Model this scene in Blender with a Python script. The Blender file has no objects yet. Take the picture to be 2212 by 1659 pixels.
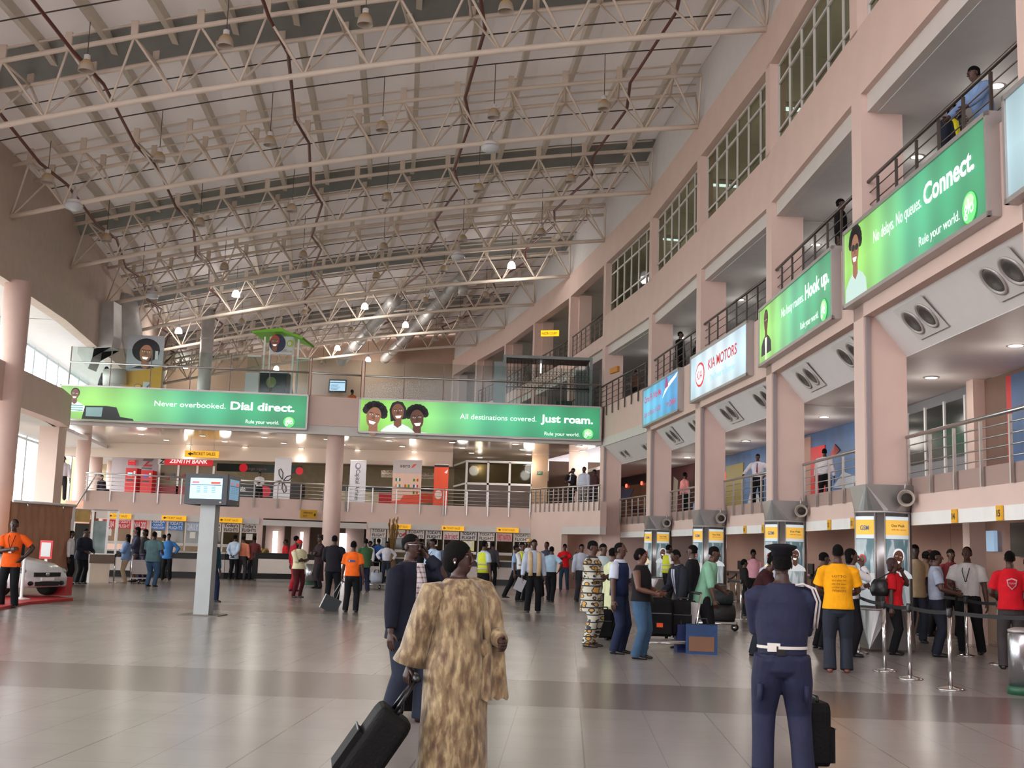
import bpy, bmesh, math, random
from mathutils import Vector as V, Matrix as M
random.seed(7)
PI = math.pi
sc = bpy.context.scene
COL = sc.collection
# ------------------------------------------------------------------ camera
FPX, EYE = 2500.0, 1.55
PITCH, ROLL, YAW = math.atan(358.5/2500.0), math.radians(1.8), math.radians(2.95)
fw = V((-math.sin(YAW)*math.cos(PITCH), math.cos(YAW)*math.cos(PITCH), math.sin(PITCH)))
_r0 = V((math.cos(YAW), math.sin(YAW), 0)); _u0 = _r0.cross(fw)
RT = _r0*math.cos(ROLL) + _u0*math.sin(ROLL)
UP = _u0*math.cos(ROLL) - _r0*math.sin(ROLL)
cd = bpy.data.cameras.new('camera'); cam = bpy.data.objects.new('camera', cd); COL.objects.link(cam)
cd.sensor_fit = 'HORIZONTAL'; cd.sensor_width = 36.0; cd.lens = 36.0*FPX/2212.0
cd.clip_start = 0.1; cd.clip_end = 600
cam.matrix_world = M(((RT.x, UP.x, -fw.x, 0), (RT.y, UP.y, -fw.y, 0), (RT.z, UP.z, -fw.z, EYE), (0, 0, 0, 1)))
sc.camera = cam
# ------------------------------------------------------------------ world, exposure
sc.view_settings.view_transform = 'Standard'; sc.view_settings.look = 'None'
sc.view_settings.gamma = 1.0; sc.view_settings.use_curve_mapping = False
sc.view_settings.exposure = 0.0
w = bpy.data.worlds.new('overcast_sky'); sc.world = w; w.use_nodes = True
bg = w.node_tree.nodes['Background']; bg.inputs[0].default_value = (1.0, 0.965, 1.0, 1); bg.inputs[1].default_value = SKY = 9.0
sc.cycles.max_bounces = 10; sc.cycles.diffuse_bounces = 8; sc.cycles.glossy_bounces = 3
sc.cycles.transmission_bounces = 4; sc.cycles.transparent_max_bounces = 12
sc.cycles.sample_clamp_indirect = 4.0; sc.cycles.caustics_reflective = False; sc.cycles.caustics_refractive = False
sc.cycles.use_denoising = True

def PORTAL(name, loc, to, sx, sy):
    """guides the sampling of the sky through a glazed opening; gives no light of its own"""
    l = bpy.data.lights.new('sky_opening_'+name, 'AREA'); l.shape = 'RECTANGLE'; l.size = sx; l.size_y = sy; l.cycles.is_portal = True
    o = bpy.data.objects.new('sky_opening_'+name, l); COL.objects.link(o); o.location = loc
    o.rotation_euler = (V(to)-V(loc)).to_track_quat('-Z', 'Y').to_euler()
PORTAL('west', (-19.5, 24, 4.8), (0, 24, 4.8), 60, 9.4)
PORTAL('south', (-5.5, -5.6, 8.0), (-5.5, 30, 8.0), 22, 16)

# ------------------------------------------------------------------ pixel helpers (the measured photograph, 2212 x 1659)
def ray(px, py): return fw + RT*((px-1106)/FPX) - UP*((py-829.5)/FPX)
def at(px, py, Y):
    d = ray(px, py); return V((0, 0, EYE)) + d*(Y/d.y)
def ground(px, py, z=0.0):
    d = ray(px, py); return V((0, 0, EYE)) + d*((z-EYE)/d.z)
def onplane(px, py, a, b):
    d = ray(px, py); n = V((-(b[1]-a[1]), b[0]-a[0])); t = (n.x*a[0]+n.y*a[1])/(n.x*d.x+n.y*d.y)
    return V((0, 0, EYE)) + d*t

# ------------------------------------------------------------------ materials
def lin(c): return tuple((x/255/12.92 if x/255 <= .04045 else ((x/255+.055)/1.055)**2.4) for x in c)
_mats = {}
def mat(name, rgb, rough=.6, metal=0.0, emit=0.0, bump=0.0, bscale=30.0, vary=0.0, vscale=3.0, spec=None, alpha=None):
    if name in _mats: return _mats[name]
    m = bpy.data.materials.new(name); m.use_nodes = True; nt = m.node_tree; p = nt.nodes['Principled BSDF']
    c = lin(rgb) + (1,)
    p.inputs['Base Color'].default_value = c; p.inputs['Roughness'].default_value = rough; p.inputs['Metallic'].default_value = metal
    if spec is not None: p.inputs['Specular IOR Level'].default_value = spec
    if emit: p.inputs['Emission Color'].default_value = c; p.inputs['Emission Strength'].default_value = emit
    if vary or bump:
        tc = nt.nodes.new('ShaderNodeTexCoord')
    if vary:
        n = nt.nodes.new('ShaderNodeTexNoise'); n.inputs['Scale'].default_value = vscale; n.inputs['Detail'].default_value = 5
        nt.links.new(tc.outputs['Object'], n.inputs['Vector'])
        r = nt.nodes.new('ShaderNodeMapRange'); r.inputs[1].default_value = .3; r.inputs[2].default_value = .7
        r.inputs[3].default_value = 1-vary; r.inputs[4].default_value = 1+vary
        nt.links.new(n.outputs[0], r.inputs[0])
        mx = nt.nodes.new('ShaderNodeVectorMath'); mx.operation = 'SCALE'; mx.inputs[0].default_value = c[:3]
        nt.links.new(r.outputs[0], mx.inputs['Scale']); nt.links.new(mx.outputs[0], p.inputs['Base Color'])
    if bump:
        n2 = nt.nodes.new('ShaderNodeTexNoise'); n2.inputs['Scale'].default_value = bscale; n2.inputs['Detail'].default_value = 4
        nt.links.new(tc.outputs['Object'], n2.inputs['Vector'])
        b = nt.nodes.new('ShaderNodeBump'); b.inputs['Strength'].default_value = bump; b.inputs['Distance'].default_value = .03
        nt.links.new(n2.outputs[0], b.inputs['Height']); nt.links.new(b.outputs[0], p.inputs['Normal'])
    _mats[name] = m; return m
def cloth(rgb): return mat('cloth_%d_%d_%d' % rgb, rgb, .85, bump=.5, bscale=9, vary=.12, vscale=7, spec=.2)
def paint(rgb, rough=.5): return mat('paint_%d_%d_%d' % rgb, rgb, rough, vary=.04)
def glow(rgb, s=1.0): return mat('glow_%d_%d_%d_%g' % (rgb+(s,)), rgb, .5, emit=s)
def glassmat(name, tint, a, rough=.05):
    """thin pane: part clear, part tinted reflection"""
    if name in _mats: return _mats[name]
    m = bpy.data.materials.new(name); m.use_nodes = True; nt = m.node_tree; nt.nodes.clear()
    o = nt.nodes.new('ShaderNodeOutputMaterial'); t = nt.nodes.new('ShaderNodeBsdfTransparent'); g = nt.nodes.new('ShaderNodeBsdfGlossy')
    g.inputs['Roughness'].default_value = rough; g.inputs['Color'].default_value = (.9, .95, 1, 1)
    t.inputs['Color'].default_value = lin(tint)+(1,)
    x = nt.nodes.new('ShaderNodeMixShader'); x.inputs[0].default_value = a
    nt.links.new(t.outputs[0], x.inputs[1]); nt.links.new(g.outputs[0], x.inputs[2]); nt.links.new(x.outputs[0], o.inputs[0])
    _mats[name] = m; return m

def nodes_of(name, rough=.6):
    m = bpy.data.materials.new(name); m.use_nodes = True; nt = m.node_tree; p = nt.nodes['Principled BSDF']
    p.inputs['Roughness'].default_value = rough; _mats[name] = m
    return m, nt, p
def ramp(nt, fac, stops, mode='LINEAR'):
    r = nt.nodes.new('ShaderNodeValToRGB'); r.color_ramp.interpolation = mode
    e = r.color_ramp.elements
    while len(e) < len(stops): e.new(.5)
    for i, (p, c) in enumerate(stops): e[i].position = p; e[i].color = lin(c)+(1,)
    nt.links.new(fac, r.inputs[0]); return r.outputs[0]
def math_(nt, op, a, b=None):
    n = nt.nodes.new('ShaderNodeMath'); n.operation = op
    for i, x in enumerate((a, b)):
        if x is None: continue
        if isinstance(x, (int, float)): n.inputs[i].default_value = x
        else: nt.links.new(x, n.inputs[i])
    return n.outputs[0]
def mixc(nt, fac, a, b):
    n = nt.nodes.new('ShaderNodeMix'); n.data_type = 'RGBA'
    for s, x in ((0, fac), (6, a), (7, b)):
        if isinstance(x, (int, float)): n.inputs[s].default_value = x
        elif isinstance(x, tuple): n.inputs[s].default_value = lin(x)+(1,)
        else: nt.links.new(x, n.inputs[s])
    return n.outputs[2]

# ------------------------------------------------------------------ mesh builder
class MB:
    def __init__(s): s.v = []; s.f = []; s.fm = []; s.ms = []; s.sm = []
    def mi(s, m):
        if m not in s.ms: s.ms.append(m)
        return s.ms.index(m)
    def add(s, vs, fs, m=None, smooth=False):
        o = len(s.v); s.v += [tuple(v) for v in vs]
        k = s.mi(m) if m else 0
        for f in fs: s.f.append(tuple(i+o for i in f)); s.fm.append(k); s.sm.append(smooth)
        return s
    def box(s, x0, x1, y0, y1, z0, z1, m=None, T=None):
        vs = [V((x, y, z)) for x in (x0, x1) for y in (y0, y1) for z in (z0, z1)]
        if T: vs = [T @ v for v in vs]
        return s.add(vs, [(0, 1, 3, 2), (4, 6, 7, 5), (0, 4, 5, 1), (2, 3, 7, 6), (0, 2, 6, 4), (1, 5, 7, 3)], m)
    def bar(s, a, b, w, h, m=None, up=V((0, 0, 1))):
        """square bar from a to b, w across and h along up"""
        a = V(a); b = V(b); d = (b-a).normalized(); x = d.cross(up)
        if x.length < 1e-4: x = d.cross(V((0, 1, 0)))
        x.normalize(); y = x.cross(d)
        vs = [p + x*(i*w/2) + y*(j*h/2) for p in (a, b) for i, j in ((-1, -1), (1, -1), (1, 1), (-1, 1))]
        return s.add(vs, [(0, 1, 2, 3)[::-1], (4, 5, 6, 7), (0, 1, 5, 4), (1, 2, 6, 5), (2, 3, 7, 6), (3, 0, 4, 7)], m)
    def loft(s, rings, m=None, n=12, cap=True, smooth=True):
        """rings: (centre, ax, ay)"""
        vs = []
        for c, ax, ay in rings:
            for k in range(n):
                t = 2*PI*k/n; vs.append(V(c) + V(ax)*math.cos(t) + V(ay)*math.sin(t))
        fs = [(i*n+k, i*n+(k+1) % n, (i+1)*n+(k+1) % n, (i+1)*n+k) for i in range(len(rings)-1) for k in range(n)]
        if cap: fs += [tuple(range(n))[::-1], tuple(range((len(rings)-1)*n, len(rings)*n))]
        return s.add(vs, fs, m, smooth)
    def tube(s, pts, r, m=None, n=8, cap=True, smooth=True):
        """round tube through pts; r number or list"""
        pts = [V(p) for p in pts]; rs = r if isinstance(r, (list, tuple)) else [r]*len(pts)
        rings = []; x = None
        for i, p in enumerate(pts):
            d = (pts[min(i+1, len(pts)-1)]-pts[max(i-1, 0)]).normalized()
            if x is None:
                x = d.cross(V((0, 0, 1)))
                if x.length < 1e-3: x = V((1, 0, 0))
            x = (x - d*x.dot(d)).normalized(); y = d.cross(x)
            rings.append((p, x*rs[i], y*rs[i]))
        return s.loft(rings, m, n, cap, smooth)
    def lathe(s, c, prof, m=None, n=20, axis=None, smooth=True):
        """prof: (r, h) along axis from c"""
        c = V(c); a = V(axis or (0, 0, 1)).normalized(); x = a.cross(V((0, 1, 0)))
        if x.length < 1e-3: x = V((1, 0, 0))
        x.normalize(); y = a.cross(x)
        return s.loft([(c+a*h, x*max(r, 1e-4), y*max(r, 1e-4)) for r, h in prof], m, n, True, smooth)
    def ell(s, c, r, m=None, n=14, k=8, R=None, smooth=True):
        c = V(c); R = R or M.Identity(3); rings = []
        for i in range(k+1):
            t = -PI/2 + PI*i/k; q = max(math.cos(t), .02)
            rings.append((c + R @ V((0, 0, r[2]*math.sin(t))), R @ V((r[0]*q, 0, 0)), R @ V((0, r[1]*q, 0))))
        return s.loft(rings, m, n, True, smooth)
    def poly(s, pts, y0, y1, m=None):
        """x,z outline extruded from y0 to y1 (front = y0, smaller)"""
        n = len(pts); vs = [V((p[0], y0, p[1])) for p in pts] + [V((p[0], y1, p[1])) for p in pts]
        fs = [tuple(range(n)), tuple(range(n, 2*n))[::-1]] + [(i, n+i, n+(i+1) % n, (i+1) % n) for i in range(n)]
        return s.add(vs, fs, m)
    def disc(s, cx, cz, rx, rz, y0, y1, m=None, n=24, a0=0, a1=2*PI):
        return s.poly([(cx+rx*math.cos(a0+(a1-a0)*k/n), cz+rz*math.sin(a0+(a1-a0)*k/n)) for k in range(n)], y0, y1, m)
    def mesh(s, name='m', default=None):
        me = bpy.data.meshes.new(name); me.from_pydata(s.v, [], s.f)
        ms = s.ms or [default]
        for m in ms: me.materials.append(m)
        me.polygons.foreach_set('material_index', s.fm); me.polygons.foreach_set('use_smooth', s.sm)
        bm = bmesh.new(); bm.from_mesh(me); bmesh.ops.recalc_face_normals(bm, faces=bm.faces); bm.to_mesh(me); bm.free()
        me.update(); return me
    def build(s, name, m=None, parent=None, loc=None, rz=0):
        return obj(name, s.mesh(name, m), parent, loc, rz)
def obj(name, me, parent=None, loc=None, rz=0):
    o = bpy.data.objects.new(name, me); COL.objects.link(o); o.parent = parent
    if loc is not None: o.location = loc
    if rz: o.rotation_euler.z = rz
    return o
def tag(o, label, cat, group=None, kind=None):
    o['label'] = label; o['category'] = cat
    if group: o['group'] = group
    if kind: o['kind'] = kind
    return o
def thing(name, label, cat, loc=(0, 0, 0), rz=0.0, group=None):
    o = bpy.data.objects.new(name, None); COL.objects.link(o); o.empty_display_size = .2
    o.location = loc; o.rotation_euler.z = rz
    return tag(o, label, cat, group)
def struct(name, mb, m=None, label=None, parent=None, loc=None, rz=0):
    o = mb.build(name, m, parent, loc, rz)
    if parent is None:
        o['kind'] = 'structure'
        if label: o['label'] = label
    return o
_txt = {}
def text(s, parent, x, z, h=None, w=None, m=None, y=-.012, bold=0.0, align='l', shear=0.0, name='lettering', ext=.002, T=None):
    """lettering standing in the parent's local XZ plane, facing -Y; h = cap height, w = fitted width"""
    cu = bpy.data.curves.new('t', 'FONT'); cu.body = s; cu.size = 1.0; cu.offset = bold; cu.shear = shear; cu.resolution_u = 3; cu.extrude = 0
    to = bpy.data.objects.new('t', cu); COL.objects.link(to)
    dg = bpy.context.evaluated_depsgraph_get(); me = bpy.data.meshes.new_from_object(to.evaluated_get(dg))
    bpy.data.objects.remove(to); bpy.data.curves.remove(cu)
    xs = [v.co.x for v in me.vertices]; ys = [v.co.y for v in me.vertices]
    if not xs: return None
    x0, x1 = min(xs), max(xs); sy = (h/.72) if h else None; sx = w/(x1-x0) if w else sy
    if sy is None: sy = sx
    dx = {'l': 0, 'c': .5, 'r': 1}[align]
    for v in me.vertices:
        a, b = (v.co.x-x0-dx*(x1-x0))*sx, v.co.y*sy
        v.co = (x+a, y, z+b)
    if T: me.transform(T)
    me.materials.clear(); me.materials.append(m); me.name = name
    return obj(name, me, parent)
ORD = ['first', 'second', 'third', 'fourth', 'fifth', 'sixth', 'seventh', 'eighth', 'ninth', 'tenth', 'eleventh', 'twelfth', 'thirteenth', 'fourteenth', 'fifteenth', 'sixteenth', 'seventeenth', 'eighteenth']
# shared materials
PINK = mat('pink_plaster', (216, 190, 180), .75, vary=.03, vscale=1.5, bump=.05, bscale=60)
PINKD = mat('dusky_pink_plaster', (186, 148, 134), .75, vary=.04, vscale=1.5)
WHITE = mat('white_plaster', (216, 212, 212), .7, vary=.02)
OFFW = mat('off_white_ceiling', (206, 202, 202), .55, vary=.03)
CEILG = mat('grey_ceiling_panel', (196, 196, 198), .6, vary=.03)
GREYW = mat('grey_brown_plaster', (196, 178, 166), .8, vary=.05)
STEEL = mat('brushed_steel', (188, 186, 184), .32, 1.0, vary=.05)
DSTEEL = mat('dark_steel', (96, 88, 84), .4, .8)
CHROME = mat('chrome', (215, 215, 215), .16, 1.0)
TRUSS = mat('cream_painted_steel', (214, 200, 186), .5, vary=.03)
ALU = mat('aluminium_frame', (176, 170, 168), .4, .5, vary=.03)
DARK = mat('dark_interior', (46, 40, 36), .8, vary=.1)
BLACK = mat('black_plastic', (22, 22, 24), .4)
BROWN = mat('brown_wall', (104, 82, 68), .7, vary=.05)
GLASS = glassmat('clear_glass', (238, 244, 242), .008)
DGLASS = glassmat('smoked_glass', (196, 196, 186), .018)
YEL = mat('yellow_sign', (226, 168, 22), .5, vary=.03)
WSTRIP = mat('white_fascia_board', (206, 200, 196), .5, vary=.02)
INK = mat('black_lettering', (30, 26, 24), .6)
DOWN = glow((255, 246, 226), 4.0)
# ================================================================== SETTING
FC = [(6.3, -5.6), (6.3, 1.2), (6.1, 8.0), (5.78, 14.8), (5.24, 21.5), (4.77, 28.3), (3.8, 35.2), (2.8, 42.0), (1.3, 48.9), (-0.2, 55.6), (-2.15, 62.4), (-4.1, 69.2), (-6.36, 75.6), (-8.6, 82.4)]
LW = [(-16.4, -5.6), (-16.4, 1.2), (-16.4, 8.0), (-16.5, 14.8), (-16.8, 21.5), (-17.3, 28.3), (-18.08, 35.2), (-19.06, 42.0), (-20.5, 48.9), (-21.9, 55.6), (-23.3, 62.4), (-25.2, 69.2), (-27.3, 75.6), (-29.5, 82.4)]
def chordz(u): return 14.95 - .0714*u - .00365*u*u          # underside of the arched roof trusses, u metres from the right wall

# ---- floor: pale tiles, darker cross bands, beige margin along the west side
m, nt, p = nodes_of('floor_tiles', .28)
tc = nt.nodes.new('ShaderNodeTexCoord'); sx = nt.nodes.new('ShaderNodeSeparateXYZ'); nt.links.new(tc.outputs['Object'], sx.inputs[0])
X, Y = sx.outputs[0], sx.outputs[1]
def joint(c, size, wd):
    f = math_(nt, 'FRACT', math_(nt, 'DIVIDE', math_(nt, 'ADD', c, 600.0), size))
    return math_(nt, 'LESS_THAN', f, wd/size)
band = math_(nt, 'LESS_THAN', math_(nt, 'FRACT', math_(nt, 'DIVIDE', math_(nt, 'ADD', Y, 142.0-12.0), 14.2)), 2.35/14.2)
west = math_(nt, 'LESS_THAN', X, -12.45)
no = nt.nodes.new('ShaderNodeTexNoise'); no.inputs['Scale'].default_value = .9; no.inputs['Detail'].default_value = 6; nt.links.new(tc.outputs['Object'], no.inputs['Vector'])
wn = nt.nodes.new('ShaderNodeTexWhiteNoise'); wn.noise_dimensions = '2D'
cb = nt.nodes.new('ShaderNodeCombineXYZ'); nt.links.new(math_(nt, 'FLOOR', math_(nt, 'DIVIDE', X, .62)), cb.inputs[0]); nt.links.new(math_(nt, 'FLOOR', math_(nt, 'DIVIDE', Y, .62)), cb.inputs[1])
nt.links.new(cb.outputs[0], wn.inputs['Vector'])
c = mixc(nt, no.outputs[0], (140, 134, 130), (156, 151, 147))
c = mixc(nt, math_(nt, 'MULTIPLY', wn.outputs[0], .16), c, (128, 121, 116))
c = mixc(nt, math_(nt, 'MULTIPLY', band, .85), c, (108, 97, 93))
c = mixc(nt, math_(nt, 'MULTIPLY', west, .8), c, (136, 121, 110))
jt = math_(nt, 'MAXIMUM', joint(X, 1.24, .014), math_(nt, 'MULTIPLY', joint(Y, .62, .010), .45))
jt = math_(nt, 'MAXIMUM', jt, math_(nt, 'MULTIPLY', joint(math_(nt, 'ADD', X, .62), 1.24, .010), .5))
c = mixc(nt, math_(nt, 'MULTIPLY', jt, .55), c, (92, 82, 76))
nt.links.new(c, p.inputs['Base Color'])
p.inputs['Roughness'].default_value = .24; p.inputs['Specular IOR Level'].default_value = .45
FLOOR = m
struct('floor', MB().box(-34, 16, -8, 95, -.3, 0), FLOOR)
struct('terrain', MB().box(-160, -34, -60, 190, -.4, -.05), mat('pale_forecourt', (200, 196, 188), .8, vary=.05))

# ---- right-hand building: bays between consecutive columns (local x runs far -> near, local y into the building)
def bay(i):
    a, b = FC[i], FC[i+1]; d = V((a[0]-b[0], a[1]-b[1], 0))
    return V((b[0], b[1], 0)), math.atan2(d.y, d.x), d.length
WINM = mat('window_frame_white', (206, 202, 200), .45, vary=.02)
ROOMC = mat('room_ceiling', (206, 206, 198), .7, vary=.05)
ROOMW = mat('room_wall', (206, 200, 180), .8, vary=.06)
nwin = 0
for i in range(len(FC)-1):
    o, rz, L = bay(i)
    far = i >= 8                                              # bays behind the mezzanine
    w = MB()
    # wall face between the storeys
    w.box(0, L, .0, .35, 5.95 if not far else 6.9, 7.5 if i < 7 else 7.6, PINK)
    if i == 7: w.box(0, L, -.02, .1, 5.95, 6.28, WSTRIP)
    ys, zs_ = (.02, 6.16) if i < 7 else (.0, 5.97)
    if i < 8: w.add([V((.5, ys, zs_)), V((L, ys, zs_)), V((L, .78, 5.25)), V((.5, .78, 5.25)), V((.5, .35, zs_)), V((L, .35, zs_)), V((L, .93, 5.32)), V((.5, .93, 5.32))],
          [(0, 1, 2, 3), (4, 5, 6, 7), (0, 1, 5, 4), (3, 2, 6, 7), (0, 3, 7, 4), (1, 2, 6, 5)], WHITE)
    w.box(0, L, .0, .4, 10.2, 11.55 if not far else 10.75, PINK)
    w.box(.55, L, .12, .3, 9.85, 10.2, WSTRIP)
    w.box(0, L, .0, .4, 13.85, 15.0, PINK)
    w.box(0, L, .12, .4, 15.0, 17.2, WHITE)
    w.box(0, .38, .0, .4, 11.5 if not far else 10.7, 13.9, PINK)
    if not far: w.box(L-.05, L, .0, .4, 11.5, 13.9, PINK)
    w.box(0, .55, .0, .78, 7.5, 10.2, PINK)
    if far: w.box(0, .6, .4, 1.0, 10.7, 13.9, PINK)
    struct('wall_right', w, PINK, None, None, o, rz)
    # storey slabs, ceilings and back walls
    s = MB(); dz = .016*(i % 2)
    s.box(-.3, L+.3, .8, 8, 2.75, 3.05, PINK)
    s.box(-.3, L+.3, .8, 1.05, 2.38, 3.05, PINK)
    s.box(-.3, L+.3, .78, 8, 5.25, 5.4, OFFW)
    s.box(-.6, L+.6, .35, 8, 7.2, 7.49, OFFW)
    s.box(-.3, L+.3, .3, 8, 9.85, 10.0, CEILG)
    s.box(-.3, L+.3, .4, 8, 10.55, 10.75, OFFW)
    s.box(-.3, L+.3, .4, 6, 14.15, 14.3, ROOMC)
    struct('slab', s, OFFW, None, None, o+V((0, 0, -dz)), rz)
    k = MB()
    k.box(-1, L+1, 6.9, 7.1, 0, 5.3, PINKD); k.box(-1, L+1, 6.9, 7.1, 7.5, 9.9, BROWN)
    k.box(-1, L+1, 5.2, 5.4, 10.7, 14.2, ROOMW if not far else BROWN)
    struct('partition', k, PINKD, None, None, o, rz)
    # rectangular column with a grey downpipe channel on its corner
    if 2 <= i <= 7:
        cmb = MB(); cmb.box(0, .55, 0, .78, 0 if i == 7 else 2.9, 7.5, PINK)
        cmb.box(.552, .60, .03, .11, 2.9, 6.3, mat('grey_channel', (150, 140, 142), .5, vary=.03))
        struct('column', cmb, PINK, None, None, o, rz)
    # upper windows
    if i < 8:
        nwin += 1
        wo = thing('window_%d' % nwin, '', '', o, rz); del wo['label']; del wo['category']; wo['kind'] = 'structure'
        f = MB(); x0, x1, z0, z1, yy = .42, L-.08, 11.58, 13.82, .24
        for xx in (x0, x1): f.box(xx-.045, xx+.045, yy-.04, yy+.04, z0, z1)
        for zz in (z0+.03, z1-.03, z0+.48, z1-.52): f.box(x0, x1, yy-.04, yy+.04, zz-.03, zz+.03)
        for k in range(1, 6):
            xx = x0+(x1-x0)*k/6; f.box(xx-.03, xx+.03, yy-.04, yy+.04, z0, z1)
        f.build('window_frame', WINM, wo)
        MB().box(x0, x1, yy-.006, yy+.006, z0, z1).build('pane', DGLASS, wo)
# ---- level-one parapet continuing, mezzanine bridge across the hall
MF = [(-20.3, 45.4), (-10.7, 46.8), (-8.6, 47.35), (1.35, 48.4)]
PF = [(-19.6, 46.2), (-14.3, 48.3), (-9.7, 50.6), (-5.5, 51.6), (-1.65, 51.9)]
def strip(mb, pts, off0, off1, z0, z1, m):
    """wall of constant section along a plan polyline; offsets to the far side"""
    for a, b in zip(pts, pts[1:]):
        d = V((b[0]-a[0], b[1]-a[1], 0)).normalized(); n = V((-d.y, d.x, 0))
        A = V((a[0], a[1], 0)); B = V((b[0], b[1], 0))
        vs = [P + n*o + V((0, 0, z)) for P in (A, B) for o in (off0, off1) for z in (z0, z1)]
        mb.add(vs, [(0, 1, 3, 2), (4, 6, 7, 5), (0, 4, 5, 1), (2, 3, 7, 6), (0, 2, 6, 4), (1, 5, 7, 3)], m)
mz = MB()
strip(mz, MF, 0, .4, 6.38, 7.58, PINK); strip(mz, MF, .06, .4, 6.02, 6.38, WSTRIP)
struct('wall_mezzanine', mz)
def plate(pts, far, z0, z1, m, name):
    """slab from a plan polyline back to the line Y = far"""
    mb = MB(); P = list(pts) + [(pts[-1][0]+ (far-pts[-1][1])*-.3, far), (pts[0][0]-(far-pts[0][1])*.28, far)]
    n = len(P); vs = [V((x, y, z)) for z in (z0, z1) for x, y in P]
    mb.add(vs, [tuple(range(n))[::-1], tuple(range(n, 2*n))] + [(k, (k+1) % n, n+(k+1) % n, n+k) for k in range(n)], m)
    return struct(name, mb, m)
SOFF = mat('glossy_soffit_panels', (176, 160, 150), .14, vary=.06, spec=.6)
plate([(x, y+.35) for x, y in MF], 84, 6.02, 6.08, SOFF, 'ceiling_mezzanine')
plate([(x, y+.42) for x, y in MF], 82, 6.1, 7.3, OFFW, 'floor_mezzanine')
pb = MB(); strip(pb, PF, 0, .3, 2.56, 3.42, PINK); struct('wall_back', pb)
plate([(x, y+.3) for x, y in PF], 76, 2.9, 3.35, OFFW, 'floor_balcony')
st = MB(); SB = [(-1.65, 51.9), (1.3, 47.0)]
strip(st, SB, 0, .3, 2.6, 3.6, PINK); strip(st, [SB[0], (-.25, 49.6)], 0, .3, 0, 2.6, PINK)
strip(st, [(-.25, 49.6), (1.3, 47.0)], 0, .28, 2.28, 2.6, WSTRIP); strip(st, [(-.1, 52.2), (1.6, 49.5)], 0, .1, 0, 2.6, PINK)
strip(st, [(.75, 51.3), (1.55, 50.0)], -.02, .05, 0, 2.2, DARK)
struct('wall_back', st)
# far upper back wall; dark panel painted as shade in its shop opening
ub = MB(); ub.box(-34, 2.0, 82.45, 82.9, 6.85, 17.5, mat('brown_pink_plaster', (176, 148, 130), .8, vary=.04))
ub.box(-11.9, -9.0, 82.3, 82.5, 7.3, 10.2, mat('shop_opening_shade', (70, 52, 42), .5, vary=.1)); ub.box(-13.6, -12.0, 82.3, 82.5, 6.85, 9.6, mat('beige_panel', (196, 166, 140), .7))
struct('wall_back', ub)
# ---- west side: upper wall, round columns, pink beam, glazing
lw = MB()
for a, b in zip(LW, LW[1:]):
    strip(lw, [b, a], 0, .0, 0, 0, GREYW) if False else None
strip(lw, LW, 0, .45, 9.6, 15.0, GREYW)
strip(lw, LW, .45, 2.9, 9.6, 9.75, WHITE)
strip(lw, LW[:8]+[(-19.7, 44.3)], -.1, .45, 5.75, 7.0, PINK)
strip(lw, LW, .45, 2.9, 5.75, 5.9, WHITE)
struct('wall_left', lw)
for k, (a, b) in enumerate(zip(LW[2:], LW[3:])):
    gl = thing('window_%d' % (21+k), '', '', (0, 0, 0)); del gl['label']; del gl['category']; gl['kind'] = 'structure'
    f = MB(); g = MB(); d = V((b[0]-a[0], b[1]-a[1], 0)); L = d.length; d.normalize(); n = V((-d.y, d.x, 0))
    A = V((a[0], a[1], 0)) + n*2.8
    for t in (0, .33, .66):
        P = A + d*(L*t); f.bar(P, P+V((0, 0, 9.6)), .09, .12)
    for z in (.1, 2.5, 5.6, 7.2, 9.5): f.bar(A+V((0, 0, z)), A+d*L+V((0, 0, z)), .1, .09)
    f.build('window_frame', mat('pale_blue_frame', (206, 218, 224), .4, vary=.02), gl)
    strip(g, [(A.x, A.y), ((A+d*L).x, (A+d*L).y)], -.005, .005, 0, 9.6, GLASS); g.build('pane', GLASS, gl)
RND = mat('round_column_plaster', (216, 186, 176), .6, vary=.03, bump=.04, bscale=50)
for k, (x, y) in enumerate(LW[6:7]):
    struct('column', MB().lathe((x, y+.9, 0), [(.42, 0), (.42, 9.7)], n=32), RND)
struct('column', MB().lathe((-9.75, 47.75, 0), [(.36, 0), (.36, 6.3)], n=36), RND)
for px, y, r in ((178, 50, .3), (208, 56, .3), (243, 63, .28)): q = at(px, 1000, y); struct('column', MB().lathe((q.x, y, 0), [(r, 0), (r, 6.0)], n=28), RND)
# pier with its bright west face at the mezzanine's end
struct('column', MB().box(at(79, 1000, 43.9).x, at(121, 1000, 43.9).x, 43.9, 44.6, 0, 5.75), PINK)
# ---- unseen south wall added to block sky light from behind the viewer, open above
so = MB(); so.box(-17, 7, -5.9, -5.6, 0, 10.5, PINK); struct('wall_light_block', so)
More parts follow.
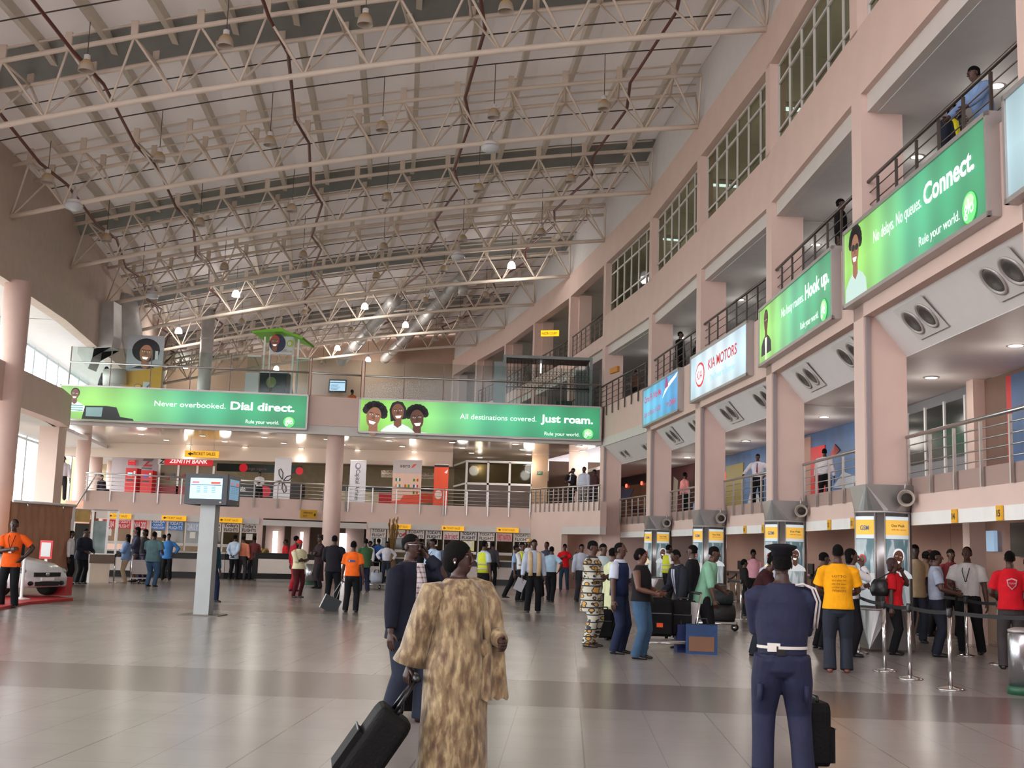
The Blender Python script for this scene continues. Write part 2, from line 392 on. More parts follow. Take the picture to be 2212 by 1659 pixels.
# ---- roof deck and purlins
PITCHU = 1.63; NP = 15
def roofpt(i, u, dz):
    x, y = FC[i]; return V((x-u, y, chordz(u)+dz))
deck = MB()
US = [-.5]+[PITCHU*(k+.2) for k in range(0, 16)]
for i in range(len(FC)-1):
    rows = [[roofpt(j, u, 2.02) for u in US] for j in (i, i+1)]
    for a in range(len(US)-1):
        deck.add([rows[0][a], rows[1][a], rows[1][a+1], rows[0][a+1]] + [v+V((0, 0, .02)) for v in (rows[0][a], rows[1][a], rows[1][a+1], rows[0][a+1])],
                 [(0, 1, 2, 3), (7, 6, 5, 4), (0, 1, 5, 4), (1, 2, 6, 5), (2, 3, 7, 6), (3, 0, 4, 7)])
def rooftile(name, rgb, thru):
    """roof sheeting that lets a little daylight through"""
    m = mat(name, rgb, .6, vary=.04, vscale=.6); nt = m.node_tree; p = nt.nodes['Principled BSDF']; o = nt.nodes['Material Output']
    t = nt.nodes.new('ShaderNodeBsdfTranslucent'); t.inputs['Color'].default_value = (.96, .93, .89, 1); x = nt.nodes.new('ShaderNodeMixShader'); x.inputs[0].default_value = thru
    nt.links.new(p.outputs[0], x.inputs[1]); nt.links.new(t.outputs[0], x.inputs[2]); nt.links.new(x.outputs[0], o.inputs[0]); return m
THRU = [.118, .118, .118, .118, .113, .107, .102, .096, .088, .078, .074, .07, .07]  # daylight leak added to brighten the roof, dimmed bay by bay towards the back
ROOF = rooftile('white_roof_sheets', (206, 200, 198), THRU[0])
for k_ in range(len(deck.fm)): deck.fm[k_] = k_//(6*(len(US)-1))
deck.ms = [ROOF]+[rooftile('white_roof_sheets_bay_%d' % k_, (206, 200, 198), THRU[k_]) for k_ in range(1, 13)]
ceil = struct('ceiling', deck, ROOF)
PUR = mat('roof_purlin_cream', (206, 196, 184), .55, vary=.03)
for k in range(NP):
    u = PITCHU*(k+.5); mb = MB()
    for i in range(len(FC)-1): mb.bar(roofpt(i, u, 1.86), roofpt(i+1, u, 1.86), .16, .3)
    mb.build('purlin', PUR, ceil)
# grey expansion strips of the roof at every second truss
for i in (1, 3, 5, 7, 9, 11):
    mb = MB()
    for a in range(len(US)-1):
        for s in (.25, .95):
            pass
        q = [roofpt(i, US[a], 1.97)+V((0, -.2, 0)), roofpt(i, US[a+1], 1.97)+V((0, -.2, 0)), roofpt(i, US[a+1], 1.6)+V((0, 1.1, 0)), roofpt(i, US[a], 1.6)+V((0, 1.1, 0))]
        mb.add(q+[v+V((0, 0, .03)) for v in q], [(0, 1, 2, 3), (7, 6, 5, 4), (0, 1, 5, 4), (2, 3, 7, 6)])
    mb.build('roof_strip', mat('grey_translucent_strip', (136, 138, 136), .5, vary=.05), ceil)

# ================================================================== ROOF TRUSSES
wm = MB().tube([(0, 0, 0), (0, 0, 1)], .035, n=6).mesh('brace', TRUSS)
def brace(parent, a, b, name='diagonal_brace'):
    o = obj(name, wm, parent); d = V(b)-V(a)
    o.location = a; o.rotation_mode = 'QUATERNION'; o.rotation_quaternion = d.to_track_quat('Z', 'Y'); o.scale = (1, 1, d.length)
    return o
TN = ['second', 'third', 'fourth', 'fifth', 'sixth', 'seventh', 'eighth', 'ninth', 'tenth', 'eleventh']
for i in range(3, 13):
    x, y = FC[i]; ul = x-LW[i][0]; n = int(round((ul-.2)/PITCHU)); pu = ul/n
    lab = ('cream roof truss whose right end is cut off by the picture top' if i == 3 else 'cream roof truss meeting the right wall, %s below the picture edge' % ORD[i-4] if i < 12 else 'farthest cream roof truss, against the brown back wall')
    t = thing('roof_truss', lab, 'roof truss', (x, y, 0), 0, 'arched roof trusses')
    def P(u, dy, dz): return V((-u, dy, chordz(u)+dz))
    MB().tube([P(ul*k/24, 0, 0) for k in range(25)], .085, n=8).build('bottom_chord', TRUSS, t)
    for dy in (-.78, .78):
        MB().tube([P((ul-.3)*k/24, dy, 1.38) for k in range(25)], .07, n=8).build('top_chord', TRUSS, t)
        MB().tube([P((ul-.3)*k/24, dy, 1.72) for k in range(25)], .028, n=6).build('upper_tie', TRUSS, t)
    for k in range(n):
        for dy in (-.78, .78):
            tp = P(pu*(k+.5), dy, 1.38)
            brace(t, P(pu*k, 0, 0), tp); brace(t, tp, P(pu*(k+1), 0, 0))
    for k in range(n):
        tp = P(pu*(k+.5), 0, 1.38); brace(t, P(pu*(k+.5), -.78, 1.38), P(pu*(k+.5), .78, 1.38), 'cross_tie')
        for dy in (-.78, .78): MB().box(-pu*(k+.5)-.09, -pu*(k+.5)+.09, dy-.03, dy+.03, chordz(pu*(k+.5))+1.38, chordz(pu*(k+.5))+1.82).build('purlin_cleat', TRUSS, t)
    for dy in (-.78, .78): brace(t, P(0, 0, 0), P(.0, dy, 1.38), 'end_post')
TUBE = glow((206, 236, 250), 3.0)
for i in (2, 3, 4, 5, 6, 7):
    o, rz, L = bay(i); e = V((math.cos(rz), math.sin(rz), 0)); n = V((-e.y, e.x, 0))
    for h, f in enumerate((.3, .6, .85) if i in (2, 3) else (.6,)):
        t = thing('ceiling_light', '%s ceiling light behind the %s upper window from the right' % (('bluish', 'bluish', 'bluish')[h] if i > 3 else ('left bluish', 'middle bluish', 'right bluish')[h], ORD[i-2]), 'ceiling light', o+e*(L*f)+n*(1.6+.5*(h % 2))+V((0, 0, 14.05)), rz, 'upper room ceiling lights')
        MB().box(-.16, .16, -.55, .55, -.05, .09).build('casing', WHITE, t); MB().box(-.13, .13, -.5, .5, -.06, -.05).build('diffuser', TUBE, t)
    l = bpy.data.lights.new('room_fill', 'POINT'); l.energy = 150 if i in (2, 3) else 70; l.shadow_soft_size = .5; l.color = (.85, .95, 1) if i in (2, 3) else (1, .92, .76); lo = bpy.data.objects.new('room_fill', l); COL.objects.link(lo); lo.location = o+e*(L*.5)+n*2.2+V((0, 0, 12.2))  # added mid-room without a fitting, to brighten the room behind the window
# red-brown sprinkler pipes and dark tie rods under the deck
PIPE = mat('red_oxide_pipe', (104, 50, 42), .5, vary=.08)
for k, u in enumerate((2.2, 7.3, 12.6, 17.6, 20.6)):
    pts = []
    for i in range(3, 13):
        pts.append(roofpt(i, u, 1.12)+V((0, -1.0, .05))); pts.append(roofpt(i, u, 1.12)+V((0, 1.0, 0)))
    w_ = ('nearest the right wall', 'second from the right wall', 'in the middle of the roof', 'second from the west wall', 'nearest the west wall')[k]
    tag(MB().tube(pts, .05, n=6).build('sprinkler_pipe', PIPE), 'dark red sprinkler pipe running lengthwise under the roof, %s' % w_, 'pipe', 'red sprinkler pipes')
for i in range(3, 12):
    a, b = FC[i], FC[i+1]; ul = (a[0]-LW[i][0]+b[0]-LW[i+1][0])/2
    for h, f in enumerate((.36, .66)):
        pts = [roofpt(i, .2+(ul-.6)*q/16, 1.62).lerp(roofpt(i+1, .2+(ul-.6)*q/16, 1.62), f) for q in range(17)]
        tag(MB().tube(pts, .02, n=5).build('tie_rod', mat('dark_rod', (70, 60, 56), .6)), 'thin dark tie rod, %s of two behind the %s roof truss from the viewer' % (('nearer', 'farther')[h], ORD[i-3]), 'tie rod', 'dark tie rods')
# ================================================================== RAILINGS
def rail(label, A, B, z0, H, drop=.35, step=.95, nc=4, group='steel railings', m=STEEL, y=-.06):
    A = V((A[0], A[1], z0)); B = V((B[0], B[1], z0)); d = B-A; L = d.length
    t = thing('railing', label, 'railing', A, math.atan2(d.y, d.x), group)
    n = max(2, int(round(L/step))); pm = MB().box(-.022, .022, -.022, .022, -drop, H-.05).mesh('post', m)
    for k in range(n+1): obj('post', pm, t, (.06+(L-.12)*k/n, y, 0))
    MB().tube([(0, y, H), (L, y, H)], .034, n=8).build('handrail', m, t)
    cm = MB().tube([(0, 0, 0), (L, 0, 0)], .012, n=5).mesh('cable', m)
    for k in range(nc): obj('cable', cm, t, (0, y+.03, H*(k+.6)/(nc+.4)-.02))
    return t
NEAR = ['', '', '', 'above the light box reading Connect', 'above the light box reading Hook up', 'above the white car-maker light box', 'above the sky-blue airline light box', 'beside the mezzanine cage']
for i in range(2, 8):
    o, rz, L = bay(i); e = V((math.cos(rz), math.sin(rz), 0)); P = o+e*.08; Q = o+e*(L-.08)
    if i < 7 or True:
        rail('dark steel upper gallery railing %s' % (NEAR[i] or 'cut off by the right picture edge'), P, Q, 7.5, 1.0, .0 if i < 7 else .3, .95, 4, 'upper gallery railings', DSTEEL, .12 if i < 7 else -.05)
    if i < 8:
        n_ = V((-e.y, e.x, 0)); lab = ('right of the nearest square column', 'right of the nearest square column')[0]
        rail('check-in balcony steel railing %s' % ('cut off by the right picture edge' if i == 2 else 'between the %s and %s square columns from the right' % (ORD[i-3], ORD[i-2]) if i > 3 else 'just right of the nearest square column'), P+n_*.8+e*.5, Q+n_*.8, 3.05, .72, .32, .95, 4, 'check-in balcony railings', STEEL, -.05)
for i in range(8, 12):
    o, rz, L = bay(i); e = V((math.cos(rz), math.sin(rz), 0))
    rail('top gallery railing in the %s opening past the barred windows' % ORD[i-8], o+e*.6, o+e*L, 10.75, 1.05, .05, .95, 4, 'top gallery railings', DSTEEL, .1)
    rail('upper gallery railing in the %s bay past the mezzanine cage' % ORD[i-8], o+e*.1, o+e*(L-.1), 7.6, 1.0, .3, .95, 4, 'upper gallery railings', DSTEEL, -.03)
for k, (a, b) in enumerate(zip(PF, PF[1:])):
    rail('back wall balcony railing, %s section from the left' % ORD[k], a, b, 3.42, .70, .42, 1.0, 4, 'back balcony railings', STEEL, -.05)
rail('close-set balcony railing beside the three men at the back right corner', SB[0], SB[1], 3.6, .66, .36, .42, 4, 'back balcony railings', STEEL, -.05)
# glass balustrade on the mezzanine
for k, (a, b) in enumerate(((MF[0], MF[1]), (MF[1], MF[2]), (MF[2], MF[3]))):
    A = V((a[0], a[1], 7.6)); d = V((b[0]-a[0], b[1]-a[1], 0)); d -= d.normalized()*.12; L = d.length
    t = thing('glass_balustrade', 'glass balustrade above %s' % ('the light box reading Dial direct', 'the bare pink wall between the two long light boxes', 'the light box reading Just roam')[k], 'balustrade', A, math.atan2(d.y, d.x), 'mezzanine balustrades')
    n = max(1, int(round(L/1.55)))
    pm = MB().box(-.02, .02, .1, .14, 0, 1.6).mesh('post', DSTEEL)
    for q in range(n+1): obj('post', pm, t, (L*q/n, 0, 0))
    gm = MB().box(.04, L/n-.04, .115, .125, .05, 1.6).mesh('pane', GLASS)
    for q in range(n): obj('pane', gm, t, (L*q/n, 0, 0))
    MB().tube([(0, .05, .95), (L, .05, .95)], .035, n=8).build('handrail', STEEL, t)

# ================================================================== LIGHT BOXES AND SIGNS
def gen_x(nt):
    tc = nt.nodes.new('ShaderNodeTexCoord'); s = nt.nodes.new('ShaderNodeSeparateXYZ'); nt.links.new(tc.outputs['Generated'], s.inputs[0]); return s.outputs[0], s.outputs[2]
def printed(name, stops, tubes=6, s=1.0, contrast=.25):
    """back-lit print: colour run along its width, fluorescent tubes showing through"""
    m, nt, p = nodes_of(name, .35); x, z = gen_x(nt); c = ramp(nt, x, stops)
    wv = math_(nt, 'MULTIPLY', math_(nt, 'ADD', math_(nt, 'SINE', math_(nt, 'MULTIPLY', x, 2*PI*tubes)), 1.0), .5)
    zz = math_(nt, 'MULTIPLY', math_(nt, 'ABSOLUTE', math_(nt, 'SUBTRACT', z, .5)), .5)
    st = math_(nt, 'SUBTRACT', s+contrast*.4, math_(nt, 'ADD', math_(nt, 'MULTIPLY', wv, contrast), zz))
    nt.links.new(c, p.inputs['Emission Color']); nt.links.new(st, p.inputs['Emission Strength'])
    p.inputs['Base Color'].default_value = (.1, .1, .1, 1); p.inputs['Specular IOR Level'].default_value = .2
    return m
GLO = printed('green_backlit_print', [(0, (160, 236, 96)), (.2, (158, 238, 110)), (.36, (130, 226, 140)), (.52, (84, 204, 150)), (.75, (50, 182, 126)), (1, (34, 158, 104))])
GTXT = glow((236, 250, 240), 1.0); BALLG = glow((96, 196, 112), .9); BALLD = glow((40, 132, 70), .7)
def lightbox(label, loc, rz, w, h, pm, depth=.19, frame=ALU, group='back-lit advertising boxes', cat='light box'):
    t = thing('light_box', label, cat, loc, rz, group)
    f = MB(); q = .07
    f.box(0, w, .02, depth, 0, h, frame); f.box(0, w, -.03, .02, 0, q, frame); f.box(0, w, -.03, .02, h-q, h, frame); f.box(0, q, -.03, .02, 0, h, frame); f.box(w-q, w, -.03, .02, 0, h, frame)
    f.build('frame', frame, t)
    MB().box(q, w-q, 0, .018, q, h-q).build('panel', pm, t)
    return t
SK = [(86, 54, 42), (112, 72, 54), (134, 92, 70), (168, 120, 94)]
def bust(t, cx, cz, s, skin=1, hair=(26, 22, 24), shirt=(210, 230, 226), style='short', tilt=0.0, name='portrait', smile=True, y=-.006, lit=.75, stripes=None, cut=None, sun=False):
    """flat printed portrait: shoulders, neck, face, hair; s = face height"""
    k = MB(); g = lambda c, a=lit: glow(tuple(c), a); sk = g(SK[skin])
    q = lambda x, z: (cx+(x*math.cos(tilt)+z*math.sin(tilt))*s, cz+(z*math.cos(tilt)-x*math.sin(tilt))*s)
    b = cut if cut is not None else cz-1.55*s
    sh = [(-.95, -1.55), (-.9, -1.05), (-.62, -.82), (-.25, -.66), (.25, -.66), (.62, -.82), (.92, -1.05), (1.0, -1.55)]
    k.poly([(cx+x*s, max(b, cz+z*s)) for x, z in sh], y, y+.004, g(shirt))
    if stripes:
        for i in range(3): zz = cz-(.95+.22*i)*s; k.poly([(cx-.78*s, zz), (cx-.78*s, zz-.09*s), (cx+.8*s, zz-.09*s), (cx+.8*s, zz)], y-.001, y, g(stripes))
    k.poly([(cx-.2*s, cz-.3*s), (cx-.22*s, cz-.74*s), (cx, cz-.9*s), (cx+.22*s, cz-.74*s), (cx+.2*s, cz-.3*s)], y-.002, y, sk)
    if style == 'afro': k.disc(cx, cz+.18*s, .78*s, .68*s, y-.003, y, g(hair, .6))
    elif style == 'curly':
        for a in range(9): k.disc(*q(.42*math.cos(a*PI/8), .25+.36*math.sin(a*PI/8)), .2*s, .2*s, y-.003, y, g(hair, .6), 10)
    elif style == 'long': k.poly([q(x, z) for x, z in ((-.45, -.5), (-.48, .2), (-.3, .56), (0, .66), (.3, .56), (.48, .2), (.44, -.4))], y-.003, y, g(hair, .6))
    else: k.disc(*q(0, .16), .4*s, .46*s, y-.003, y, g(hair, .6))
    k.poly([q(.36*math.cos(a)*(1 if math.sin(a) > 0 else .9), .5*math.sin(a)) for a in [2*PI*i/20 for i in range(20)]], y-.005, y, sk)
    dk = g((34, 22, 20), .6)
    for sx_ in (-1, 1):
        if sun: k.disc(*q(.16*sx_, .1), .15*s, .1*s, y-.008, y-.005, g((14, 14, 18), .5), 12)
        else:
            k.disc(*q(.15*sx_, .1), .075*s, .035*s, y-.007, y-.005, g((225, 220, 215)), 10); k.disc(*q(.15*sx_, .1), .035*s, .035*s, y-.008, y-.005, dk, 8)
            k.poly([q(.15*sx_-.1, .2), q(.15*sx_+.1, .2), q(.15*sx_+.1, .17), q(.15*sx_-.1, .17)], y-.007, y-.005, dk)
    k.poly([q(-.05, .06), q(.05, .06), q(.09, -.1), q(-.09, -.1)], y-.006, y-.005, g([int(v*.8) for v in SK[skin]]))
    if smile:
        k.poly([q(-.18, -.2), q(.18, -.2), q(.1, -.34), q(-.1, -.34)], y-.007, y-.005, g((240, 236, 230), .9))
        k.poly([q(-.18, -.2), q(.18, -.2), q(.19, -.17), q(-.19, -.17)], y-.007, y-.005, g((130, 60, 56), .7))
    else: k.poly([q(-.14, -.24), q(.14, -.24), q(.1, -.31), q(-.1, -.31)], y-.007, y-.005, g((96, 44, 40), .7))
    return k.build(name, sk, t)
def glo(t, w, h, small, sx0, sx1, big, bx0, bx1, zb=.5, ball=.925, zs=.12, rs=(.75, .885)):
    text(small, t, sx0*w, zb*h, .15*h, (sx1-sx0)*w, GTXT); text(big, t, bx0*w, zb*h-.01, .22*h, (bx1-bx0)*w, GTXT, bold=.028)
    text('Rule your world.', t, rs[0]*w, zs*h, .105*h, (rs[1]-rs[0])*w, GTXT)
    b = MB(); r = .17*h; cx, cz = ball*w, .19*h
    b.disc(cx, cz, r, r, -.014, -.002, BALLD); b.disc(cx, cz+.015, r*.93, r*.9, -.017, -.014, BALLG); b.disc(cx, cz+.42*r, r*.62, r*.4, -.019, -.017, glow((168, 226, 160), .95))
    b.build('emblem', BALLG, t); text('glo', t, cx, cz-.05*h, .15*h, r*1.25, GTXT, y=-.024, align='c', bold=.01)
def facade_box(i, x0, z0, w, h, label, pm):
    o, rz, L = bay(i); e = V((math.cos(rz), math.sin(rz), 0)); n = V((-e.y, e.x, 0))
    return lightbox(label, o+e*x0-n*.16+V((0, 0, z0)), rz, w, h, pm)
t = facade_box(3, -.05, 6.2, 6.2, 1.48, 'green back-lit box reading Connect, the one nearest the viewer on the right wall', GLO)
glo(t, 6.2, 1.48, 'No delays. No queues.', .27, .62, 'Connect.', .635, .93, .56, .9, .15, (.6, .845))
bust(t, .68, .96, .6, 2, (24, 20, 22), (170, 196, 190), 'curly', .1, cut=.08, smile=True, sun=True)
t = facade_box(4, -.05, 6.17, 6.15, 1.45, 'green back-lit box reading Hook up, next to the white car-maker box', GLO)
glo(t, 6.15, 1.45, 'No busy routes.', .36, .66, 'Hook up.', .68, .96, .55, .9, .15, (.62, .84))
bust(t, .72, 1.0, .5, 0, (22, 18, 18), (34, 30, 40), 'short', 0, cut=.08, smile=False)
MB().poly([(.62, .62), (.82, .62), (.76, .08), (.68, .08)], -.012, -.008).build('shirt_front', glow((214, 226, 206), .8), t)
t = facade_box(5, 0, 6.13, 5.95, 1.42, 'white back-lit box with a red oval emblem reading KIA MOTORS', printed('pale_blue_print', [(0, (206, 238, 250)), (.5, (226, 244, 252)), (1, (200, 234, 250))], 5, 1.05, .2))
RED_G = glow((196, 40, 44), .8)
k = MB(); k.disc(1.15, .72, .5, .36, -.01, 0, RED_G, 36); k.disc(1.15, .72, .43, .295, -.014, -.01, glow((222, 240, 248), 1.0), 36); k.build('emblem', RED_G, t)
text('KIA', t, 1.15, .58, .28, .6, glow((170, 30, 36), .8), y=-.018, align='c', bold=.01)
text('KIA MOTORS', t, 2.1, .72, .3, 2.9, glow((176, 34, 44), .8), bold=.012); text('The Power to Surprise', t, 2.3, .36, .18, 2.5, glow((120, 190, 226), .9))
t = facade_box(6, 0, 6.08, 5.4, 1.4, 'sky-blue back-lit airline box reading Come Fly With Me', printed('sky_blue_print', [(0, (110, 208, 240)), (.5, (84, 188, 236)), (1, (60, 150, 214))], 5, 1.0, .25))
text('Come Fly With Me', t, .25, .85, .24, 2.7, glow((190, 40, 84), .8), bold=.012); text('Lagos to Abuja at N16,200', t, .25, .34, .2, 2.6, glow((178, 44, 96), .8)); text('>> DANA', t, 3.7, .3, .2, 1.35, glow((186, 44, 60), .8), bold=.012)
k = MB(); k.poly([(3.1, .7), (3.9, .95), (5.0, 1.15), (5.2, 1.28), (4.3, 1.15), (3.6, 1.0)], -.01, 0, glow((220, 240, 250), .95)); k.poly([(3.5, .95), (3.6, 1.3), (3.8, 1.3), (3.95, 1.0)], -.012, -.01, glow((150, 60, 110), .8)); k.build('aircraft_picture', WHITE, t)
t = facade_box(2, -.1, 6.2, 5.8, 1.48, 'pale back-lit box cut off by the right picture edge', printed('pale_cyan_print', [(0, (190, 226, 236)), (1, (206, 234, 240))], 5, .95, .15))
def mezz_box(a, b, label):
    A = V((a[0], a[1], 0)); B = V((b[0], b[1], 0)); d = B-A; d.normalize(); n = V((-d.y, d.x, 0))
    return lightbox(label, A-n*.2+V((0, 0, 6.14)), math.atan2(d.y, d.x), (B-A).length, 1.46, GLO), (B-A).length
t, L = mezz_box((-20.55, 45.36), (-10.75, 46.79), 'long green back-lit box reading Dial direct, on the mezzanine front at left')
glo(t, L, 1.46, 'Never overbooked.', .38, .665, 'Dial direct.', .685, .945)
bust(t, .62, 1.06, .44, 0, (24, 18, 18), (226, 240, 238), 'short', .1, stripes=(40, 132, 118), cut=.08)
k = MB(); k.poly([(1.05, .62), (1.9, .64), (2.28, .6), (2.45, .22), (2.95, .16), (3.0, .08), (.95, .08)], -.011, -.004, glow((42, 44, 46), .6)); k.poly([(1.1, .56), (1.75, .58), (1.72, .2), (1.1, .2)], -.013, -.011, glow((120, 150, 150), .6)); k.build('laptop_picture', BLACK, t)
t, L = mezz_box((-8.75, 47.32), (1.28, 48.38), 'long green back-lit box reading Just roam with three laughing faces, on the mezzanine front')
glo(t, L, 1.46, 'All destinations covered.', .415, .73, 'Just roam.', .748, .965, .5, .945, .12, (.765, .91))
bust(t, .62, .66, .86, 2, (30, 26, 28), (150, 100, 80), 'curly', .25, cut=.08, lit=.85)
bust(t, 2.42, .64, .8, 0, (22, 18, 20), (214, 224, 222), 'curly', -.12, cut=.08, y=-.012)
bust(t, 1.62, .9, .72, 1, (24, 20, 22), (216, 226, 224), 'long', -.1, cut=.08, y=-.02)
for i in range(3): pass
# round air vents, two pairs in every sloping white soffit panel
vr = MB().lathe((0, 0, 0), [(.25, -.01), (.26, .02), (.22, .03), (.205, -.0)], n=28, axis=(0, 1, 0)).mesh('vent_ring', mat('vent_ring_grey', (184, 178, 176), .4, .3, vary=.03))
vd = MB().lathe((0, .0, 0), [(.21, -.012), (.2, .0), (.14, .012), (.13, .0), (.08, .014), (.07, 0), (.02, .01)], n=24, axis=(0, 1, 0)).mesh('vent_louvre', mat('vent_dark', (92, 88, 86), .5, .3, vary=.1))
vp = MB().box(-.62, .62, -.0, .012, -.34, .34).mesh('vent_plate', mat('vent_plate_white', (206, 204, 202), .5, vary=.02))
for i in range(2, 8):
    o, rz, L = bay(i); e = V((math.cos(rz), math.sin(rz), 0)); n = V((-e.y, e.x, 0))
    for h, f in enumerate((.32, .78)):
        t = thing('air_vent', 'pair of round air vents, %s under the %s' % (('left-hand pair', 'right-hand pair')[h], {2: 'light box at the right picture edge', 3: 'light box reading Connect', 4: 'light box reading Hook up', 5: 'white car-maker light box', 6: 'sky-blue airline light box', 7: 'bare pink parapet beside the mezzanine'}[i]), 'air vent', (0, 0, 0), 0, 'round air vents')
        nrm = V((0, -.74, -.67)); zz = V((0, -.67, .74))            # soffit slopes inward; local y out of the plane
        ctr = V((L*f, .42, 5.62))
        T = M.Translation(o) @ M.Rotation(rz, 4, 'Z') @ M(((1, 0, 0, ctr.x), (0, nrm.y, zz.y, ctr.y), (0, nrm.z, zz.z, ctr.z), (0, 0, 0, 1)))
        t.matrix_world = T; obj('plate', vp, t, (0, 0, 0))
        for s in (-.3, .3): a_ = obj('ring', vr, t, (s, .012, 0)); obj('louvre', vd, a_, (0, .012, 0))
# recessed downlights
dr = MB().lathe((0, 0, 0), [(.16, 0), (.16, -.02), (.12, -.02)], n=20).mesh('trim_ring', ALU); dl = MB().lathe((0, 0, -.012), [(.12, 0), (.12, -.01)], n=20).mesh('diffuser', DOWN)
spotm = None
def downlight(p, label, group, power=0):
    t = thing('downlight', label, 'downlight', p, 0, group); obj('trim_ring', dr, t); obj('diffuser', dl, t)
    if power:
        l = bpy.data.lights.new('downlight_fill', 'POINT'); l.energy = power; l.color = (1, .93, .84); l.shadow_soft_size = .25  # all-round lamp hung below the fitting, added to light the ceiling too
        q = bpy.data.objects.new('downlight_fill', l); COL.objects.link(q); q.location = V(p)+V((0, 0, -.55))
for i in range(2, 8):
    o, rz, L = bay(i); e = V((math.cos(rz), math.sin(rz), 0)); n = V((-e.y, e.x, 0))
    wh = {2: 'at the right picture edge', 3: 'right of the nearest square column', 4: 'between the first and second square columns', 5: 'between the second and third square columns', 6: 'between the third and fourth square columns', 7: 'beyond the fourth square column'}[i]
    for h, (f, d) in enumerate(((.3, 2.1), (.75, 2.1), (.5, 4.2))):
        downlight(o+e*(L*f)+n*d+V((0, 0, 5.25)), 'check-in balcony downlight %s, %s' % (wh, ('front row far', 'front row near', 'back row')[h]), 'check-in balcony downlights', 13)
    for h, f in enumerate((.3, .75)):
        downlight(o+e*(L*f)+n*1.9+V((0, 0, 9.85)), 'upper gallery downlight %s, %s one' % (wh, ('farther', 'nearer')[h]), 'upper gallery downlights', 11)
    downlight(o+e*(L*.5)+n*2.6+V((0, 0, 2.75)), 'downlight over the check-in counters %s' % wh, 'check-in counter downlights', 22)
for r in range(4):
    for c_ in range(8):
        x = -18.5+c_*2.7+r*.2; y = 49.0+r*2.6
        downlight((x, y, 6.02), 'downlight under the mezzanine, %s row from the front, %s from the left' % (ORD[r], ORD[c_]), 'mezzanine downlights', 38 if (c_ % 2 == r % 2) else 0)
# ================================================================== LEVEL-ONE SHOPS, TICKET WINDOWS, COUNTERS
def facing(px0, px1, py, Y):
    """two points at depth Y -> (left point, rotation, width)"""
    a = at(px0, py, Y); b = at(px1, py, Y); return V((a.x, Y, 0)), 0.0, b.x-a.x
def zof(px, py, Y): return at(px, py, Y).z
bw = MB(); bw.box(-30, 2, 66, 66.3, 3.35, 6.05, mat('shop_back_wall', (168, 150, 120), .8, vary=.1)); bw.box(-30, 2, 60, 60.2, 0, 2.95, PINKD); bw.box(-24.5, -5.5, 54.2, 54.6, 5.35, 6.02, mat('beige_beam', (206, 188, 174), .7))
bw.box(-30, -24.6, 54.5, 54.7, 3.35, 4.2, PINK)
struct('wall_back', bw)
gb = MB(); gb.box(-18, -14.3, 53.0, 53.1, 0, 2.6, mat('booth_inside', (150, 126, 100), .8, vary=.1)); gb.box(-9.2, -1.7, 54.6, 54.7, 0, 2.6, mat('booth_inside', (150, 126, 100)))
struct('partition', gb)
def flat(name, px0, px1, py0, py1, Y, m, parent=None, d=.05, lift=0.0):
    a = at(px0, (py0+py1)/2, Y); b = at(px1, (py0+py1)/2, Y); z1 = zof((px0+px1)/2, py0, Y); z0 = zof((px0+px1)/2, py1, Y)
    if parent is None: return (V((a.x, Y, z0)), b.x-a.x, z1-z0)
    o = parent.location; return MB().box(a.x-o.x, b.x-o.x, Y-o.y-lift, Y-o.y+d, z0-o.z, z1-o.z).build(name, m, parent)
def sign(name, label, cat, px0, px1, py0, py1, Y, m, txt=None, tm=None, th=.6, tw=.86, d=.1, group=None, bold=.01, tx=.5, shear=0):
    p, w_, h = flat(name, px0, px1, py0, py1, Y, m)
    t = thing(name, label, cat, p, 0, group); MB().box(0, w_, 0, d, 0, h).build('panel', m, t)
    if txt:
        ls = txt.split('|')
        for q, s in enumerate(ls): text(s, t, w_*tx, h*(1-(q+.5)/len(ls))-h*th*.36/len(ls), h*th/len(ls), w_*tw, tm or INK, align='c', bold=bold, shear=shear)
    return t, w_, h
RED = paint((206, 36, 44)); REDG = glow((196, 26, 40), .55); WHT = paint((232, 230, 228)); NAVY = paint((30, 50, 56))
# bank
t, W_, H_ = sign('bank_wall', 'pale grey bank wall panel with a big two-tone Z emblem, behind the left balcony rail', 'wall panel', 240, 341, 978, 1066, 58, paint((186, 178, 184)))
k = MB(); s = W_/101; e = lambda px, py: ((px-240)*s, (1066-py)*s*.98)
k.poly([e(309, 989), e(330, 990), e(325, 996), e(307, 995)], -.04, 0, paint((110, 112, 116))); k.poly([e(324, 994), e(314, 1003), e(327, 1003), e(325, 1007), e(308, 1007), e(318, 996)], -.045, 0, RED); k.poly([e(306, 1009), e(328, 1010), e(326, 1013), e(305, 1012)], -.04, 0, paint((110, 112, 116)))
k.build('emblem', RED, t)
sign('notice', 'small red notice on the grey bank wall above the left cash machine', 'notice', 277, 293, 994, 1005, 57.8, REDG, 'NOTICE|-----', WHT, .5, .7, .03)
for q, (x0, x1, y0) in enumerate(((270, 294, 1011), (303, 328, 1016))):
    t, W_, H_ = sign('cash_machine', ('left red cash machine with a pale blue screen behind the balcony rail', 'right red cash machine with a blue oval, beside the bank entrance')[q], 'cash machine', x0, x1, y0, 1072, 56.5, paint((214, 30, 32)), d=.6, group='red cash machines')
    MB().box(W_*.2, W_*.62, -.02, 0, H_*.72, H_*.84).build('screen', glow((150, 214, 236) if q == 0 else (60, 60, 160), .8), t)
    MB().box(W_*.72, W_*.88, -.02, 0, H_*.74, H_*.9).build('card_slot', WHT, t); MB().box(W_*.15, W_*.7, -.03, 0, H_*.55, H_*.6).build('keypad', BLACK, t)
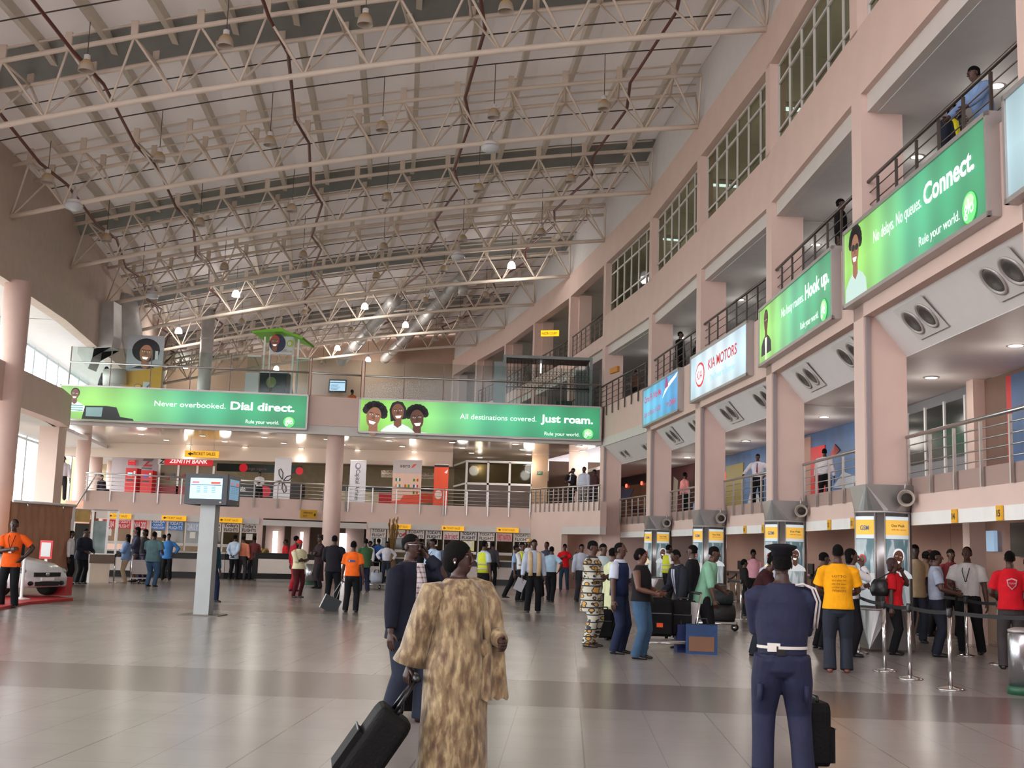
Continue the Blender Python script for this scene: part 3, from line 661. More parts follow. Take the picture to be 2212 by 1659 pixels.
t, W_, H_ = sign('bank_sign', 'red fascia sign reading ZENITH BANK with a white Z square at its left', 'sign', 356, 459, 990, 1005, 57, REDG, 'ZENITH BANK', glow((240, 230, 230), .8), .62, .8, shear=.15, bold=.015)
MB().box(-15*W_/103, -.02, 0, .1, 0, H_).build('emblem_square', WHT, t); text('Z', t, -.13*W_+.04, H_*.15, H_*.65, None, INK, bold=.04, shear=.2)
t, W_, H_ = sign('bank_shop', 'glazed bank front with dim shelves, under the ZENITH BANK sign', 'shop front', 341, 462, 1005, 1072, 57.3, paint((120, 108, 84)))
for f in (.0, .34, .68, .97): MB().box(W_*f, W_*f+.1, -.05, 0, 0, H_).build('mullion', WHT, t)
for q in range(10): MB().box(W_*(.05+.095*q), W_*(.05+.095*q)+.16, -.04, 0, H_*(.5 if q % 2 else .62), H_*(.5 if q % 2 else .62)+.16).build('display', paint(((60, 50, 60), (150, 50, 50), (80, 90, 110))[q % 3]), t)
MB().box(W_*.02, W_*.97, -.05, 0, 0, H_*.32).build('counter', paint((150, 50, 54)), t)
t, W_, H_ = sign('hanging_sign', 'yellow hanging sign reading TICKET SALES with an arrow, under the mezzanine', 'sign', 399, 472, 974, 988, 53.5, glow((230, 170, 20), .55), 'TICKET SALES', INK, .5, .66, tx=.58)
for fx in (.15, .85): MB().tube([(W_*fx, .05, H_), (W_*fx, .05, 6.02-t.location.z)], .015, n=5).build('hanger', ALU, t)
MB().poly([(.14, H_*.5), (.3, H_*.8), (.3, H_*.6), (.42, H_*.6), (.42, H_*.4), (.3, H_*.4), (.3, H_*.2)], -.01, 0).build('arrow', INK, t)
# airline shop with dark fascia
t, W_, H_ = sign('airline_fascia', 'dark green fascia with a red round emblem above the balcony desks', 'sign', 468, 652, 1003, 1020, 60, paint((34, 52, 48)))
MB().disc(W_*.315, H_*.5, .22, .22, -.02, 0).build('emblem', REDG, t); text('virgin nigeria', t, W_*.36, H_*.25, H_*.35, None, paint((150, 120, 110)))
MB().disc(W_*.975, H_*.3, .2, .2, -.02, 0).build('emblem', REDG, t)
t, W_, H_ = sign('airline_desk', 'long dark airline desk with a round red emblem behind the balcony rail', 'desk', 505, 652, 1044, 1074, 57, paint((42, 40, 42)), 'nevio', WHT, .4, .14, .7, tx=.1)
MB().disc(W_*.46, H_*.4, .3, .28, -.02, 0).build('emblem', paint((190, 30, 50)), t)
# standing banners on the balcony
def banner(label, px0, px1, py0, py1, Y, m):
    p, w_, h = flat('b', px0, px1, py0, py1, Y, m); p.z = 3.36; h = zof(px0, py0, Y)-3.36
    t = thing('roll_up_banner', label, 'banner', p, 0, 'balcony banners'); MB().box(0, w_, 0, .02, .08, h).build('print', m, t)
    MB().box(-.02, w_+.02, -.1, .12, 0, .08).build('base', ALU, t); MB().box(0, w_, -.01, .03, h, h+.04).build('top_rail', ALU, t); return t, w_, h
t, w_, h = banner('white standing banner with a black looping propeller shape, behind the balcony rail', 592, 628, 990, 1074, 53, paint((206, 204, 210)))
for a in range(4):
    ang = a*PI/2+.35; pts = [(w_*.52+math.cos(ang)*r+math.cos(ang+PI/2)*q, -.015, h*.5+math.sin(ang)*r*1.3+math.sin(ang+PI/2)*q) for r, q in ((.05, .0), (.25, .1), (.42, .06), (.44, -.04), (.28, -.1), (.05, -.02))]
    MB().tube(pts, .022, n=5).build('loop', INK, t)
t, w_, h = banner('tall white standing banner reading Capital Airlines downwards', 755, 790, 995, 1082, 53, paint((200, 198, 206)))
text('Capital Airlines', t, 0, 0, .2, h*.7, INK, T=M.Translation((w_*.38, 0, h*.8)) @ M.Rotation(PI/2, 4, 'Y'))
k = MB(); k.disc(w_*.48, h*.88, .13, .15, -.015, 0, paint((120, 110, 130))); k.disc(w_*.5, h*.89, .08, .1, -.02, -.015, paint((206, 204, 212))); k.build('emblem', INK, t)
t, w_, h = banner('pale pink standing banner reading aero with rows of small flags', 848, 910, 994, 1084, 53, paint((226, 190, 170)))
MB().box(0, w_, -.008, 0, h*.72, h).build('top_panel', paint((196, 184, 184)), t); text('aero', t, w_*.24, h*.85, .17, w_*.36, paint((70, 60, 64)), bold=.015)
MB().poly([(w_*.62, h*.84), (w_*.72, h*.86), (w_*.82, h*.93), (w_*.7, h*.92)], -.012, 0).build('emblem', paint((214, 84, 60)), t)
MB().poly([(0, .1), (w_, .1), (w_, h*.28), (w_*.4, h*.24), (w_*.3, h*.14), (0, h*.12)], -.01, 0).build('orange_wave', paint((222, 72, 34)), t)
FLAGC = [((40, 110, 70), (235, 235, 235), (40, 110, 70)), ((60, 110, 50), (220, 200, 60), (200, 50, 40)), ((220, 120, 60), (235, 235, 235), (40, 120, 70)), ((200, 50, 40), (220, 190, 60), (60, 120, 60)), ((40, 60, 110), (235, 235, 235), (190, 50, 50)), ((60, 90, 50), (200, 180, 60), (170, 60, 40))]
for q, (fx, fz) in enumerate(((.1, .55), (.72, .55), (.1, .42), (.42, .42), (.72, .42), (.72, .28))):
    k = MB()
    for c_ in range(3): k.box(w_*(fx+.06*c_), w_*(fx+.06*c_+.058), -.01, 0, h*fz, h*fz+.13, paint(FLAGC[q][c_]))
    k.build('flag', WHT, t)
t, w_, h = banner('bright orange standing banner with a white round mark, right of the aero banner', 937, 968, 1004, 1086, 52.6, paint((226, 74, 30)))
MB().disc(w_*.35, h*.3, w_*.26, .2, -.012, 0).build('emblem', paint((226, 200, 190)), t); MB().box(0, w_, -.008, 0, h*.95, h).build('top_panel', INK, t)
MB().poly([(w_*.7, h*.82), (w_*.95, h*.9), (w_*.9, h*.8)], -.012, 0).build('mark', WHT, t)
for q, (x0, x1) in enumerate(((722, 846), (908, 938))):
    t, W_, H_ = sign('airline_desk', ('balcony desk with a black band between the white and pink banners', 'short balcony desk between the aero and orange banners')[q], 'desk', x0, x1, 1050, 1086, 56.5, paint((200, 186, 160)), d=.7)
    MB().box(0, W_, -.03, 0, H_*.68, H_*.95).build('black_band', BLACK, t)
    if q == 0: MB().box(W_*.78, W_, -.04, 0, 0, H_*.6).build('red_panel', RED, t); text('Capital Airlines', t, W_*.45, H_*.3, .12, W_*.24, NAVY)
    else: MB().box(0, W_, -.04, 0, 0, H_*.55).build('orange_panel', paint((222, 70, 30)), t)
sign('future_flights_sign', 'white FUTURE FLIGHTS board left of the aero banner', 'sign', 824, 848, 1016, 1031, 57, paint((206, 190, 170)), 'FUTURE|FLIGHTS', INK, .7, .9)
sign('future_flights_sign', 'white FUTURE FLIGHTS board right of the aero banner', 'sign', 910, 936, 1022, 1034, 57, paint((206, 190, 170)), 'FUTURE|FLIGHTS', INK, .7, .9)
# glazed office
t, W_, H_ = sign('glazed_office', 'glazed office with white mullions and a dark lower panel at the balcony\'s right end', 'office', 1006, 1148, 1046, 1095, 55, paint((86, 70, 62)))
top = zof(1077, 998, 55)-t.location.z
MB().box(0, W_, .04, .05, H_, top).build('pane', DGLASS, t); MB().box(0, W_, 1.8, 1.9, 0, top).build('back_wall', mat('office_tan', (164, 140, 92), .8, vary=.15), t)
for f in (0, .33, .66, 1): MB().box(W_*f-.05, W_*f+.05, -.04, .06, 0, top).build('mullion', WHT, t)
for z in (H_, top): MB().box(0, W_, -.04, .06, z-.05, z+.05).build('rail', WHT, t)
MB().add([V((-.9, 3.2, 0)), V((0, 0, 0)), V((0, 0, top)), V((-.9, 3.2, top))], [(0, 1, 2, 3)]).build('side_pane', DGLASS, t)
for z in (H_, top): MB().bar((-.9, 3.2, z), (0, 0, z), .08, .08).build('rail', WHT, t)
p, w_, h = flat('x', 1148, 1182, 1000, 1096, 54.5, PINK)
st = MB(); st.box(p.x, p.x+w_, 54.5, 55.5, 3.35, 6.02, mat('tan_plaster', (190, 158, 128), .75)); q_ = at(1229, 1000, 51.6); st.box(q_.x, q_.x+.85, 52.2, 53.2, 3.0, 6.02, PINK); st.box(p.x+w_, 3, 58, 58.2, 3.0, 6.02, BROWN); struct('wall_back', st)
sign('exit_sign', 'small green exit sign on the tan pier behind the balcony', 'sign', 1160, 1172, 1018, 1026, 54.3, glow((30, 90, 60), .6), 'EXIT', WHT, .6, .7, .06)
# ---- ticket windows below the balcony
def plan(px, py, pts=PF, off=0):
    best = None
    for a, b in zip(pts, pts[1:]):
        d = V((b[0]-a[0], b[1]-a[1], 0)).normalized(); n = V((-d.y, d.x, 0))*off
        A = (a[0]+n.x, a[1]+n.y); B = (b[0]+n.x, b[1]+n.y); p = onplane(px, py, A, B); s_ = (p.x-A[0])/(B[0]-A[0])
        if best is None or abs(s_-.5) < best[0]: best = (abs(s_-.5), p)
    return best[1]
PAPER = paint((226, 220, 210)); NOTE = [0]
def booth(px0, px1, label, pc, lines, tc_, bold=.01, lit=False):
    A = plan(px0, 1165); B = plan(px1, 1165); d = V((B.x-A.x, B.y-A.y, 0)); L = d.length-.03
    t = thing('ticket_window', label, 'ticket window', (A.x, A.y, 0), math.atan2(d.y, d.x), 'ticket windows')
    MB().box(.03, L-.03, .02, .05, 1.92, 2.28).build('poster', pc, t)
    for q, s in enumerate(lines): text(s, t, L/2, 2.28-.36*(q+1)/len(lines)+.045, .26/len(lines), (L-.12)*(.95 if len(s) > 4 else .7), tc_, y=.008, align='c', bold=bold)
    MB().box(.03, L-.03, .03, .04, 1.42, 1.92).build('pane', DGLASS, t)
    f = MB().box(.0, .05, -.02, .08, 1.1, 2.28); f.build('frame', WSTRIP, t)
    MB().box(0.01, L-.01, -.04, .1, 1.3, 1.42).build('sill', WSTRIP, t)
    if NOTE[0] % 3 != 1: MB().box(L*.35, L*.72, .0, .02, 1.62, 1.88).build('paper_notice', PAPER, t)
    if lit: MB().box(.1, .3, .3, .35, 1.45, 1.9).build('lamp', glow((255, 240, 190), 1.3), t); MB().box(L-.3, L-.12, .3, .35, 1.45, 1.9).build('lamp', glow((255, 240, 190), 1.3), t)
    NOTE[0] += 1
    return t
W_ = paint((232, 232, 236)); BL = paint((40, 116, 190)); WP = paint((214, 204, 198)); NV = paint((36, 44, 74))
booth(217, 250, 'ticket window with a red poster reading ABUJA', RED, ['ABUJA'], W_)
booth(250, 284, 'ticket window with a red poster reading TODAY\'S FLIGHT', RED, ["TODAY'S", 'FLIGHT'], W_)
booth(284, 318, 'ticket window with a red poster reading N16,200', RED, ['N16,200'], W_)
booth(322, 359, 'ticket window with a blue poster reading ABUJA KANO', BL, ['ABUJA', 'KANO', 'P.HARCOURT'], W_)
booth(359, 398, 'ticket window with a blue poster reading TODAY\'S FLIGHTS', BL, ["TODAY'S", 'FLIGHTS'], W_)
booth(398, 432, 'ticket window with a faded pale blue poster, partly behind the monitor post', paint((170, 184, 206)), ['DAILY'], W_)
booth(446, 479, 'ticket window with white Today\'s FLIGHTS poster nearest the monitor post', WP, ["Today's", 'FLIGHTS'], INK, .02)
booth(479, 518, 'ticket window with white Today\'s FLIGHTS poster, second right of the monitor post', WP, ["Today's", 'FLIGHTS'], INK, .02)
booth(518, 557, 'ticket window with white Today\'s FLIGHTS poster next to the white desk', WP, ["Today's", 'FLIGHTS'], INK, .02)
booth(800, 836, 'ticket window reading TODAY FLIGHT beside the dried flowers', WP, ['TODAY', 'FLIGHT'], INK)
t = booth(836, 878, 'ticket window with a white aero poster', WP, ['aero'], paint((80, 76, 84))); MB().poly([(.62, 2.0), (.75, 2.02), (.85, 2.22), (.68, 2.1)], .0, .02).build('emblem', RED, t)
booth(878, 919, 'ticket window reading TODAY\'S FLIGHTS right of the aero window', WP, ["TODAY'S", 'FLIGHTS'], INK)
booth(919, 957, 'ticket window with bold navy TODAY\'S FLIGHT letters, left of the airline logo window', WP, ["TODAY'S", 'FLIGHT'], NV, .03)
booth(957, 994, 'ticket window with a red and blue airjet logo poster', WP, ['airjet'], paint((190, 70, 110)))
booth(994, 1032, 'ticket window with bold TODAY\'S FLIGHT letters and two lamps inside', WP, ["TODAY'S", 'FLIGHT'], NV, .03, True)
booth(1032, 1071, 'ticket window reading TODAY\'S FLIGHT, third from the right corner', WP, ["TODAY'S", 'FLIGHT'], INK)
booth(1071, 1109, 'ticket window with a red bird emblem poster, second from the right corner', paint((206, 180, 178)), ['FIRST NATION'], RED)
booth(1109, 1147, 'ticket window reading TODAY\'S FLIGHT in the right corner', WP, ["TODAY'S", 'FLIGHT'], INK)
def along(px0, px1, py, off=0):
    A = plan(px0, py, off=off); B = plan(px1, py, off=off); d = V((B.x-A.x, B.y-A.y, 0)); return V((A.x, A.y, 0)), math.atan2(d.y, d.x), d.length
for k, (x0, x1, mid, lab) in enumerate(((212, 553, PF[1], 'left'), (802, 1140, PF[3], 'right'))):
    A = plan(x0, 1200); B = plan(x1, 1200); L3 = [(A.x, A.y), mid, (B.x, B.y)]
    t = thing('ticket_counter', 'long ticket counter with a black band and white panels under the %s ticket windows' % lab, 'counter', (0, 0, 0), 0, 'ticket counters')
    for nm, o0, o1, z0, z1, m_ in (('top', -.36, .0, 1.02, 1.08, WSTRIP), ('black_band', -.28, -.02, .78, 1.02, BLACK), ('front_panel', -.26, -.02, .25, .78, paint((206, 194, 188))), ('plinth', -.22, -.02, 0, .25, BLACK)):
        q = MB(); strip(q, L3, o0, o1, z0, z1, m_); q.build(nm, m_, t)
    A = plan(x0-6, 1132); B = plan(x1+6, 1132); q = MB(); strip(q, [(A.x, A.y), mid, (B.x, B.y)], -.06, .04, 2.3, 2.56, WSTRIP); o = q.build('trim_1', WSTRIP); o['kind'] = 'structure'
for x0, x1 in ((557, 567), (700, 722), (792, 800)):
    p, rz, L = along(x0, x1, 1150); o = MB().box(0, L, 0, .3, 0, 2.56).build('column', PINK, None, p, rz); o['kind'] = 'structure'
p, rz, L = along(567, 793, 1132, -.03); o = MB().box(0, L, 0, .1, 2.26, 2.5).build('trim_1', WSTRIP, None, p, rz); o['kind'] = 'structure'
for k, (x0, x1) in enumerate(((231, 283), (349, 402), (472, 523), (846, 888), (955, 1003), (1074, 1121))):
    p, rz, L = along(x0, x1, 1125, -.14); t = thing('yellow_sign', 'yellow TICKET SALES sign over the ticket windows, %s from the left' % ORD[k], 'sign', p+V((0, 0, 2.32)), rz, 'yellow ticket signs')
    MB().box(0, L, -.04, 0, 0, .2).build('panel', glow((232, 170, 24), .6), t); text('TICKET SALES', t, L*.22, .06, .09, L*.6, INK, y=-.05); MB().poly([(.05, .1), (.12, .16), (.12, .12), (.18, .12), (.18, .08), (.12, .08), (.12, .04)], -.05, -.04).build('arrow', INK, t)
p, rz, L = along(648, 684, 1114, -.4); t = thing('yellow_sign', 'square yellow ARRIVALS sign hanging left of the round middle column', 'sign', p+V((0, 0, 2.62)), rz); MB().box(0, L, -.06, 0, 0, .36).build('panel', paint((190, 146, 26)), t); text('ARRIVALS', t, .12, .2, .08, L*.55, INK, y=-.07); text('EXIT', t, .12, .06, .08, L*.25, INK, y=-.07); MB().poly([(L*.8, .16), (L*.88, .24), (L*.92, .16), (L*.86, .08)], -.07, -.06).build('arrow', INK, t)
# white enquiry desk and the passages behind it
p, rz, L = along(551, 693, 1215, -1.9); t = thing('enquiry_desk', 'white enquiry desk with a black top band and black ends, left of the round column', 'desk', p, rz)
MB().box(0, L, 0, .6, .88, 1.12).build('black_band', BLACK, t); MB().box(.12, L-.05, .0, .6, .3, .88).build('front_panel', paint((236, 226, 216)), t); MB().box(0, L, .02, .6, .08, .3).build('black_base', BLACK, t); MB().box(0, .12, -.01, .6, .3, .88).build('black_end', BLACK, t); MB().box(.1, L-.1, .06, .55, 0, .08).build('plinth', STEEL, t)
dm = MB()
for px in (597, 652, 770): q = at(px, 1170, 56); dm.box(q.x-.55, q.x+.35, 56, 56.2, 0, 2.5, PINK)
dm.box(at(567, 1170, 57).x-2, at(800, 1170, 57).x+1, 57.2, 57.3, 0, 2.9, BROWN); struct('partition', dm)
for k, (x0, x1) in enumerate(((589, 599), (648, 654), (732, 748))):
    q = at(x0, 1180, 55.8); q2 = at(x1, 1180, 55.8); t = MB().box(q.x, q2.x, 55.7, 55.8, .3 if k < 2 else .1, 2.1).build('window_%d' % (40+k), glow((255, 250, 250), 2.0)); t['kind'] = 'structure'  # glowing slabs stand in for daylight in the bright doorways
# ---- check-in counters under the right building
for i in range(2, 8):
    o, rz, L = bay(i); e = V((math.cos(rz), math.sin(rz), 0)); n = V((-e.y, e.x, 0)); b = MB()
    b.box(.6, L-.1, .78, .9, 2.2, 2.42, WHT); o_ = b.build('trim_1', WHT, None, o, rz); o_['kind'] = 'structure'
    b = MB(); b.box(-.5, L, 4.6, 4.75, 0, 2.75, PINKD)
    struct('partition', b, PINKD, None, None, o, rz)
    wh = {2: 'at the right picture edge', 3: 'right of the nearest poster column', 4: 'left of the nearest poster column', 5: 'behind the second poster column', 6: 'behind the third poster column', 7: 'farthest along, by the back corner'}[i]
    if i < 6:
        for h, f in enumerate((.38, .62)):
            t = thing('number_tag', 'yellow counter number tag %s, %s of two' % (wh, ('left', 'right')[h]), 'number tag', o+e*(L*f)+n*.74+V((0, 0, 2.2)), rz, 'counter number tags')
            MB().box(-.09, .09, 0, .03, 0, .22).build('plate', YEL, t); text(str(20-2*i+h), t, 0, .06, .1, None, INK, y=-.006, align='c', bold=.02)
    t = thing('check_in_desk', 'dark check-in desk with a monitor %s' % wh, 'desk', o+e*.9+n*3.8, rz, 'check-in desks')
    MB().box(0, L-1.6, 0, .55, .95, 1.02).build('top', mat('desk_grey', (70, 66, 66), .4), t); MB().box(0, L-1.6, .05, .5, 0, .95).build('front', mat('desk_brown', (128, 100, 84), .5, vary=.06), t)
    for f in (.25, .7):
        q = MB().box(L*f-.25, L*f+.2, .2, .26, 1.1, 1.42).build('monitor', BLACK, t); MB().box(L*f-.06, L*f+.04, .2, .3, 1.02, 1.1).build('monitor_stand', BLACK, q)
    if i in (3, 4):
        t = thing('wall_screen', 'black wall screen over the check-in counters %s' % wh, 'screen', o+e*(L*.55)+n*4.5+V((0, 0, 1.75)), rz, 'check-in wall screens'); MB().box(-.45, .45, -.08, 0, 0, .7).build('casing', BLACK, t); MB().box(-.4, .4, -.09, -.08, .06, .64).build('display', mat('screen_off', (14, 14, 16), .2), t)
        if i == 4: MB().box(-1.6, -1.2, -.1, -.02, .1, .55).build('display', glow((150, 180, 210), .6), t)
q = at(2098, 1300, 23.6); struct('column', MB().box(q.x, q.x+.31, 23.6, 24.0, 0, 2.75), PINK)
# ---- murals and doors behind the check-in balcony
def mural(px0, px1, label, m, parts=(), off=-3.2):
    """panel on the back wall of the check-in balcony, seen between two columns"""
    A = plan(px0, 1040, FC[2:], off); B = plan(px1, 1040, FC[2:], off); d_ = V((B.x-A.x, B.y-A.y, 0)); L = d_.length
    t = thing('wall_mural', label, 'mural', V((A.x, A.y, 3.05)), math.atan2(d_.y, d_.x)); MB().box(0, L, 0, .05, 0, 2.18).build('print', m, t)
    for nm, pts, c_ in parts: MB().poly([(x*L, z) for x, z in pts], -.03, 0).build(nm, c_, t)
    return t, L
BLM = mat('blue_mural', (70, 104, 150), .5, vary=.35, vscale=.8); MAR = mat('maroon_mural', (74, 22, 26), .5, vary=.4, vscale=1)
mural(2130, 2300, 'brown wall with red and blue strips at the right picture edge', mat('brown_balcony_wall', (120, 92, 80), .7, vary=.06), [('red_strip', [(.34, 0), (.41, 0), (.41, 2.1), (.34, 2.1)], RED), ('blue_strip', [(.41, 0), (1, 0), (1, 2.1), (.41, 2.1)], BLM)])
t, L = mural(1930, 2092, 'grey office front with dark windows, right of the nearest column', paint((128, 128, 134)), [('window', [(q*.25+.02, .75), (q*.25+.23, .75), (q*.25+.23, 1.95), (q*.25+.02, 1.95)], mat('dark_pane', (34, 40, 38), .15)) for q in range(4)])
for q in range(5): MB().box(q*L/4-.04, q*L/4+.04, -.05, 0, 0, 2.0).build('mullion', WHT, t)
mural(1730, 1860, 'blue mural with a red bird and a red door, behind a man in white', BLM, [('pink_wall', [(0, 0), (.2, 0), (.2, 2.1), (0, 2.1)], PINKD), ('red_door', [(.2, 0), (.45, 0), (.45, 1.75), (.2, 1.75)], RED), ('bird_picture', [(.5, 1.3), (.62, 1.7), (.58, 1.35), (.7, 1.5)], paint((170, 50, 50))), ('aircraft_picture', [(.58, .5), (.75, .9), (.95, .7), (.9, .4)], paint((190, 196, 206)))])
mural(1560, 1670, 'blue mural with a yellowish door, behind the man leaning on the rail', BLM, [('door', [(.1, 0), (.46, 0), (.46, 1.8), (.1, 1.8)], paint((150, 132, 60))), ('red_lamp_strip', [(.06, .8), (.09, .8), (.09, 1.6), (.06, 1.6)], glow((230, 60, 50), 1.0)), ('pale_picture', [(.5, 0), (.85, 0), (.75, .6), (.6, .7)], paint((190, 190, 192)))])
mural(1440, 1515, 'dark maroon mural behind the farther balcony rail', MAR, [('pale_figure', [(.2, .1), (.32, .1), (.36, 1.6), (.24, 1.8)], paint((170, 160, 140))), ('blue_patch', [(.8, .1), (.95, .1), (.95, .5), (.8, .6)], paint((150, 170, 210)))])
t, L = mural(1335, 1408, 'brown sunset aircraft mural with two red spotlights in the balcony corner', mat('sunset_mural', (120, 84, 62), .5, vary=.4, vscale=.7), [('dark_sky', [(0, 1.75), (1, 1.75), (1, 2.16), (0, 2.16)], paint((30, 18, 22))), ('blue_cloud', [(0, 1.0), (.4, 1.15), (.5, 1.55), (0, 1.7)], paint((96, 100, 130))), ('aircraft_picture', [(.35, .75), (.65, .7), (.95, .5), (.9, .35), (.5, .45)], paint((56, 22, 28)))])
for x in (.3*L, .75*L): MB().disc(x, 1.75, .09, .09, -.08, -.03).build('spotlight', glow((255, 90, 70), 3.0), t); MB().disc(x, .1, .18, .1, -.05, -.03).build('floor_light', glow((255, 180, 110), 1.6), t)
q = plan(2092, 1040, FC[2:], -3.0); struct('column', MB().box(q.x, q.x+.38, q.y-.4, q.y, 3.05, 5.25), PINK)
# ================================================================== PEOPLE
SKINS = [(58, 36, 30), (74, 46, 36), (92, 58, 44)]
def skinm(k): return mat('skin_%d' % k, SKINS[k], .5, bump=.08, bscale=60, vary=.06, vscale=12)
HAIR = mat('black_hair', (11, 9, 9), .85, bump=.6, bscale=90, spec=.15)
HAIRR = mat('auburn_hair', (58, 26, 26), .6, bump=.5, bscale=60)
EYEW = mat('eye_white', (170, 160, 152), .4); LIP = mat('lip', (92, 44, 42), .45)
def remesh(mb, vox, name, m, smooth=2):
    me = mb.mesh(name, m); o = bpy.data.objects.new('r', me); COL.objects.link(o)
    r = o.modifiers.new('r', 'REMESH'); r.mode = 'VOXEL'; r.voxel_size = vox; r.use_smooth_shade = True
    if smooth: s = o.modifiers.new('s', 'SMOOTH'); s.iterations = smooth; s.factor = .5
    dg = bpy.context.evaluated_depsgraph_get(); out = bpy.data.meshes.new_from_object(o.evaluated_get(dg))
    bpy.data.objects.remove(o); bpy.data.meshes.remove(me); out.name = name
    out.materials.clear(); out.materials.append(m)
    return out
def merge(me, mb):
    """append the builder's faces to a mesh so that the body stays one object"""
    bm = bmesh.new(); bm.from_mesh(me); n0 = len(bm.faces); vs = [bm.verts.new(v) for v in mb.v]
    for f in mb.f:
        try: bm.faces.new([vs[i] for i in f])
        except ValueError: pass
    bm.faces.ensure_lookup_table()
    bmesh.ops.recalc_face_normals(bm, faces=bm.faces[n0:])
    for f in bm.faces: f.smooth = True
    bm.to_mesh(me); bm.free(); return me
def ik(a, b, l1, l2, pole):
    a = V(a); b = V(b); d = b-a; L = min(max(d.length, .05), (l1+l2)*.999); d = d.normalized(); b = a+d*L
    x = (l1*l1-l2*l2+L*L)/(2*L); h = math.sqrt(max(l1*l1-x*x, 0)); p = V(pole); p = p-d*p.dot(d)
    if p.length < 1e-4: p = V((0, 1, 0))
    return a+d*x+p.normalized()*h, b
def limb(mb, pts, radii, n=12, flat=1.0):
    mb.tube([V(p) for p in pts], radii, n=n)
ARM = {  # wrist target in body-height units from the shoulder line centre (side, forward, up from ground)
 'down': (.155, .02, .475), 'fwd': (.10, .17, .60), 'hip': (.14, .03, .565), 'fold': (-.02, .13, .66), 'phone': (.062, .06, .885), 'back': (.03, -.10, .53),
 'out': (.26, .10, .58), 'low': (.16, .08, .47), 'rail': (.2, .22, .60), 'reach': (.13, .26, .62), 'chest': (.02, .14, .73), 'chin': (.03, .09, .85), 'bag': (.17, -.01, .46), 'wave': (.24, .08, .80), 'pull': (.17, -.10, .47), 'lap': (.06, .2, .53)}
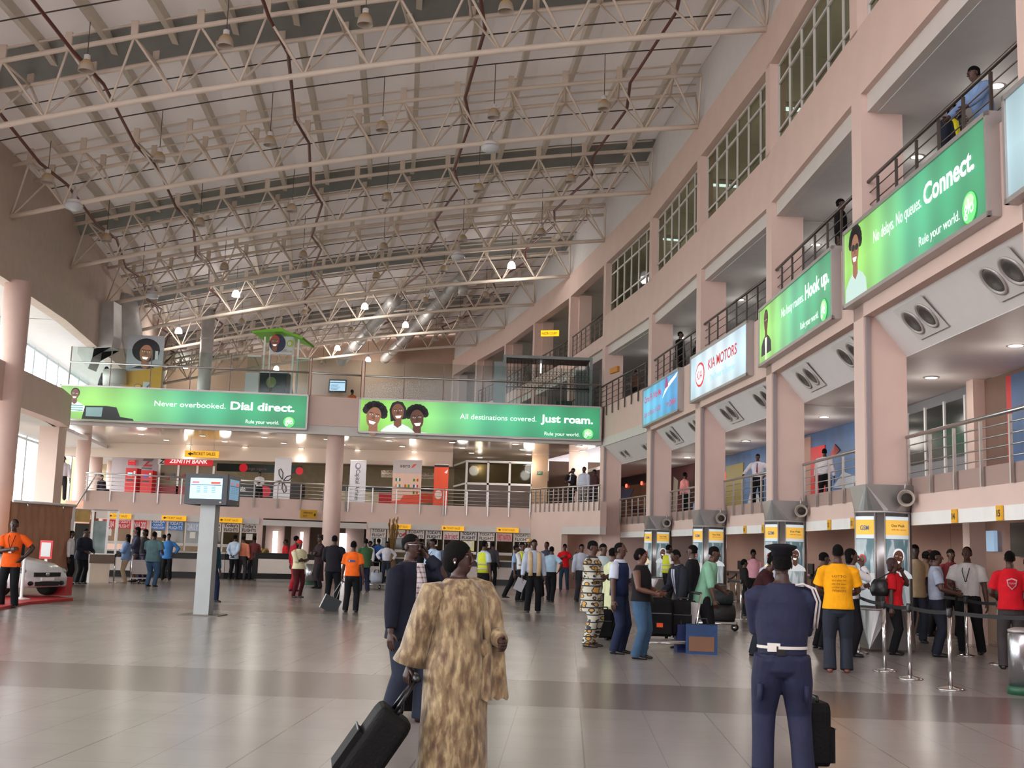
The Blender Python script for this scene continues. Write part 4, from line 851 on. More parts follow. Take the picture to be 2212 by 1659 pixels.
def person(label, foot, H, th, top=(200, 200, 205), bot=(30, 30, 36), skin=1, arms=('down', 'down'), sleeve='l', tuck=True, lean=0.0, head=0.0, hair='short', wide=1.0, feet=((.075, 0), (-.075, 0)),
           robe=None, shoe=(24, 20, 20), vest=None, tie=None, cap=None, belt=None, px=100, jacket=False, bag=None, skirt=None, legm=None, topm=None, botm=None, seat=None, hem=None, nod=0.0, extra=None, female=False, scarf=None, lanyard=None):
    """one standing figure; th = facing (0 to the camera, 90 to picture right, 180 away); lengths in body heights"""
    t = thing('person', label, 'person', foot, math.radians(th))
    vox = .030*H/1.75 if px < 110 else (.022 if px < 190 else .012)
    S = lambda x, y, z: V((x*H, y*H, z*H))
    hipz = .50 if seat is None else seat
    R = M.Rotation(lean, 3, 'X'); piv = S(0, 0, hipz+.03)
    U = lambda x, y, z: piv + R @ (S(x, y, z)-S(0, 0, .53))            # a point of the upright upper body, leaned about the hips
    w = wide; fm = .93 if female else 1.0
    sk = skinm(skin); body = MB()
    # trunk and neck
    trunk = [(.47, .085, .062), (.53, .092, .066), (.61, .078, .056), (.70, .092, .062), (.765, .099, .062), (.80, .090, .056), (.828, .058, .046), (.85, .042, .04)]
    ax = lambda r: R @ V((r*H*w, 0, 0)); ay = lambda r: R @ V((0, r*H*w, 0))
    body.loft([(U(0, 0.004, z), ax(a*.93), ay(b*.93)) for z, a, b in trunk], n=16)
    body.loft([(U(0, .008, .80), ax(.04/w), ay(.04/w)), (U(0, .006, .845), ax(.033/w), ay(.035/w)), (U(0, -.002, .89), ax(.032/w), ay(.036/w))], n=12)
    # head
    hc = U(0, -.006, .93); HR = R @ M.Rotation(math.radians(head), 3, 'Z') @ M.Rotation(nod, 3, 'X')
    hp = lambda x, y, z: hc + HR @ (V((x, y, z))*H)
    body.ell(hp(0, .008, .018), (.042*H, .054*H, .052*H), n=18, k=12, R=HR)
    body.loft([(hp(0, -.006, .02), HR @ V((.037*H, 0, 0)), HR @ V((0, .042*H, 0))), (hp(0, -.012, -.02), HR @ V((.034*H, 0, 0)), HR @ V((0, .037*H, 0))), (hp(0, -.02, -.052), HR @ V((.02*H, 0, 0)), HR @ V((0, .024*H, 0))), (hp(0, -.022, -.06), HR @ V((.01*H, 0, 0)), HR @ V((0, .012*H, 0)))], n=14)
    # arms
    sh = {1: U(.104*w*fm, .006, .795), -1: U(-.104*w*fm, .006, .795)}; hands = {}; els = {}; hand = MB()
    for s, a in ((-1, arms[0]), (1, arms[1])):
        p = ARM[a] if isinstance(a, str) else a
        tgt = U(s*p[0], -p[1], p[2]) if a not in ('low', 'bag', 'down') else sh[s]+S(s*(p[0]-.10), -p[1], p[2]-.80)
        pole = V((s*.55, .8, -.35)) if a not in ('phone', 'wave', 'chin') else V((s*.3, -.6, -.8))
        if a in ('fold', 'chest'): pole = V((s*.9, .4, -.5))
        if a in ('hip',): pole = V((s*1.0, .45, 0))
        if a == 'back': pole = V((s*1, .5, -.2))
        el, wr = ik(sh[s], tgt, .172*H, .150*H, pole); els[s] = el; hands[s] = wr
        limb(body, [sh[s], sh[s].lerp(el, .35), el, el.lerp(wr, .3), wr], [.036*H*w, .033*H*w, .025*H, .027*H, .0175*H])
        d = (wr-el).normalized(); q = d.cross(V((0, 1, 0)) if abs(d.y) < .8 else V((1, 0, 0))).normalized(); inward = V((-s, 0, 0)); pn = (inward-d*inward.dot(d))
        pn = pn.normalized() if pn.length > .1 else q; wd = d.cross(pn).normalized()
        if wd.y > 0: wd = -wd
        pc = wr+d*.026*H
        body.loft([(wr-d*.006*H, wd*.017*H, pn*.012*H), (pc, wd*.024*H, pn*.012*H), (wr+d*.052*H, wd*.024*H, pn*.010*H)], n=10)
        curl = .45 if a in ('down', 'hip') else .9
        for f in range(4):
            b0 = wr+d*.046*H+wd*((1.5-f)*.0118*H); ln = (.026, .030, .028, .022)[f]*H
            d1 = (d*math.cos(curl*.6)+pn*math.sin(curl*.6)); d2 = (d*math.cos(curl*1.5)+pn*math.sin(curl*1.5))
            p1 = b0+d1*ln; p2 = p1+d2*ln*.85
            hand.tube([b0-d*.012*H, b0, p1, p2, p2+d2*.003*H], [.0062*H, .0060*H, .0056*H, .0046*H, .002*H], n=6)
        tb = wr+d*.014*H+wd*.018*H; td = (d*.72+wd*.55+pn*.42).normalized()
        hand.tube([tb-td*.008*H, tb+td*.018*H, tb+(td*.8+d*.3).normalized()*.038*H, tb+(td*.8+d*.3).normalized()*.042*H], [.0085*H, .0075*H, .006*H, .002*H], n=6)
    # legs
    hips = {1: S(.05*w, 0, hipz), -1: S(-.05*w, 0, hipz)}; ank = {}; kn = {}
    for s, (fx, fy) in ((-1, feet[1]), (1, feet[0])):
        an = S(fx, -fy+.015, .048) if seat is None else S(fx, -.26, .048)
        k_, a_ = ik(hips[s], an, .245*H, .222*H, V((s*.06, -1, .0))); ank[s] = a_; kn[s] = k_
        limb(body, [hips[s], hips[s].lerp(k_, .4), k_, k_.lerp(a_, .35), a_], [.052*H*w, .044*H*w, .032*H, .033*H, .021*H])
        body.loft([(a_+S(0, .02, -.02), S(.02, 0, 0), S(0, 0, .02)), (a_+S(0, -.03, -.028), S(.022, 0, 0), S(0, 0, .016)), (a_+S(0, -.085, -.036), S(.018, 0, 0), S(0, 0, .01))], n=10)
    bme = remesh(body, vox, 'body', sk)
    # face, ears and fingers stay part of the body mesh
    fc = MB(); e = H*.01
    fc.loft([(hp(0, -.050, .012), HR @ V((.4*e, 0, 0)), HR @ V((0, .5*e, 0))), (hp(0, -.056, -.004), HR @ V((.7*e, 0, 0)), HR @ V((0, .7*e, 0))), (hp(0, -.058, -.012), HR @ V((1.15*e, 0, 0)), HR @ V((0, 1.0*e, 0))), (hp(0, -.05, -.018), HR @ V((.8*e, 0, 0)), HR @ V((0, .6*e, 0)))], n=10)
    for s in (-1, 1):
        fc.ell(hp(s*.043, .006, .0), (.5*e, 1.1*e, 1.8*e), n=10, k=6, R=HR)
        fc.ell(hp(s*.017, -.0405, .022), (1.3*e, .6*e, .35*e), n=8, k=5, R=HR)
    merge(bme, fc); merge(bme, hand); obj('body', bme, t)
    if px > 60:
        for s in (-1, 1): MB().ell(hp(s*.0175, -.0395, .010), (.6*e, .42*e, .28*e), EYEW, n=10, k=6, R=HR).ell(hp(s*.0175, -.0432, .010), (.3*e, .2*e, .27*e), mat('iris', (20, 14, 12), .3), n=8, k=5, R=HR).build('eye', EYEW, t)
        MB().ell(hp(0, -.0455, -.030), (1.4*e, .6*e, .45*e), LIP, n=12, k=6, R=HR).build('lips', LIP, t)
    # hair and headgear
    hm = HAIRR if hair in ('bob_red',) else HAIR; hb = MB()
    if hair in ('short', 'crop', 'fade'):
        rr = 1.05 if hair == 'short' else 1.02
        for k in range(1): hb.loft([(hp(0, .012, .018+.054*math.sin(a)*1.0), HR @ V((.0428*rr*H*math.cos(a), 0, 0)), HR @ V((0, .0545*rr*H*math.cos(a), 0))) for a in (.12, .4, .7, 1.0, 1.25, 1.45, 1.55)], n=18)
        hb.loft([(hp(0, .024, -.02), HR @ V((.036*H, 0, 0)), HR @ V((0, .036*H, 0))), (hp(0, .02, .03), HR @ V((.0435*H, 0, 0)), HR @ V((0, .046*H, 0)))], n=16)
    elif hair in ('bob', 'bob_red'):
        hb.ell(hp(0, .018, .026), (.048*H, .0575*H, .052*H), n=18, k=10, R=HR)
        hb.loft([(hp(0, .026, .02), HR @ V((.051*H, 0, 0)), HR @ V((0, .044*H, 0))), (hp(0, .03, -.045), HR @ V((.049*H, 0, 0)), HR @ V((0, .034*H, 0))), (hp(0, .032, -.07), HR @ V((.036*H, 0, 0)), HR @ V((0, .026*H, 0)))], n=16)
    elif hair == 'long':
        hb.ell(hp(0, .018, .026), (.048*H, .0575*H, .052*H), n=18, k=10, R=HR)
        hb.loft([(hp(0, .024, .02), HR @ V((.05*H, 0, 0)), HR @ V((0, .048*H, 0))), (hp(0, .034, -.07), HR @ V((.056*H, 0, 0)), HR @ V((0, .036*H, 0))), (hp(0, .045, -.16), HR @ V((.045*H, 0, 0)), HR @ V((0, .02*H, 0)))], n=16)
    elif hair == 'up':
        hb.ell(hp(0, .014, .022), (.0455*H, .058*H, .0555*H), n=18, k=10, R=HR); hb.ell(hp(0, .05, .0), (.034*H, .032*H, .04*H), n=14, k=8, R=HR)
    elif hair == 'helmet':
        hb.ell(hp(0, .018, .02), (.052*H, .062*H, .058*H), n=20, k=12, R=HR); hb.ell(hp(0, .034, -.012), (.05*H, .048*H, .05*H), n=18, k=10, R=HR)
    if hb.v: obj('hair', remesh(hb, max(vox*.45, .007), 'hair', hm, 1), t)
    if cap:
        kind, cc = cap; cm = cloth(cc); q = MB()
        if kind == 'beret':
            q.loft([(hp(0, .004, .040), HR @ V((.047*H, 0, 0)), HR @ V((0, .059*H, 0))), (hp(0, .004, .062), HR @ V((.048*H, 0, 0)), HR @ V((0, .06*H, 0))), (hp(.004, .002, .078), HR @ V((.074*H, 0, 0)), HR @ V((0, .082*H, 0))), (hp(.004, .002, .088), HR @ V((.07*H, 0, 0)), HR @ V((0, .078*H, 0))), (hp(.002, .004, .096), HR @ V((.03*H, 0, 0)), HR @ V((0, .034*H, 0)))], n=24)
        elif kind == 'wrap':
            q.ell(hp(0, .012, .034), (.052*H, .062*H, .05*H), n=18, k=10, R=HR); q.ell(hp(0, .06, .01), (.03*H, .026*H, .028*H), n=12, k=6, R=HR)
        else:
            q.loft([(hp(0, .008, .028), HR @ V((.0465*H, 0, 0)), HR @ V((0, .058*H, 0))), (hp(0, .008, .085), HR @ V((.044*H, 0, 0)), HR @ V((0, .056*H, 0))), (hp(0, .008, .092), HR @ V((.036*H, 0, 0)), HR @ V((0, .046*H, 0)))], n=20)
        q.build('beret' if kind == 'beret' else 'head_wrap' if kind == 'wrap' else 'cap', cm, t)
    # clothes
    tm = topm or cloth(top); bm_ = botm or cloth(bot)
    loose = 1.16 if jacket else 1.07
    hz = hem if hem is not None else (.50 if tuck else .455)
    if jacket: hz = .44 if hem is None else hem
    T_ = MB(); low = [(hz, .108, .086), (.53, .102, .077)] if not tuck or jacket else [(hz+.03, .088, .064), (.555, .088, .064)]
    rings = low+[(.61, .092, .069), (.69, .098, .068), (.765, .102, .066), (.800, .092, .059), (.828, .062, .050), (.848, .046, .043)]
    if robe: rings = [(.58, .098, .074), (.64, .095, .07), (.70, .097, .068), (.765, .102, .066), (.800, .092, .059), (.828, .062, .050), (.848, .046, .043)]
    if female: rings = [(z, a*(.9 if .57 < z < .66 else .97), b*(1.0 if z < .68 else 1.12 if z < .8 else 1)) for z, a, b in rings]
    top_ = [(U(0, .004 if not female else -.004, z), ax(a*loose), ay(b*loose)) for z, a, b in rings]
    if robe: top_ = [(S(0, .004, robe), S(.125*w, 0, 0), S(0, .10*w, 0)), (S(0, .0, .3), S(.114*w, 0, 0), S(0, .09*w, 0)), (U(0, .0, .50), ax(.111), ay(.086))]+top_
    T_.loft(top_, n=22)
    slv = {'s': .34, 'l': .93, 'e': .62, 'n': 0}[sleeve]
    for s in (-1, 1):
        if slv == 0: continue
        fat = 1.3 if jacket or robe else 1.16
        pts = [sh[s]+S(-s*.045*w, 0, .016), sh[s]+S(-s*.014*w, 0, .006), sh[s]+S(s*.006, 0, -.008), sh[s].lerp(els[s], .3)]; rr = [.022*H*w, .032*H*w, .036*H*w*fat*.95, .036*H*w*fat]
        if slv < .5: pts.append(sh[s].lerp(els[s], .74)); rr.append(.040*H*w*fat)
        else:
            pts.append(els[s]); rr.append(.033*H*fat)
            k = (slv-.5)/.5; pts += [els[s].lerp(hands[s], k*.5), els[s].lerp(hands[s], k)]; rr += [.031*H*fat, (.024 if not robe else .04)*H*fat]
        T_.tube(pts, rr, n=14)
    obj('jacket' if jacket else 'robe' if robe else 'shirt', remesh(T_, vox*.85, 'top', tm, 2), t)
    if not robe or robe > .2 or True:
        B_ = MB()
        if skirt:
            B_.loft([(S(0, 0, skirt), S(.088*w, 0, 0), S(0, .075*w, 0)), (S(0, 0, .42), S(.1*w, 0, 0), S(0, .078*w, 0)), (U(0, .002, .55), ax(.088), ay(.066))], n=18)
        else:
            if seat is None: B_.loft([(S(0, .004, .43), S(.05*w, 0, 0), S(0, .045*w, 0)), (S(0, .004, .46), S(.088*w, 0, 0), S(0, .067*w, 0)), (S(0, .002, .52), S(.094*w, 0, 0), S(0, .070*w, 0)), (U(0, .002, .575), ax(.084), ay(.062))], n=18)
            else: B_.ell(hips[1].lerp(hips[-1], .5)+S(0, .01, .02), (.1*H*w, .08*H, .06*H))
            fl = legm or (.062, .056, .047, .044, .042)
            for s in (-1, 1): B_.tube([hips[s]+S(-s*.010, 0, .02), hips[s].lerp(kn[s], .4), kn[s], kn[s].lerp(ank[s], .5), ank[s]+S(0, .002, -.026)], [x*H*(w if i_ < 2 else 1) for i_, x in enumerate(fl)], n=16)
        obj('skirt' if skirt else 'trousers', remesh(B_, vox*.85, 'trousers', bm_, 2), t)
    sm_ = mat('shoe_%d_%d_%d' % shoe, shoe, .4, vary=.05)
    for s in (-1, 1):
        a_ = ank[s]
        MB().loft([(a_+S(0, .034, -.034), S(.010, 0, 0), S(0, 0, .010)), (a_+S(0, .026, -.026), S(.022, 0, 0), S(0, 0, .021)), (a_+S(0, -.03, -.028), S(.024, 0, 0), S(0, 0, .0195)), (a_+S(0, -.075, -.034), S(.025, 0, 0), S(0, 0, .0135)), (a_+S(0, -.105, -.037), S(.016, 0, 0), S(0, 0, .010)), (a_+S(0, -.112, -.038), S(.006, 0, 0), S(0, 0, .006))], n=12).build('shoe', sm_, t)
    if vest:
        q = MB(); q.loft([(U(0, .004, z), ax(a*1.2), ay(b*1.22)) for z, a, b in [(.52, .092, .068), (.61, .088, .064), (.69, .094, .066), (.77, .092, .066), (.818, .07, .056)]], n=20)
        vm = cloth(vest) if vest != 'hi' else mat('hi_vis_yellow', (206, 214, 40), .7, bump=.3, bscale=9, vary=.08)
        q.build('vest', vm, t)
        if vest == 'hi':
            for z in (.565, .635): MB().loft([(U(0, .004, z), ax(.113), ay(.084)), (U(0, .004, z+.022), ax(.111), ay(.083))], n=20).build('reflective_band', mat('reflective_grey', (176, 172, 160), .4, vary=.05), t)
    if jacket:
        MB().add([U(-.03, -.064, .815), U(.03, -.064, .815), U(.03, -.077, .76), U(.02, -.081, .65), U(-.002, -.082, .56), U(-.022, -.081, .65), U(-.03, -.077, .76)], [(0, 1, 2, 3, 4, 5, 6)]).build('shirt_front', cloth(jacket if isinstance(jacket, tuple) else (206, 206, 206)), t)
        MB().loft([(U(0, .006, .822), ax(.044/w), ay(.043/w)), (U(0, .002, .852), ax(.037/w), ay(.038/w))], n=14, cap=False).build('collar', cloth(jacket if isinstance(jacket, tuple) else (206, 206, 206)), t)
    elif sleeve != 'n' and not robe:
        MB().loft([(U(0, .006, .815), ax(.052/w), ay(.048/w)), (U(0, .002, .848), ax(.036/w), ay(.037/w))], n=14, cap=False).build('collar', tm, t)
    if tie:
        yy = .081 if jacket else .086 if vest else .076
        MB().add([U(-.008, -yy+.014, .815), U(.008, -yy+.014, .815), U(.01, -yy, .76), U(.016, -yy-.004, .64), U(0, -yy-.004, .60), U(-.016, -yy-.004, .64), U(-.01, -yy, .76)], [(0, 1, 2, 3, 4, 5, 6)]).build('tie', cloth(tie), t)
    if belt:
        MB().loft([(U(0, .003, .558), ax(.098), ay(.075)), (U(0, .003, .571), ax(.098), ay(.075))], n=24, cap=False).build('belt', mat('belt_%d_%d_%d' % belt, belt, .5, vary=.03), t)
    if lanyard:
        q = MB(); q.tube([U(-.034, -.03, .83), U(-.03, -.088, .77), U(0, -.094, .66)], .004*H, n=5); q.tube([U(.034, -.03, .83), U(.03, -.088, .77), U(0, -.094, .66)], .004*H, n=5); q.build('lanyard', cloth(lanyard), t)
        o_ = U(0, -.098, .64); MB().box(-.03, .03, -.006, .006, -.05, .05, T=M.Translation(o_)).build('badge', mat('badge_white', (210, 206, 206), .4), t)
    if scarf:
        q = MB()
        for s in (-1, 1): q.loft([(U(s*.05, .01, .835), ax(.03), ay(.05)), (U(s*.062, -.06, .80), ax(.032), ay(.02)), (U(s*.06, -.085, .66), ax(.03), ay(.014)), (U(s*.056, -.085, .5), ax(.03), ay(.012))], n=10)
        q.build('scarf', cloth(scarf), t)
    P = {'hand': {k: v.copy() for k, v in hands.items()}, 'sh': sh, 'U': U, 'S': S, 'H': H, 'hp': hp, 'R': R, 'els': els, 'hc': hc, 'HR': HR}
    t_mat = M.Translation(V(foot)) @ M.Rotation(math.radians(th), 4, 'Z'); P['W'] = lambda v: t_mat @ v
    if extra: extra(t, P)
    FOLK[label] = P
    return t, P
FOLK = {}
def gp(px, fy, hy, z=0.0):
    """feet on the floor at the pixel, kept in front of the counters, height from the pixel of the head top"""
    g = ground(px, fy, z)
    lim = 99 if px > 1310 else 46.4 if px > 1195 else plan(px, 1200).y-.95
    if g.y > lim: q = at(px, fy, lim); g = V((q.x, lim, z))
    return V((g.x, g.y, z)), at(px, hy, g.y).z-z
# ------------------------------------------------------------------ patterned fabrics
def kaftan():
    m, nt, p = nodes_of('kaftan_print', .8); tc = nt.nodes.new('ShaderNodeTexCoord'); mp = nt.nodes.new('ShaderNodeMapping'); mp.inputs['Scale'].default_value = (7, 7, 11); nt.links.new(tc.outputs['Object'], mp.inputs[0])
    v = nt.nodes.new('ShaderNodeTexVoronoi'); v.inputs['Scale'].default_value = 1.2; nt.links.new(mp.outputs[0], v.inputs['Vector'])
    s = nt.nodes.new('ShaderNodeSeparateXYZ'); nt.links.new(tc.outputs['Object'], s.inputs[0])
    st = math_(nt, 'LESS_THAN', math_(nt, 'ABSOLUTE', math_(nt, 'SUBTRACT', math_(nt, 'FRACT', math_(nt, 'MULTIPLY', s.outputs[2], 8.5)), .5)), .09)
    c = ramp(nt, v.outputs['Distance'], [(0, (196, 150, 70)), (.3, (196, 150, 70)), (.34, (50, 52, 60)), (.44, (50, 52, 60)), (.5, (188, 186, 170)), (1, (196, 192, 180))], 'CONSTANT'); c = mixc(nt, st, c, (40, 42, 52))
    nt.links.new(c, p.inputs['Base Color']); return m
def lace():
    m, nt, p = nodes_of('gold_lace', .6); tc = nt.nodes.new('ShaderNodeTexCoord'); mp = nt.nodes.new('ShaderNodeMapping'); mp.inputs['Scale'].default_value = (13, 13, 5); nt.links.new(tc.outputs['Object'], mp.inputs[0])
    n = nt.nodes.new('ShaderNodeTexNoise'); n.inputs['Scale'].default_value = 2.2; n.inputs['Detail'].default_value = 7; nt.links.new(mp.outputs[0], n.inputs['Vector'])
    v = nt.nodes.new('ShaderNodeTexVoronoi'); v.inputs['Scale'].default_value = 1.4; nt.links.new(mp.outputs[0], v.inputs['Vector'])
    c = ramp(nt, v.outputs['Distance'], [(.1, (70, 50, 36)), (.35, (104, 82, 56)), (.6, (138, 118, 84)), (.85, (172, 154, 116))]); c2 = ramp(nt, n.outputs[0], [(.35, (66, 48, 36)), (.5, (126, 104, 72)), (.62, (190, 172, 132))]); c = mixc(nt, .5, c, c2)
    nt.links.new(c, p.inputs['Base Color']); b = nt.nodes.new('ShaderNodeBump'); b.inputs['Strength'].default_value = .7; b.inputs['Distance'].default_value = .02; nt.links.new(n.outputs[0], b.inputs['Height']); nt.links.new(b.outputs[0], p.inputs['Normal'])
    p.inputs['Sheen Weight'].default_value = .3; return m
def plaid():
    m, nt, p = nodes_of('plaid_shirt_cloth', .8); tc = nt.nodes.new('ShaderNodeTexCoord'); s = nt.nodes.new('ShaderNodeSeparateXYZ'); nt.links.new(tc.outputs['Object'], s.inputs[0])
    f = lambda a: math_(nt, 'LESS_THAN', math_(nt, 'FRACT', math_(nt, 'MULTIPLY', a, 22.0)), .3)
    c = mixc(nt, math_(nt, 'MULTIPLY', math_(nt, 'ADD', f(s.outputs[2]), f(math_(nt, 'ADD', s.outputs[0], s.outputs[1]))), .5), (196, 188, 190), (96, 70, 78)); nt.links.new(c, p.inputs['Base Color']); return m
KAF, LACE, PLAID = kaftan(), lace(), plaid()
DENIM = mat('blue_denim', (46, 76, 104), .85, bump=.4, bscale=12, vary=.25, vscale=3); DDEN = mat('dark_denim', (26, 34, 48), .85, bump=.4, bscale=12, vary=.2, vscale=3)
NAVYC = mat('navy_uniform', (20, 27, 58), .8, bump=.6, bscale=7, vary=.14, vscale=5)
BK = (20, 20, 24); WB = (188, 196, 214); LB = (150, 178, 212); WH = (214, 212, 214)
# ------------------------------------------------------------------ foreground
def officer(t, P):
    U, H, sh, els, hd = P['U'], P['H'], P['sh'], P['els'], P['hand']
    a, b = sh[-1], els[-1]; d = (b-a).normalized(); q = MB()                       # white braid over the right-hand shoulder
    ob = V((-.62, .78, 0)); lp = lambda t_, k: a.lerp(b, t_)+ob*.098+V((.78, .62, 0))*(k*.016)
    for k in (-1, 1): q.tube([U(-.055, .05, .842), a+V((.05, .05, .085))+V((0, k*.012, 0)), a+V((-.02, .075, .055))+V((k*.012, 0, 0)), lp(.15, k), lp(.4, k), lp(.65, k), lp(.9, k)], .0085, n=6)
    q.build('shoulder_braid', cloth((196, 190, 190)), t)
    MB().box(-.045, .045, -.01, .01, -.03, .03, T=M.Translation(U(.045, .079, .565))).build('belt_buckle', mat('belt_white', (218, 216, 210), .5), t)
    MB().box(-.03, .03, -.012, .012, -.035, .03, T=M.Translation(U(.015, .08, .552))).build('belt_pouch', BLACK, t)
    for s in (-1, 1): MB().loft([(P['S'](s*.1, .03, .40), V((.02, 0, 0)), V((0, .07, 0))), (P['S'](s*.103, .03, .33), V((.022, 0, 0)), V((0, .075, 0)))], n=10).build('thigh_pocket', NAVYC, t)
f, h = gp(1690, 1676, 1187)
person('uniformed officer in navy with black beret and white belt, seen from behind in the foreground', f, h, 176, sleeve='l', topm=NAVYC, botm=NAVYC, skin=0, arms=('fold', 'fold'), tuck=True, cap=('beret', (18, 18, 24)), hair='crop', wide=1.16, belt=(206, 204, 196), px=480, feet=((.085, .03), (-.09, -.02)), legm=(.068, .062, .055, .05, .05), extra=officer)
def suitman(t, P):
    U, H = P['U'], P['H']; hd = P['hand'][1]
    MB().loft([(U(.0, -.066, .845), V((.05, 0, 0)), V((0, .02, 0))), (U(0, -.078, .75), V((.075, 0, 0)), V((0, .03, 0))), (U(0, -.085, .62), V((.085, 0, 0)), V((0, .035, 0))), (U(0, -.08, .535), V((.09, 0, 0)), V((0, .03, 0)))], n=14).build('plaid_shirt', PLAID, t)
    MB().box(-.012, .012, -.022, .022, -.06, .06, T=M.Translation(P['hp'](.052, -.018, -.01)) @ M.Rotation(.3, 4, 'X')).build('mobile_phone', BLACK, t)
    MB().tube([P['hp'](-.043, .0, .013), P['hp'](-.034, -.046, .012), P['hp'](-.006, -.055, .012), P['hp'](.006, -.055, .012), P['hp'](.034, -.046, .012), P['hp'](.043, .0, .013)], .003, n=5).build('spectacles', CHROME, t)
f, h = gp(872, 1560, 1153)
person('man in dark suit and plaid shirt on the phone, centre foreground', f, h, 62, (24, 27, 40), (38, 44, 58), 0, ('down', 'phone'), 'l', False, px=400, jacket=(170, 160, 165), hair='short', head=-4, feet=((.05, .09), (-.05, -.05)), wide=1.12, shoe=(60, 26, 26), legm=(.07, .064, .055, .053, .05), extra=suitman)
def lacewoman(t, P):
    U, H, S, hd, els, sh = P['U'], P['H'], P['S'], P['hand'], P['els'], P['sh']
    for s in (-1, 1):                                                             # wide scalloped sleeves
        a, b, c = sh[s], els[s], hd[s]; d = (c-b).normalized()
        MB().tube([a+V((-s*.07, 0, .03)), a+V((-s*.01, 0, 0)), a.lerp(b, .5), b, b.lerp(c, .55), b.lerp(c, .9), b.lerp(c, .92)], [.04, .096, .094, .090, .096, .12, .1] if s < 0 else [.04, .094, .09, .076, .062, .05, .045], n=20).build('sleeve', LACE, t)
    q = MB(); k = 20                                                              # shawl hanging from the far shoulder down the front
    for i, (x0, x1, z, y) in enumerate(((.02, .125, .86, .05), (.03, .155, .83, -.03), (.05, .16, .76, -.085), (.06, .165, .68, -.10), (.065, .17, .60, -.105), (.06, .17, .52, -.11), (.05, .18, .44, -.115), (.045, .19, .37, -.12), (.045, .19, .335, -.12))):
        pass
    rows = [(.02, .125, .855, .05), (.03, .155, .835, -.03), (.05, .16, .76, -.085), (.06, .165, .68, -.10), (.065, .17, .60, -.105), (.06, .172, .52, -.11), (.05, .18, .44, -.115), (.045, .19, .37, -.12)]
    vs = []
    for x0, x1, z, y in rows:
        for j in range(9):
            f_ = j/8; vs.append(U(x0+(x1-x0)*f_, y-.012*math.sin(f_*9.4), z-(.012 if z < .4 and j % 2 else 0)))
    n = len(vs); fs = [(i*9+j, i*9+j+1, (i+1)*9+j+1, (i+1)*9+j) for i in range(len(rows)-1) for j in range(8)]
    q.add(vs+[v+V((0, .012, 0)) for v in vs], fs+[tuple(x+n for x in f_[::-1]) for f_ in fs], None, True); q.build('shawl', LACE, t)
    MB().loft([(U(0, -.004, .585), V((.19, 0, 0)), V((0, .15, 0))), (U(0, -.004, .612), V((.178, 0, 0)), V((0, .14, 0)))], n=26).build('sash', LACE, t)
    MB().ell(U(.07, -.1, .57), (.04, .03, .06), LACE).build('sash_knot', LACE, t)
    MB().ell(P['hp'](-.044, .004, -.016), (.008, .008, .012), CHROME, n=8, k=5).build('earring', CHROME, t)
f, h = gp(975, 1706, 1170)
person('woman in gold lace dress and shawl pulling a black suitcase, centre foreground', f, h, 44, sleeve='n', topm=LACE, botm=LACE, robe=.03, skin=0, arms=('pull', 'fwd'), hair='helmet', px=480, female=True, wide=1.3, head=24, extra=lacewoman)
# ------------------------------------------------------------------ the rest of the hall
def ext_lapel(t, P): pass
def shirt_print(txts, col, z0=.74, y=.096, w=.11, sc_=.02):
    def f(t, P):
        for k, (s, hh) in enumerate(txts):
            o = P['U'](0, y, z0-.028*k); text(s, t, 0, 0, hh*P['H'], w*P['H'], cloth(col), y=0, align='c', T=M.Translation(o) @ M.Rotation(PI, 4, 'Z'))
    return f
def hand_thing(kind):
    def f(t, P): pass
    return f
BAGS = []
def back_badge(t, P):
    o = P['U'](0, .082, .715); MB().box(-.09, .09, -.004, .004, -.02, .02, T=M.Translation(o)).build('print', cloth((60, 84, 150)), t); MB().ell(P['U'](.035, .083, .715), (.02, .006, .02)).build('print', cloth((200, 200, 210)), t)
def shield(t, P):
    o = P['U'](-.0, .086, .72)
    for r, c_ in ((.075, (206, 170, 176)), (.058, (186, 26, 40))): MB().poly([(-r, r*.8), (0, r*1.15), (r, r*.8), (r*.8, -r*.4), (0, -r*1.2), (-r*.8, -r*.4)], -.003, .003).mesh('s'); k = MB().poly([(-r, r*.8), (0, r*1.15), (r, r*.8), (r*.8, -r*.4), (0, -r*1.2), (-r*.8, -r*.4)], -.003 if r < .06 else 0, .004); k.v = [tuple(M.Translation(o+V((0, .004 if r < .06 else 0, 0))) @ M.Rotation(PI, 4, 'Z') @ V(v)) for v in k.v]; k.build('emblem', cloth(c_), t)
    text('TEAM', t, 0, 0, .03, .1, cloth((206, 170, 176)), y=0, align='c', T=M.Translation(o+V((0, .012, -.01))) @ M.Rotation(PI, 4, 'Z'))
def strapbag(side=1, col=(24, 24, 28), drop=.30, size=(.16, .07, .15), back=.02):
    def f(t, P):
        tm_ = P['W']; a = P['U'](side*.075, 0, .85); c = P['U'](side*.145, back, .85-drop)
        b = MB(); b.loft([(c+V((0, 0, -size[2])), V((size[1]*.9, 0, 0)), V((0, size[0]*.85, 0))), (c+V((0, 0, -size[2]*.4)), V((size[1]*1.15, 0, 0)), V((0, size[0]*1.1, 0))), (c+V((0, 0, size[2]*.6)), V((size[1]*.9, 0, 0)), V((0, size[0]*.9, 0))), (c+V((0, 0, size[2])), V((size[1]*.3, 0, 0)), V((0, size[0]*.6, 0)))], n=14)
        BAGS.append((t, b, [(c+V((0, -size[0]*.5, size[2]*.8))), a+V((0, -.05, 0)), a+V((0, .04, .0)), (c+V((0, size[0]*.5, size[2]*.8)))], col))
    return f
def hatch(t, P): pass
